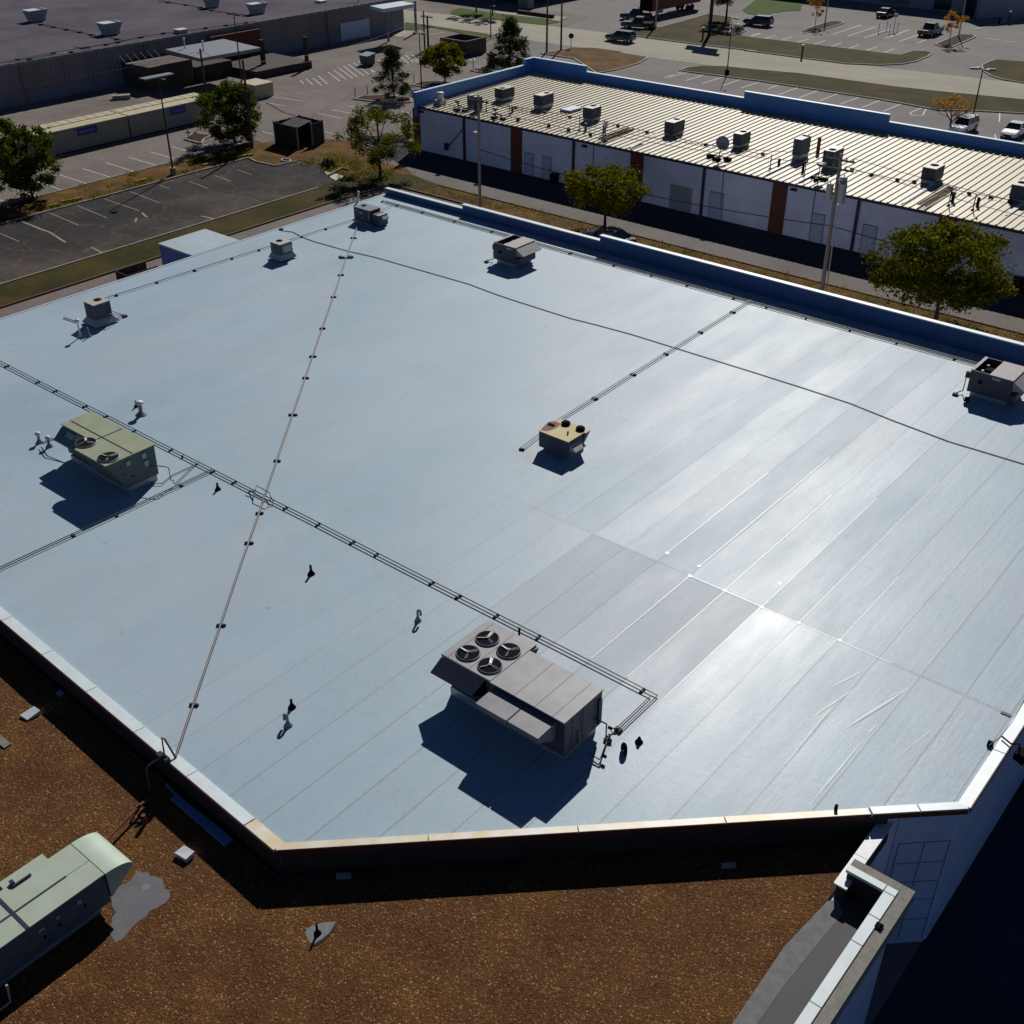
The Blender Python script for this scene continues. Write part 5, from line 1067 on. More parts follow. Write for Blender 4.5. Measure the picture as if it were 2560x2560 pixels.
for dx, dy in ((-.5,.1),(-.12,.05),(.25,.1),(.62,.2),(.05,-.4)): MB().box((c.x+dx-.16,c.y+dy-.15,4.56), (c.x+dx+.16,c.y+dy+.15,4.86)).build('ballast_block', 'rubber', u)
for lab, p in (('cluster of dark aerials at the eave near the left end of the strip mall', b2(560,490)), ('second cluster of dark aerials at the eave right of the left pole', b2(1040,590))):
    c = gp(p, 4.65); u = thing('roof_aerial', lab, 'aerial', (c.x,c.y,4.55))
    MB().box((c.x-.75,c.y-.25,4.5), (c.x-.1,c.y+.2,4.82)).build('ballast_block', 'rubber', u); MB().box((c.x+.3,c.y-.1,4.5), (c.x+.8,c.y+.3,4.82)).build('ballast_block', 'rubber', u)
    MB().tube([(c.x-.3,c.y,4.6),(c.x-.25,c.y,5.5)], .05, 6).tube([(c.x-.25,c.y,5.2),(c.x+.5,c.y+.1,4.9)], .05, 6).build('mast', 'black', u)
    MB().lathe((c.x-.35,c.y,5.3), [(.06,0),(.25,.15),(.3,.3)], 12).build('reflector', 'rtu_dark', u)

# ================================================================== WAREHOUSE, CONTAINERS
WX, WH = -137.6, 4.85
wh = thing('warehouse', 'huge warehouse at top left with aged violet grey roof and brown ribbed wall', 'building', (-150,90,0))
MB().prism([(WX,-60),(WX,139.3),(-300,139.3),(-300,-60)], 0, WH-.12).build('wall', 'siding', wh)
MB().prism([(WX+.15,-60),(WX+.15,139.4),(-300,139.4),(-300,-60)], WH-.12, WH).build('roof', 'violet_roof', wh)
MB().box((WX,-60,0), (WX+.08,139.2,1.35)).build('block_base', 'grey_wain', wh)
MB().box((WX+.152,-60,WH-.30), (WX+.22,139.3,WH+.03)).build('eave_gutter', 'vent', wh)
k = MB(); y = 20
while y < 139: k.box((WX+.23,y,WH-.10), (WX+.30,y+.22,WH+.02)); y += 1.5
k.build('gutter_strap', 'label', wh)
for p in (z1(180,650), z2(660,220), z1(1090,370)):
    d = ray(p); y_ = d.y*WX/d.x; MB().box((WX+.085,y_-.11,0), (WX+.26,y_+.11,WH-.3)).build('downspout', 'tan_siding', wh)
GW = 'machines on the violet warehouse roof'
def wrtu(label, pl, pn, pr, h, m):
    z = WH+h; a, b, c = gp(pl, z), gp(pn, z), gp(pr, z)
    x0 = min(a.x,b.x); x1 = max(a.x,b.x); y0 = min(a.y,b.y); y1 = max(c.y, y0+.5)
    u = thing('rooftop_unit', label, 'air conditioner', ((x0+x1)/2,(y0+y1)/2,WH), GW)
    s_ = .55
    MB().box((x0+.3,y0+.3,WH), (x1-.3,y1-.4,WH+.35)).build('roof_curb', 'galv', u)
    MB().hexa([(x0+.35,y0+.25,WH+.35),(x1-.2,y0+.2,WH+.35),(x1-.2,y1-s_,WH+.35),(x0+.35,y1-s_,WH+.35)], [(x0,y0,z-.05),(x1,y0,z-.05),(x1,y1,z-.05),(x0,y1,z-.05)]).build('cabinet', m, u)
    MB().box((x0-.03,y0-.03,z-.05), (x1+.03,y0+(y1-y0)*.6,z)).build('top_panel', 'vent_white', u); MB().box((x0-.03,y0+(y1-y0)*.6+.01,z-.05), (x1+.03,y1+.03,z)).build('top_panel', m, u)
    for f in (.3,.7): grille(u, (x0+(x1-x0)*f, y0+(y1-y0)*.8), .3, z+.001)
wrtu('pale flared machine furthest left on the violet warehouse roof', b0(330,150), b0(460,168), b0(740,135), 1.5, 'rtu_teal')
wrtu('pale flared machine left of the warehouse eave, nearest of the row', b0(1445,340), b0(1580,362), b0(1870,325), 1.5, 'rtu_teal')
wrtu('teal machine cut by the top photo edge on the warehouse roof', z1(1520,-25), z1(1570,-18), z1(1690,-30), 1.5, 'rtu_teal')
wrtu('grey machine at the top of the warehouse roof nearest the right canopy', z2(55,25), z2(90,35), z2(200,15), 1.4, 'rtu_grey')
c = gp(b1(740,110), WH); u = thing('roof_hatch', 'small white topped hatch at the warehouse eave above the loading dock', 'hatch', (c.x,c.y,WH)); MB().box((c.x-.8,c.y-.6,WH), (c.x+.4,c.y+.8,WH+.4)).build('hatch_curb', 'rtu_grey', u); MB().box((c.x-.85,c.y-.65,WH+.4), (c.x+.45,c.y+.85,WH+.5)).build('hatch_lid', 'vent_white', u)
c = gp(z2(610,20), WH); tag(MB().box((c.x-.8,c.y-.6,WH), (c.x+.6,c.y+.7,WH+.35)).build('roof_hatch', 'vent_white', bevel=.05), 'small white hatch on the warehouse roof towards its far end', 'hatch')
c = gp(z2(895,15), WH); tag(MB().tube([(c.x,c.y,WH),(c.x,c.y,WH+1.3)], .12, 8).tube([(c.x,c.y,WH+.9),(c.x-.8,c.y-1.5,WH+.8)], .08, 6).build('roof_vent', 'vent_white'), 'white vent pipe at the warehouse eave beside the far canopy', 'vent')
def wline(label, pix):
    P = [gp(p, WH+.12) for p in pix]; u = thing('conduit_run', label, 'pipe', tuple(P[0]))
    MB().tube([tuple(v) for v in P], .05, 6).build('pipe', 'pipe', u)
    for a, b in zip(P[:-1], P[1:]):
        d = b-a; n_ = max(1, int(d.length/3.0))
        for i in range(n_): c = a+d*((i+.5)/n_); MB().box((c.x-.22,c.y-.22,WH), (c.x+.22,c.y+.22,WH+.2)).build('support_block', 'rubber', u)
wline('thin pipe on blocks leading from the left flared machine down the warehouse roof', [b0(520,345), b0(1300,500), b0(1450,540)])
wline('thin pipe on blocks from the nearer flared machine to the warehouse eave', [b0(1660,560), b0(1860,610)])
wline('pipe on blocks parallel to the warehouse eave', [b0(-40,950), b0(560,835), b0(1050,755), b0(1600,665), z1(800,335), z1(1150,260), z1(1930,160)])
wline('second pipe on blocks at the warehouse eave, nearer the gutter', [b0(120,940), b0(750,832), b0(1380,730), z1(560,355)])
wline('pipe on blocks from the cut off machine to the warehouse eave', [z1(1200,5), z1(1470,45), z1(1640,85), z1(1850,110)])
# loading dock block with two canopies
a = gp(b1(60,920)); dk = thing('loading_dock', 'brown loading dock with flat grey canopy roofs against the warehouse', 'building', (-128,98,0))
MB().box((-137.5,87.2,0), (-131.5,93.8,2.9)).build('dock_wall', 'dock_brown', dk)
q = [gp(p, 4.4) for p in (b1(230,662),b1(300,675),b1(655,605),b1(590,595))]
MB().hexa([P3(v,2.95) for v in (gp(b1(230,662),3.0),gp(b1(310,678),3.0),gp(b1(655,608),3.0),gp(b1(590,592),3.0))], [P3(v,3.1) for v in (gp(b1(230,662),3.0),gp(b1(310,678),3.0),gp(b1(655,608),3.0),gp(b1(590,592),3.0))]).build('dock_canopy', 'vent', dk)
q = [gp(p, 4.5) for p in (b1(545,305),b1(960,415),b1(1060,415),b1(1700,285),b1(1690,262),b1(1250,180))]
MB().hexa([P3(v,4.1) for v in (q[0],q[1],q[3],q[5])], [P3(v,4.5) for v in (q[0],q[1],q[3],q[5])]).build('canopy_roof', 'vent', dk)
MB().box((-136.8,100.3,0), (-126.8,110.0,1.0)).build('dock_platform', 'dark_wall', dk)
MB().box((-137.4,94.2,0), (-131.6,100.2,1.9)).build('dock_wall', 'dark_wall', dk)
MB().box((-130.3,104.0,1.0), (-129.8,104.5,4.1)).build('canopy_post', 'dark_wall', dk); MB().box((-127.3,109.2,1.0), (-126.9,109.6,4.1)).build('canopy_post', 'dark_wall', dk)
MB().box((-136.9,101.0,1.0), (-136.6,109.5,4.1)).build('dock_wall', 'rust', dk)
for p in (b1(785,295), b1(1010,330)):
    c = gp(p, 4.5); MB().cyl((c.x,c.y,4.5), .08, 1.1, 8).lathe((c.x,c.y,5.5), [(.05,0),(.16,.1),(.16,.25),(.05,.3)], 10).build('roof_vent', 'vent_white', dk)
k = MB(); A, B = gp(b1(80,485), 3.4), gp(b1(500,412), 3.4); k.tube([tuple(A), tuple(B)], .06, 6)
for i in range(6): c = A.lerp(B, i/5); k.tube([tuple(c), (c.x-1.2,c.y-.1,c.z+.9)], .04, 5)
tag(k.build('pipe_rack', 'vent_white'), 'white rail with six slanted arms on the warehouse wall above the dock', 'rack')
# far canopy of the warehouse
cn = thing('entrance_canopy', 'flat white topped canopy at the far corner of the warehouse on thin columns', 'canopy', (-134,136,0))
q = [gp(p, 5.2) for p in (a3(120,70),a3(280,108),a3(660,45),a3(500,12))]
MB().hexa([P3(v,4.7) for v in q], [P3(v,5.2) for v in q]).build('canopy_roof', 'coping', cn)
for p in (a3(345,500), a3(678,400)):
    c = gp(p); MB().box((c.x-.14,c.y-.14,0), (c.x+.14,c.y+.14,4.7)).build('column', 'vent', cn)
MB().box((WX+.09,125.5,.2), (WX+.16,131.5,2.7)).build('entrance_door', 'blue_wall', wh)
# sea containers
GC = 'storage containers in the left lot'
def container(lab, y0, y1, by0, by1):
    u = thing('storage_container', lab, 'container', (-115.3,(y0+y1)/2,0), GC)
    xa, xb = -117.55, -114.0
    k = MB().box((xa,y0,.12), (xb,y1,2.38)); k.build('body', 'cont_side', u)
    r_ = MB(); ym = y0
    xc = (xa+xb)/2
    r_.hexa([(xa-.05,y0-.03,2.38),(xb+.08,y0-.03,2.38),(xb+.08,y1+.03,2.38),(xa-.05,y1+.03,2.38)], [(xa-.05,y0-.03,2.44),(xb+.08,y0-.03,2.44),(xb+.08,y1+.03,2.44),(xa-.05,y1+.03,2.44)])
    y = y0+.3
    while y < y1-.2: r_.box((xa+.05,y,2.44), (xc-.1,y+.35,2.465)); y += 1.1
    r_.box((xc-.07,y0,2.44), (xc+.01,y1,2.50)); r_.build('roof', 'cream', u)
    s_ = MB(); y = y0+.2
    while y < y1: s_.box((xb+.001,y,.3), (xb+.025,y+.14,2.3)); y += .3
    s_.build('side_rib', 'cont_side', u)
    MB().box((xa+.1,y0+.1,0), (xb-.1,y1-.1,.12)).build('base_frame', 'black', u)
    bn = MB().box((xb+.05,by0,1.45), (xb+.07,by1,2.2)).build('banner', 'banner', u)
    t_ = MB(); y = by0+.25; rn = random.Random(int(y0))
    while y < by1-.4:
        wd = rn.uniform(.12,.24); t_.box((xb+.071,y,1.74), (xb+.078,y+wd,1.74+rn.uniform(.16,.26))); y += wd+rn.uniform(.05,.12)
    t_.build('banner_text', 'banner_text', bn)
container('cream roofed storage container with blue banner, partly behind the left edge tree', 60.6, 71.85, 65.6, 68.0)
container('cream roofed storage container with blue banner, right one ending behind the middle tree', 72.1, 83.5, 77.4, 79.5)
c = gp(b1(1640,870)); tag(MB().box((c.x-1.6,c.y-1.2,0), (c.x+1.6,c.y+1.6,1.6)).box((c.x-1.65,c.y-1.25,1.6), (c.x+1.65,c.y+1.65,1.68)).build('utility_shed', 'cream'), 'low cream box shed showing behind the middle tree crown', 'shed')
c = gp(z1(945,760)); tag(MB().obar(gp(z1(850,752)), gp(z1(985,742)), .9, 0, .5).build('concrete_ramp', 'kerb'), 'pale concrete ramp end between warehouse and containers', 'ramp')

# ================================================================== TREES
LEAF = {
 'dark': leaf_material('dark_green_leaf', ((.034,.060,.005), (.082,.108,.009), (.15,.155,.014)), .45),
 'autumn': leaf_material('yellowing_leaf', ((.060,.075,.005), (.14,.145,.009), (.25,.20,.012)), .45),
 'mix': leaf_material('green_yellow_leaf', ((.042,.062,.005), (.105,.122,.009), (.21,.165,.012)), .45),
 'orange': leaf_material('orange_leaf', ((.25,.11,.008), (.48,.22,.014), (.60,.32,.03)), .5),
 'needle': leaf_material('pine_needle', ((.030,.052,.014), (.060,.088,.022), (.11,.13,.03)), .3),
}
def tree(label, base, h, wid, cb, leaf, n=110, per=70, ls=.17, shape='round', seed=1, name='tree', trunk_r=.13, group=None, squash=1.0, loc=None):
    rn = random.Random(seed); b = loc or gp(base); X, Y = b[0], b[1]
    u = thing(name, label, 'tree', (X,Y,0), group)
    k = MB(); R = wid/2*.84; h = h*.97
    ztop = h; zc_ = (cb+h)/2; hz = (h-cb)/2
    lean = (rn.uniform(-.2,.2), rn.uniform(-.2,.2))
    tp_ = [(X,Y,0),(X+lean[0]*.4,Y+lean[1]*.4,cb*.7+.3),(X+lean[0],Y+lean[1],zc_),(X+lean[0]*1.2,Y+lean[1]*1.2,h*.92)]
    k.tube(tp_, trunk_r, 8, trunk_r*.25)
    cl_ = []
    n = int(n*.58)
    for i in range(n):
        for _ in range(50):
            t = rn.uniform(0,2*math.pi); f = rn.random()
            if shape == 'cone':
                zz = cb+(h-cb)*f**1.25; rr = R*(1-f**1.25)**.8*math.sqrt(rn.uniform(.12,1))*rn.uniform(.8,1.12)
            else:
                v = rn.uniform(-1,1); s_ = math.sqrt(max(0,1-v*v)); q_ = rn.uniform(.55,1.0)**.6
                wob = 1+.20*math.sin(3*t+seed)+.17*math.sin(5*t+2*seed+3*v)+rn.gauss(0,.09)
                rr = R*s_*q_*min(1.18,wob); zz = zc_+hz*v*q_*(1+.10*math.sin(4*t+seed))
                if v < -.2: rr *= 1.02
            break
        cl_.append(Vector((X+lean[0]+rr*math.cos(t), Y+lean[1]+rr*math.sin(t), zz)))
    nl = 0
    for c in cl_:
        if nl < 26 and rn.random() < .35:
            f = rn.uniform(.35,.75); s_ = Vector(tp_[1]).lerp(Vector(tp_[2]), f); 
            if c.z > s_.z-.5: k.tube([tuple(s_), tuple(s_.lerp(c,.55)+Vector((0,0,.15))), tuple(c)], trunk_r*.42, 5, .02); nl += 1
    k.build('trunk', 'bark', u)
    L = MB(); vs, fs = [], []
    cr = R*.16+.16
    for c in cl_:
        sc = rn.uniform(.65,1.2); m_ = int(per*1.55*rn.uniform(.5,1.2))
        for _ in range(m_):
            d = Vector((rn.gauss(0,1),rn.gauss(0,1),rn.gauss(0,.75)))*cr*.48*sc
            p = c+d; 
            if p.z < .3: continue
            s_ = ls*.74*rn.uniform(.6,1.35)
            if shape == 'cone':
                out = Vector((c.x-X,c.y-Y,.05)); out = out.normalized() if out.length > .01 else Vector((1,0,0))
                ax_ = (out+Vector((rn.gauss(0,.5),rn.gauss(0,.5),rn.gauss(0,.35)))).normalized()
            else: ax_ = Vector((rn.gauss(0,1),rn.gauss(0,1),rn.gauss(0,.6))).normalized()
            o_ = Vector((rn.gauss(0,1),rn.gauss(0,1),rn.gauss(0,1))); bx = ax_.cross(o_)
            if bx.length < 1e-3: continue
            bx.normalize(); i0 = len(vs); wd = .28 if shape == 'cone' else .55
            vs += [p-ax_*s_*.5, p+bx*s_*wd*.5, p+ax_*s_*.6, p-bx*s_*wd*.5]; fs.append((i0,i0+1,i0+2,i0+3))
    L.v = [tuple(v) for v in vs]; L.f = fs; L.sm = [False]*len(fs)
    L.build('crown', LEAF[leaf], u)
    return u
tree('largest green tree with yellow leaves in front of the white alley wall, right side', (2338,807), 7.0, 10.4, 1.9, 'mix', n=230, per=125, ls=.34, seed=4, trunk_r=.17)
tree('round yellow green tree in the alley verge behind the blue parapet, above the parked car', (1512,568), 5.3, 8.0, 1.9, 'autumn', n=150, per=115, ls=.32, seed=9, trunk_r=.14)
tree('spreading tree left of the strip mall corner, over the dirt patch', (951,442), 6.6, 9.2, 1.9, 'mix', n=105, per=95, ls=.32, seed=12, trunk_r=.15)
tree('bushy dark tree at the right end of the storage containers', (588,357), 6.6, 7.6, .5, 'dark', n=150, per=120, ls=.36, seed=21, trunk_r=.16)
tree('dense dark green tree at the left photo edge on the median strip', (84,497), 7.6, 6.6, .4, 'dark', n=140, per=125, ls=.38, shape='round', seed=31, trunk_r=.16)
tree('slim tree half cut by the left photo edge behind the dense one', (22,455), 6.3, 3.6, 1.5, 'dark', n=50, per=90, ls=.36, seed=33, trunk_r=.1)
tree('loose conifer on a mulch island left of the strip mall end', (986,249), 6.4, 6.2, .6, 'needle', n=110, per=80, ls=.46, shape='cone', seed=41, name='pine_tree', trunk_r=.12)
tree('round yellow green tree hiding the block enclosure behind the strip mall', (1113,210), 5.1, 6.6, 1.3, 'autumn', n=115, per=105, ls=.38, seed=52, trunk_r=.12)
tree('dark conifer behind the left corner of the blue strip mall parapet', (1275,182), 6.9, 8.6, .2, 'needle', n=170, per=85, ls=.50, shape='cone', seed=61, name='pine_tree', trunk_r=.14)
tree('thin orange leaved young tree on the farther mulch island', (2037,69), 5.3, 3.4, 1.6, 'orange', n=32, per=60, ls=.24, seed=71, trunk_r=.06)
tree('thin orange leaved young tree on the nearer mulch island by the dark pickup', (2372,111), 4.9, 4.0, 1.7, 'orange', n=38, per=62, ls=.24, seed=75, trunk_r=.07)
tree('tall dark tree at the top photo edge behind the red trailer', (1815,52), 11.0, 8.5, 2.2, 'dark', n=130, per=100, ls=.36, seed=81, trunk_r=.2)
tree('dark tree at the top edge on the lawn beside the far road', a3(1405,150), 7.5, 6.5, 2.6, 'dark', n=70, per=80, ls=.32, seed=85, trunk_r=.15)
tree('small dark tree at the top edge above the sidewalk, right of the lawn tree', a3(1600,190), 7.5, 5.5, 2.8, 'dark', n=55, per=75, ls=.32, seed=86, trunk_r=.13)
# bare tree
def bare(label, base, h, wid, seed, leafm=None):
    rn = random.Random(seed); b = gp(base); u = thing('tree', label, 'tree', (b.x,b.y,0)); k = MB(); tips = []
    def br(p, d, L, r, lv):
        q_ = p+d*L; mid = p+d*L*.5+Vector((rn.gauss(0,.05),rn.gauss(0,.05),.03))*L; k.tube([tuple(p),tuple(mid),tuple(q_)], r, 5, r*.55, caps=False)
        if lv == 0: tips.append(q_); return
        for _ in range(3 if lv > 1 else 4):
            nd = (d+Vector((rn.gauss(0,.55),rn.gauss(0,.55),rn.gauss(.05,.30)))).normalized(); br(q_ if rn.random()<.6 else mid, nd, L*rn.uniform(.6,.85), r*.55, lv-1)
    k.tube([(b.x,b.y,0),(b.x,b.y,1.1)], .13, 8, .12)
    for i in range(6):
        t = i*math.pi/3+rn.uniform(-.3,.3); br(Vector((b.x,b.y,1.0)), Vector((math.cos(t)*.75,math.sin(t)*.75,.8)).normalized(), h*.30, .07, 3)
    k.build('trunk', 'bark', u)
    L = MB(); vs, fs = [], []
    for p in tips:
        if rn.random() < (.8 if p.z > h*.6 else .15):
            for _ in range(7):
                c = p+Vector((rn.gauss(0,.15),rn.gauss(0,.15),rn.gauss(0,.15))); a = Vector((rn.gauss(0,1),rn.gauss(0,1),rn.gauss(0,1))).normalized()*.10; o_ = Vector((rn.gauss(0,1),rn.gauss(0,1),rn.gauss(0,1))); e_ = a.cross(o_).normalized()*.06; i0 = len(vs)
                vs += [c-a,c+e_,c+a,c-e_]; fs.append((i0,i0+1,i0+2,i0+3))
    L.v = [tuple(v) for v in vs]; L.f = fs; L.sm = [False]*len(fs); L.build('crown', LEAF['orange'], u)
bare('nearly bare autumn tree with a few orange leaves beside the white cars', (2373,328), 4.4, 5.8, 7)

# weeds and debris on the median and the dirt patch
rn = random.Random(8)
L = MB(); vs, fs = [], []
def tuft(c, r, n, s):
    for _ in range(n):
        p = Vector(c)+Vector((rn.gauss(0,r),rn.gauss(0,r),abs(rn.gauss(0,.10)))); a = Vector((rn.gauss(0,.4),rn.gauss(0,.4),1)).normalized()*s; e_ = a.cross(Vector((rn.gauss(0,1),rn.gauss(0,1),.1))).normalized()*s*.25; i0 = len(vs)
        vs.extend([p-e_,p+e_,p+a]); fs.append((i0,i0+1,i0+2))
for i in range(110):
    y = rn.uniform(42,76); x = rn.choice((rn.uniform(-99.0,-98.0), rn.uniform(-102.2,-98))); tuft((x,y,.06), .22, 14, .22)
for i in range(120): tuft((rn.uniform(-92,-80.5),rn.uniform(76.8,81.5),.05), .3, 12, .22)
for i in range(420): tuft((rn.uniform(-76,-8),rn.uniform(77.9,80.3),.05), .25, 10, .16)
L.v = [tuple(v) for v in vs]; L.f = fs; L.sm = [False]*len(fs); L.build('weeds', LEAF['autumn'], kind='stuff')
GBk = 'broken yellow wheel stops along the dark lot'
for i, (p, q_, lab) in enumerate(((z5(60,735),z5(225,700),'peeling yellow wheel stop nearest the left photo edge'), (z5(265,670),z5(440,640),'peeling yellow wheel stop at the foot of the dense left tree'), (z5(470,620),z5(620,590),'peeling yellow wheel stop just right of the dense left tree'), (z5(1020,470),z5(1110,450),'short yellow wheel stop mid way to the black lamp pole'), (z5(1530,345),z5(1630,322),'yellow wheel stop right of the black lamp pole'), (z5(1790,280),z5(1905,262),'yellow tan wheel stop near the end of the dark lot'))):
    o = MB().obar(gp(p,.1), gp(q_,.1), .26, .05, .24).build('wheel_stop', 'yellow_paint', bevel=.04); tag(o, lab, 'wheel stop', GBk)
o = MB().obar(gp(b6(1100,1072),.15), gp(b6(1300,972),.15), .18, .05, .25).build('timber_beam', 'wood'); tag(o, 'timber beam lying on the pale sawdust by the dirt patch', 'beam')
o = MB().obar(gp(b6(1320,965),.15), gp(b6(1400,990),.15), .14, .05, .18).build('timber_beam', 'wood_dark'); tag(o, 'dark timber piece lying beyond the end of the beam', 'beam')
struct('pale_dirt', MB().sheet([P2(gp(b6(*p))) for p in ((1030,1030),(1110,1040),(1210,1060),(1320,1090),(1300,1130),(1200,1160),(1130,1120),(1080,1080))], .056), 'pale_board')
c = gp(b6(1080,950)); k = MB(); rn = random.Random(2)
for _ in range(16):
    d = Vector((rn.uniform(-1.0,1.0),rn.uniform(-.7,.7),0)); k.tube([(c.x+d.x,c.y+d.y,.1),(c.x+d.x*.4+rn.uniform(-.5,.5),c.y+d.y*.4,.5+rn.random()*.4),(c.x+rn.uniform(-1,1),c.y+rn.uniform(-.6,.6),.15)], .10, 5, .05)
tag(k.build('brush_pile', 'bark'), 'dark heap of branches beside the dumpster enclosure drive', 'brush pile')
c = gp(b6(455,865)); tag(MB().tube([(c.x+.55*math.cos(t*math.pi/8),c.y+.4*math.sin(t*math.pi/8),.12) for t in range(17)], .06, 6, caps=False).build('hose_loop', 'vent_white'), 'pale ring lying on the grass by the kerb end', 'ring')

# ================================================================== DUMPSTERS, ENCLOSURES
u = thing('dumpster_enclosure', 'dark brown wooden dumpster enclosure with open gates', 'enclosure', tuple(gp(b6(640,650))))
e = [gp(b6(*p)) for p in ((315,640),(640,690),(860,640),(1035,590))]
A, B = e[0], e[1]; fh = 2.3
c0, c1_, c2_, c3_ = P2(gp(b6(300,600))), P2(gp(b6(645,690))), P2(gp(b6(1030,585))), None
c3_ = (c0[0]+c2_[0]-c1_[0], c0[1]+c2_[1]-c1_[1])
mid = tuple(c1_[i]+(c2_[i]-c1_[i])*.55 for i in (0,1))
k = MB()
for p, q_ in ((c0,c1_),(c2_,c3_),(c3_,c0),(mid,c2_)):
    p_, q2 = Vector(p), Vector(q_); L = (q2-p_).length; n_ = int(L/.2)
    for i in range(n_): k.obar(p_.lerp(q2,(i+.03)/n_), p_.lerp(q2,(i+.95)/n_), .06, .1, fh+.03*math.sin(i*2.1))
k.build('fence_board', 'brown_fence', u)
for p in (c0,c1_,c2_,c3_,mid): MB().cyl((p[0],p[1],0), .09, fh+.15, 8).build('post', 'vent', u)
g1 = (c1_[0]+1.4, c1_[1]-.4)
dd_ = thing('dumpster', 'black dumpster with ribbed sloping lids inside the brown enclosure', 'dumpster', (c1_[0]-2.0,c1_[1]+1.6,0))
cx, cy_ = (c0[0]+c2_[0])/2-.3, (c0[1]+c2_[1])/2
MB().hexa([(cx-1.2,cy_-.9,.15),(cx+1.2,cy_-.9,.15),(cx+1.2,cy_+.9,.15),(cx-1.2,cy_+.9,.15)], [(cx-1.35,cy_-1,1.9),(cx+1.35,cy_-1,1.9),(cx+1.35,cy_+1,2.25),(cx-1.35,cy_+1,2.25)]).build('bin_body', 'black', dd_)
for s_ in (0,1): MB().hexa([(cx-1.35+s_*1.37,cy_-1.02,1.94),(cx-.02+s_*1.37,cy_-1.02,1.94),(cx-.02+s_*1.37,cy_+1,2.3),(cx-1.35+s_*1.37,cy_+1,2.3)], [(cx-1.35+s_*1.37,cy_-1.02,2.0),(cx-.02+s_*1.37,cy_-1.02,2.0),(cx-.02+s_*1.37,cy_+1,2.36),(cx-1.35+s_*1.37,cy_+1,2.36)]).build('lid', 'rubber', dd_)
c = gp(z2(960,490)); u = thing('dumpster', 'green dumpster with lid standing in the striped zone of the left lot', 'dumpster', (c.x,c.y,0))
MB().hexa([(c.x-.75,c.y-.55,.12),(c.x+.75,c.y-.55,.12),(c.x+.75,c.y+.75,.12),(c.x-.75,c.y+.75,.12)], [(c.x-.85,c.y-.65,1.25),(c.x+.85,c.y-.65,1.25),(c.x+.85,c.y+.85,1.5),(c.x-.85,c.y+.85,1.5)]).build('bin_body', 'side_shade_teal', u)
MB().hexa([(c.x-.9,c.y-.7,1.255),(c.x+.9,c.y-.7,1.255),(c.x+.9,c.y+.9,1.505),(c.x-.9,c.y+.9,1.505)], [(c.x-.9,c.y-.7,1.32),(c.x+.9,c.y-.7,1.32),(c.x+.9,c.y+.9,1.57),(c.x-.9,c.y+.9,1.57)]).build('lid', 'rtu_teal', u)
for p, lab in ((z2(972,492),'white bollard in front of the green dumpster'), (z2(1010,480),'white bollard at the right of the green dumpster')):
    c = gp(p); tag(MB().cyl((c.x,c.y,0), .12, 1.25, 10).lathe((c.x,c.y,1.25), [(.12,0),(.08,.08),(.01,.1)], 10).build('bollard', 'vent'), lab, 'bollard')
pts = [gp(a3(835,640)), gp(a3(1280,680)), gp(a3(1280,620)), gp(a3(960,600))]
u = thing('block_enclosure', 'brown block walled enclosure behind the round yellow green tree', 'enclosure', tuple(pts[1]))
x0, x1, y0, y1 = -116.4, -107.4, 121.6, 127.0
a = gp(a3(1280,690)); x1, y0 = a.x, a.y; x0 = x1-5.0; y1 = y0+4.2
MB().box((x0,y0,0), (x1,y0+.3,2.1)).box((x0,y1,0), (x1,y1+.3,2.1)).box((x0,y0+.302,0), (x0+.3,y1-.002,2.1)).box((x1-.3,y0+.302,0), (x1,y1-.002,2.1)).build('block_wall', 'dock_brown', u)
for p, lab, h in ((z2(870,735),'thin bollard at the left tip of the conifer island',1.1), (z2(963,715),'thin bollard mid way on the conifer island',1.1), (z2(1315,625),'thin bollard at the tip of the island by the black lamp',1.1), (a3(1368,845),'thin bollard on the island in front of the dark conifer',1.5), (z1(1425,1040),'thin sign post on the island by the containers',1.0)):
    c = gp(p); tag(MB().cyl((c.x,c.y,0), .06, h, 8).build('bollard', 'vent'), lab, 'bollard')

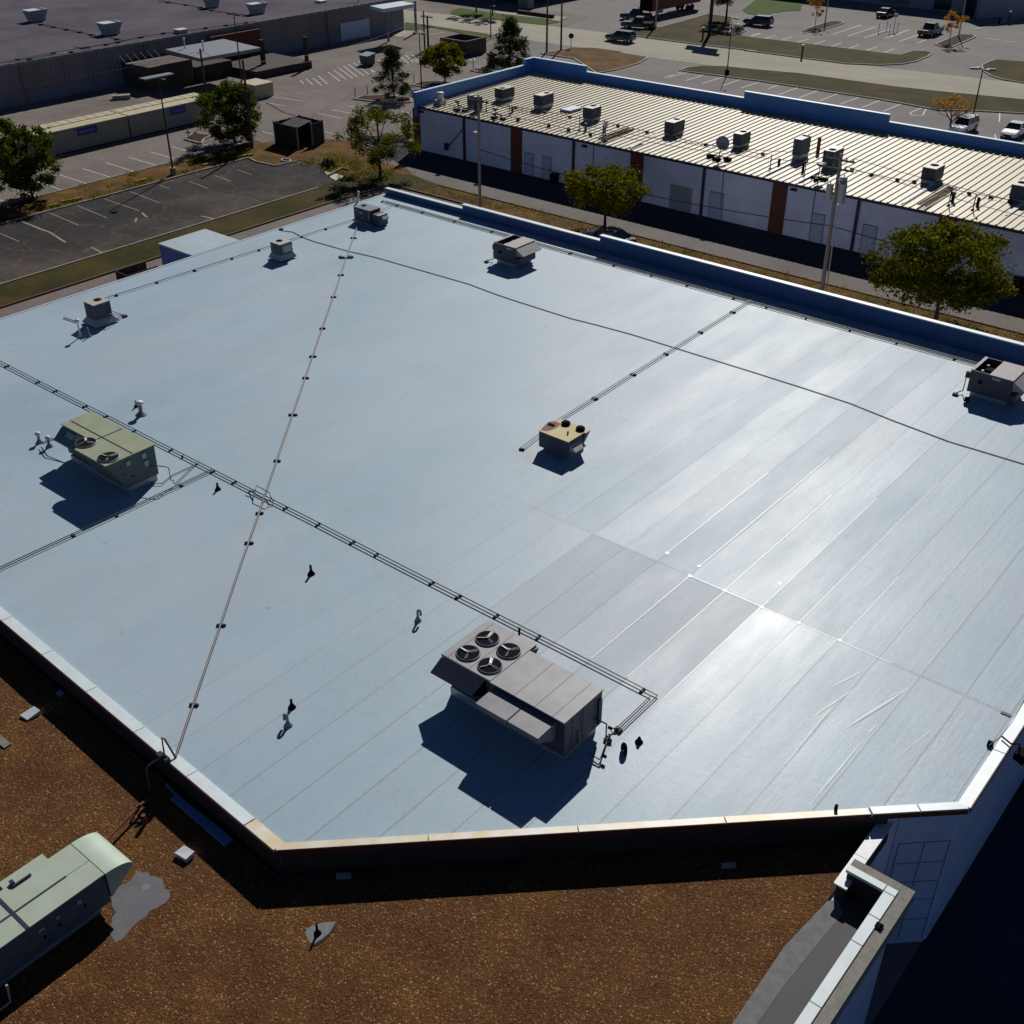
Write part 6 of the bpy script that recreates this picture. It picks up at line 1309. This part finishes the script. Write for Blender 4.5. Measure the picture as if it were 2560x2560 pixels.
# ================================================================== POLES, LAMPS, WIRES
def hgt(b, ytop):
    lo, hi = .1, 30
    for _ in range(50):
        m = (lo+hi)/2; v = Vector((b.x,b.y,m-CAMZ)); yy = 1280-FPX*v.dot(UP)/v.dot(FW)
        if yy > ytop: lo = m
        else: hi = m
    return lo
def upole(label, base, ytop, m='wood', r=.14, arm=None, cans=(), conduit=False, lean=(0,0), armz=.3):
    b = gp(base); h = hgt(b, ytop); u = thing('utility_pole', label, 'utility pole', (b.x,b.y,0))
    top = (b.x+lean[0], b.y+lean[1], h)
    MB().tube([(b.x,b.y,0), top], r, 12, r*.72).build('pole', m, u)
    if arm:
        for dz in arm:
            a = MB().hexa([(top[0]-1.1,top[1]-.2,h-dz-.06),(top[0]+1.1,top[1]-.05,h-dz-.06),(top[0]+1.1,top[1]+.05,h-dz-.06),(top[0]-1.1,top[1]-.1,h-dz-.06)], [(top[0]-1.1,top[1]-.2,h-dz+.06),(top[0]+1.1,top[1]-.05,h-dz+.06),(top[0]+1.1,top[1]+.05,h-dz+.06),(top[0]-1.1,top[1]-.1,h-dz+.06)]).build('crossarm', 'wood_dark', u)
            k = MB()
            for f in (-1.0,-.45,.5,1.0): k.lathe((top[0]+f,top[1]-.08,h-dz+.06), [(.03,0),(.07,.05),(.04,.12),(.07,.17),(.02,.22)], 8)
            k.build('insulator', 'vent', a)
    for (dx, dy, z, rr, hh) in cans:
        t_ = MB().lathe((top[0]+dx,top[1]+dy,z), [(rr*.9,0),(rr,.04),(rr,hh-.1),(rr*1.05,hh-.08),(rr*.9,hh),(rr*.3,hh+.05)], 18).build('transformer', 'galv', u)
        MB().cyl((top[0]+dx,top[1]+dy,z+hh+.03), .05, .16, 8).build('bushing', 'vent', t_)
    if conduit: MB().tube([(b.x+.34,b.y+.02,0), (b.x+.30+lean[0]*.6,b.y+.02+lean[1]*.6,h*.66)], .055, 8).build('riser_conduit', 'galv', u)
    return u, Vector(top)
pA, tA = upole('tall wooden utility pole behind the left part of the blue parapet, before the strip mall', (1200,520), 237, 'wood', .15, arm=(.5,), cans=())
pB, tB = upole('wooden utility pole with two grey transformers in front of the ribbed roof', (2053,736), 388, 'wood', .17, arm=(.45,1.1), cans=((-.42,-.15,7.15,.26,1.1),(.55,-.15,7.05,.30,1.45),(.38,.2,7.6,.27,1.2)), conduit=True, lean=(-.25,.35))
pF, tF = upole('weathered wooden pole between the containers and the loading dock', (517,245), 122, 'wood_dark', .16, arm=())
pE, tE = upole('wooden pole rising out of the bushy tree at the container end', (631,371), 150, 'wood_dark', .16, arm=(), lean=(0,.1))
c = gp((517,245)); 
pW, tW = upole('wooden pole with two crossarms at the far end of the left lot', (1071,124), 39, 'wood_dark', .17, arm=(.2,1.5))
pV, tV = upole('plain black pole beside the twin crossarm pole', (1062,126), 27, 'lamp_black', .13, arm=())
pG, tG = upole('tall plain pole left of the stop sign on the rounded grass patch', (1366.7,132.5), -60, 'wood_dark', .15, arm=())
pH, tH = upole('tall plain pole nearest to the stop sign', (1402.3,127), -60, 'wood_dark', .15, arm=())
pR, tR = upole('grey pole in front of the red trailer', (1638.7,69.4), -60, 'galv', .17, arm=())
c = gp((1200,520)); k = wp(b2(680,700), 79.0)
tag(MB().tube([(tA.x-.35,tA.y,k.z),(tA.x-.1,tA.y,k.z)], .05, 6).lathe((tA.x-.45,tA.y,k.z-.08), [(.05,0),(.2,.05),(.22,.15),(.1,.2)], 12).build('pole_lamp', 'vent_white'), 'white lamp head fixed to the left utility pole', 'lamp')
# stub pole by the roof corner
c = gp((921,520)); b = gp(b6(1690,1420), 5.6)
tag(MB().tube([(b.x-.6,b.y+3.5,0),(b.x-.8,b.y+3.5,5.2)], .16, 10, .12).build('stub_pole', 'wood'), 'short weathered stub pole behind the far roof corner', 'pole')
tag(MB().tube([(-63.3,58.0,5.2),(-63.15,58.25,7.0)], .07, 8).build('white_pipe', 'vent_white'), 'short white leaning pipe at the far left roof corner', 'pipe')
def lamp(label, base, ytop, heads, r=.09, m='lamp_black', basem=None, top=None):
    b = gp(base); h = hgt(b, ytop); u = thing('lamp_post', label, 'lamp post', (b.x,b.y,0))
    MB().tube([(b.x,b.y,0),(b.x,b.y,h)], r, 10, r*.6).build('pole', m, u)
    if basem: MB().cyl((b.x,b.y,0), .3, .7, 14).build('base', basem, u)
    for dx, dy in heads:
        L = math.hypot(dx,dy); 
        MB().tube([(b.x,b.y,h-.1),(b.x+dx*.5,b.y+dy*.5,h-.02)], .05, 6).build('arm', m, u)
        k = MB(); d = Vector((dx,dy,0)).normalized(); n_ = Vector((-d.y,d.x,0))*.2; C = Vector((b.x,b.y,h))
        k.hexa([tuple(C+d*.45-n_+Vector((0,0,-.12))),tuple(C+d*L-n_+Vector((0,0,-.12))),tuple(C+d*L+n_+Vector((0,0,-.12))),tuple(C+d*.45+n_+Vector((0,0,-.12)))], [tuple(C+d*.45-n_*.8+Vector((0,0,.08))),tuple(C+d*L-n_*.7+Vector((0,0,.06))),tuple(C+d*L+n_*.7+Vector((0,0,.06))),tuple(C+d*.45+n_*.8+Vector((0,0,.08)))])
        k.build('lamp_head', m, u, bevel=.02)
lamp('black lamp post on the median strip between the two left lots', (434,437), 197, ((.9,.1),), .10, basem='wood')
lamp('tall black lamp post with two heads in front of the warehouse roof', (612,264), 35, ((.95,.05),(-.95,-.05)), .10)
lamp('black lamp post with twin heads on the island behind the strip mall end', (1054,224), 83, ((.8,.2),(-.8,-.2)), .09)
lamp('black lamp post with four arms beside the white cars', (2427,317), 172, ((1.3,.5),(-1.3,-.4),(-.9,.6),(.9,-.5)), .10)
lamp('grey lamp post on the farther mulch island by the orange tree', (2062.6,58), -45, ((.8,.2),(-.8,-.2)), .11, 'galv')
lamp('pale lamp post on the nearer mulch island, ending at the top edge', (2396,94), -25, ((.8,.2),(-.8,-.2)), .11, 'galv')
lamp('slim black lamp post with square base on the long grass verge', (1817,188), 45, ((.8,.2),), .08, basem='black')
lamp('dark post standing beside the lawn of the far road', a3(1580,465), 15, ((.7,.2),), .1)
def wire(label, a, b, sag, r=.018, mat_='cable'):
    a, b = Vector(a), Vector(b); pts = [a.lerp(b,i/14)-Vector((0,0,sag*4*(i/14)*(1-i/14))) for i in range(15)]
    tag(MB().tube([tuple(p) for p in pts], r, 4, caps=False).build('overhead_wire', mat_), label, 'wire', 'overhead wires')
tR2 = Vector((10.0,78.6,10.3))
wire('thin wire from the transformer pole to the right over the ribbed roof, upper', tB+Vector((1.0,0,-.2)), tR2, 1.0)
wire('thin wire from the transformer pole to the right over the ribbed roof, lower', tB+Vector((1.0,0,-.9)), tR2-Vector((0,0,1.2)), 1.0)
wire('upper wire between the left utility pole and the transformer pole', tA+Vector((1.0,0,-.3)), tB+Vector((-1.0,0,-.2)), .9)
wire('second wire between the left utility pole and the transformer pole', tA+Vector((-.8,0,-.3)), tB+Vector((-1.0,0,-.9)), .9)
wire('low cable between the two wooden poles crossing before the white wall', (tA.x,tA.y,5.3), (tB.x,tB.y,5.2), .7, .035)
wire('low cable from the transformer pole to the right before the white wall', (tB.x,tB.y,5.2), (10,78.6,5.2), .7, .035)
wire('wire from the bushy tree pole to the lot pole', tE, tF, .6)
wire('wire from the bushy tree pole to the far crossarm pole', tE+Vector((0,0,-.3)), tW, 1.2)
wire('second wire from the bushy tree pole to the far crossarm pole', tE+Vector((.3,0,-.8)), tW+Vector((.6,0,-1)), 1.2)
wire('wire from the lot pole to the left out of the photo', tF+Vector((0,0,-.3)), (-128,40,5.5), .8)
# signs and small posts
b = gp(a4(1130,732)); u = thing('stop_sign', 'round dark sign seen from behind on the rounded grass patch', 'sign', (b.x,b.y,0))
MB().cyl((b.x,b.y,0), .05, 1.7, 8).build('post', 'lamp_black', u)
k = MB(); d = Vector((.55,-.83,0)); n_ = Vector((.83,.55,0)); k.tube([(b.x-d.x*.02,b.y-d.y*.02,1.75),(b.x+d.x*.02,b.y+d.y*.02,1.75)], .40, 8); k.build('sign_plate', 'lamp_black', u)
for p, lab in ((a6(732,742),'dark post with white cap on the long grass verge by the road'), (a7(1718,312),'dark post with white cap at the edge of the top right walk'), (a5(1238,485),'dark thin post with white cap left of the tall sign pole')):
    c = gp(p); u = thing('marker_post', lab, 'post', (c.x,c.y,0)); MB().cyl((c.x,c.y,0), .14, 1.7, 10).build('post', 'wood_dark', u); MB().cyl((c.x,c.y,1.7), .17, .14, 10).build('cap', 'vent_white', u)
c = gp(a7(1595,328)); tag(MB().cyl((c.x,c.y,0), .16, .8, 10).lathe((c.x,c.y,.8), [(.2,0),(.2,.1),(.05,.22)], 10).build('fire_hydrant', 'black'), 'small dark hydrant at the tip of the store shadow', 'hydrant')
# pylon sign whose board rises above the frame and throws the shadow on the road
c = gp((1773,90)); u = thing('pylon_sign', 'thick dark sign pole on the verge, the board shadow lying on the road', 'sign', (c.x,c.y,0))
MB().cyl((c.x,c.y,0), .28, 7.6, 14).build('pole', 'lamp_black', u)
MB().box((c.x-2.6,c.y-.2,7.3), (c.x+2.6,c.y+.2,9.6)).build('sign_board', 'store', u); MB().box((c.x-1.2,c.y-.2,9.62), (c.x+3.2,c.y+.2,11.0)).build('sign_board', 'store', u)
# cart corral
c = gp(a6(1810,420)); u = thing('cart_corral', 'thin metal cart corral frame in the top right lot', 'corral', (c.x,c.y,0))
k = MB()
for s_ in (-1,1):
    for t_ in (0,1): k.cyl((c.x+s_*.9,c.y+t_*3.0-1.0,0), .05, 1.5, 6)
    k.tube([(c.x+s_*.9,c.y-1.0,.9),(c.x+s_*.9,c.y+2.0,.9)], .05, 6); k.tube([(c.x+s_*.9,c.y-1.0,.45),(c.x+s_*.9,c.y+2.0,.45)], .05, 6)
k.build('rail', 'galv', u); MB().cyl((c.x+.2,c.y+2.2,0), .05, 2.6, 6).box((c.x-.1,c.y+2.15,2.1), (c.x+.5,c.y+2.25,2.6)).build('corral_sign', 'galv', u)

# ================================================================== VEHICLES
def car(label, c, rz_, paint, kind='sedan', name='parked_car', cat='car', L=4.6, Wd=1.82, H=1.45):
    u = bpy.data.objects.new(name, None); COL.objects.link(u); u.location = (c[0],c[1],0); u.rotation_euler = (0,0,rz_); u['_o'] = (0,0,0); u['label'] = label; u['category'] = cat
    h = L/2; w = Wd/2
    # body shell: cross sections along x (front at +x)
    if kind == 'pickup': prof = [(-h,.50,.98),(-h+.05,.36,1.05),(-.75,.34,1.05),(.9,.32,1.08),(h-.25,.34,1.0),(h,.42,.78)]
    elif kind == 'suv': prof = [(-h,.50,.98),(-h+.08,.38,1.06),(0,.30,1.02),(h*.42,.30,1.02),(h-.3,.32,.92),(h,.42,.72)]
    else: prof = [(-h,.45,.80),(-h+.12,.32,.96),(-h*.45,.26,.95),(h*.38,.26,.92),(h-.35,.28,.80),(h,.38,.62)]
    vs = []; n = 8
    for (x, zb, zt) in prof:
        e = 1 if abs(x) < h-.2 else (.93 if abs(x) < h-.01 else .80)
        m_ = (zb+zt)/2
        for yy, zz in ((-.86,zb),(-1,zb+.12),(-1,m_+.06),(-.92,zt),(.92,zt),(1,m_+.06),(1,zb+.12),(.86,zb)): vs.append((x, yy*w*e, zz))
    k = MB(); m_ = len(prof)
    k.add(vs, [(i*n+j, (i+1)*n+j, (i+1)*n+(j+1)%n, i*n+(j+1)%n) for i in range(m_-1) for j in range(n)]+[tuple(range(n)), tuple(reversed(range((m_-1)*n, m_*n)))], False)
    body = k.build('body', paint, u, bevel=.05)
    zb = prof[2][2]-.03
    if kind == 'pickup': lo = (-.95,.95); hi = (-.75,.35)
    elif kind == 'suv': lo = (-h+.10,h*.42); hi = (-h+.42,h*.12)
    else: lo = (-h*.80,h*.40); hi = (-h*.42,h*.08)
    wl, wh_ = w*.92, w*.74
    MB().hexa([(lo[0],-wl,zb),(lo[1],-wl,zb),(lo[1],wl,zb),(lo[0],wl,zb)], [(hi[0],-wh_,H-.05),(hi[1],-wh_,H-.05),(hi[1],wh_,H-.05),(hi[0],wh_,H-.05)]).build('window_glass', 'glass', u, bevel=.04)
    r_ = MB().box((hi[0]-.03,-wh_-.02,H-.06), (hi[1]+.03,wh_+.02,H)); rf = r_.build('roof', paint, u, bevel=.03)
    for s_ in (-1,1):
        for (x_, X_) in ((lo[0],hi[0]),(lo[1],hi[1]),((lo[0]+lo[1])/2-.1,(hi[0]+hi[1])/2)):
            MB().tube([(x_,s_*wl*1.005,zb),(X_,s_*wh_*1.02,H-.04)], .05, 5).build('pillar', paint, u)
    rw = .33 if kind == 'sedan' else .38
    for sx in (-1,1):
        for sy in (-1,1):
            cx_ = sx*h*.60; wh1 = MB().tube([(cx_,sy*(w-.20),rw),(cx_,sy*(w+.012),rw)], rw, 18).build('wheel', 'tyre', u)
            MB().tube([(cx_,sy*(w+.013),rw),(cx_,sy*(w+.022),rw)], rw*.62, 14).build('rim', 'rim', wh1)
    for sy in (-1,1):
        MB().box((h-.13,sy*w*.70-.2,.60), (h-.015,sy*w*.70+.2,.74)).build('headlight', 'chrome', u)
        MB().box((-h+.0,sy*w*.70-.17,.72), (-h+.10,sy*w*.70+.17,.9)).build('tail_light', 'tail', u)
        MB().box((lo[1]-.35,sy*(w+.08)-.09,zb+.02), (lo[1]-.2,sy*(w+.08)+.09,zb+.16)).build('side_mirror', paint, u)
    if kind == 'pickup':
        MB().box((-h+.12,-w*.82,1.051), (-1.0,w*.82,1.06)).build('cargo_bed', 'black', u)
    MB().box((h-.06,-.42,.40), (h+.005,.42,.58)).build('front_grille', 'black', u)
    return u
cp_teal = car_paint('dark_teal_paint', (.018,.045,.06)); cp_black = car_paint('black_paint', (.012,.012,.014)); cp_white = car_paint('white_paint', (.70,.72,.74)); cp_navy = car_paint('navy_paint', (.012,.018,.06))
xd = math.pi
car('dark teal car driving on the road', gp(a5(245,500)), math.atan2(-.09,-1)+0, cp_teal, 'suv', name='car', H=1.62, L=4.7)
car('black pickup truck standing before the red trailer', gp(a5(420,355))+Vector((0,1.0,0)), math.atan2(-.35,-1), cp_black, 'pickup', name='pickup_truck', cat='truck', L=5.6, Wd=2.0, H=1.8)
car('second black vehicle half hidden behind the pickup by the trailer', gp(a5(430,240)), math.atan2(-.35,-1), cp_black, 'pickup', name='pickup_truck', cat='truck', L=5.2, Wd=1.9, H=1.85)
car('dark blue car in the top lot under the tall tree', gp(a5(1870,320))+Vector((0,1,0)), math.atan2(-.12,-1), cp_navy, 'suv', L=4.8, H=1.6)
car('dark pickup seen from behind beside the nearer mulch island', gp(a7(670,470)), math.atan2(1,.05), cp_black, 'pickup', cat='truck', name='pickup_truck', L=5.6, Wd=2.0, H=1.85)
car('black car with a glinting roof in the shade of the top store', gp(a7(70,225)), math.atan2(1,-.05), cp_black, 'sedan', L=4.7)
car('white car half hidden by the blue parapet beside the bare tree', gp(a7(1115,1795))+Vector((-.3,.6,0)), -math.pi/2-.02, cp_white, 'suv', L=4.7, H=1.65)
car('white car with sunroof at the right photo edge behind the blue parapet', gp(a7(1775,1850))+Vector((-.2,.9,0)), -math.pi/2+.02, cp_white, 'sedan', L=4.8)
o = bpy.data.objects[-1] if False else None
car('dark blue car parked behind the parapet under the round alley tree', gp((1518,584),1.0), math.pi, cp_navy, 'sedan', L=4.8)
# sunroof of the right white car
# red semi trailer
A = gp(a5(625,232)); 
u = thing('semi_trailer', 'red box trailer with white roof edge beside the black pickup', 'trailer', (A.x,A.y,0))
dv = Vector((.10,1,0)).normalized(); nv = Vector((-dv.y*1.0,dv.x,0))
dv = (gp(a5(1200,130))-gp(a5(700,240))); dv.z = 0; dv.normalize(); nv = Vector((-dv.y,dv.x,0))
def tp3(l, s_, z): v = Vector((A.x,A.y,0))+dv*l+nv*s_; return (v.x,v.y,z)
def tbox(l0, l1, s0, s1, z0, z1): return MB().hexa([tp3(l0,s0,z0),tp3(l1,s0,z0),tp3(l1,s1,z0),tp3(l0,s1,z0)], [tp3(l0,s0,z1),tp3(l1,s0,z1),tp3(l1,s1,z1),tp3(l0,s1,z1)])
tbox(0,14.5,0,2.6,1.15,3.95).build('trailer_box', mat('red_trailer_paint', (.20,.028,.018), .5, var=.1), u)
tbox(-.02,14.5,-.03,2.63,3.952,4.02).build('trailer_roof', 'steel_white', u)
tbox(-.03,-.002,.1,2.5,1.2,3.9).build('front_panel', 'black', u)
tbox(1.5,3.2,.02,.08,.7,1.1).build('side_skirt', 'vent', u); tbox(4.2,7.2,-.03,.05,.45,.65).build('side_skirt', 'steel_white', u)
for l in (11.0,12.3):
    for s_ in (.15,2.2): MB().tube([tp3(l,s_,.5),tp3(l,s_+.28,.5)], .5, 16).build('wheel', 'tyre', u)
for s_ in (.4,2.0): tbox(2.2,2.4,s_,s_+.15,0,1.15).build('landing_leg', 'vent', u)
# ================================================================== FAR BUILDINGS
st = thing('far_store', 'grey store at the top right with dark red fascia and glass doors', 'building', (-88,218,0))
MB().box((-125,212,0), (-75.0,235,7.2)).build('wall', 'store', st)
MB().prism([(-75.0,212),(-71.0,208.3),(-66.5,216),(-66.5,235),(-74.99,235)], 0, 6.4).build('corner_wall', 'store', st)
MB().box((-90,211.9,.4), (-84.8,211.98,5.8)).build('green_panel', 'store_green', st)
MB().box((-82,211.7,4.6), (-74.5,211.98,6.4)).build('fascia', 'brown_red', st)
MB().obar((-75.2,211.85), (-71.0,208.0), .2, 4.6, 6.4).build('fascia', 'brown_red', st)
MB().box((-80.2,211.9,.2), (-77.2,211.98,3.6)).build('window', 'storeglass', st)
for a, b in (((-74.6,211.4),(-73.4,210.3)), ((-73.2,210.15),(-72.0,209.0))): MB().obar(a, b, .1, .1, 3.1).build('glass_door', 'storeglass', st)
fb = thing('far_dark_building', 'dark shaded building beyond the road at the top edge', 'building', (-150,190,0))
MB().box((-190,171.5,0), (-138.5,200,6.5)).build('wall', 'dark_wall', fb)
MB().box((-190.3,171.2,6.5), (-138.2,200,6.7)).build('roof', 'violet_roof', fb)
MB().box((-150,171.35,.2), (-146.8,171.48,3)).build('window', 'storeglass', fb); MB().box((-144.5,171.35,.2), (-142,171.48,3)).build('window', 'storeglass', fb)
c = gp(a4(450,130)); MBk = MB().box((c.x-1.1,c.y-.9,.1), (c.x+1.1,c.y+.9,1.7)).box((c.x-1.15,c.y-.95,1.7), (c.x+1.15,c.y+.95,1.8)); tag(MBk.build('dumpster', 'rtu_dark', bevel=.04), 'dark bin beyond the road in front of the sidewalk', 'dumpster')
A, B = gp(a4(330,205)), gp(a4(865,280)); tag(MB().obar(A, B, .5, 0, .6).build('low_wall', 'dark_wall'), 'low dark wall along the sidewalk beyond the road', 'wall')

for o in bpy.data.objects:
    if '_o' in o: del o['_o']
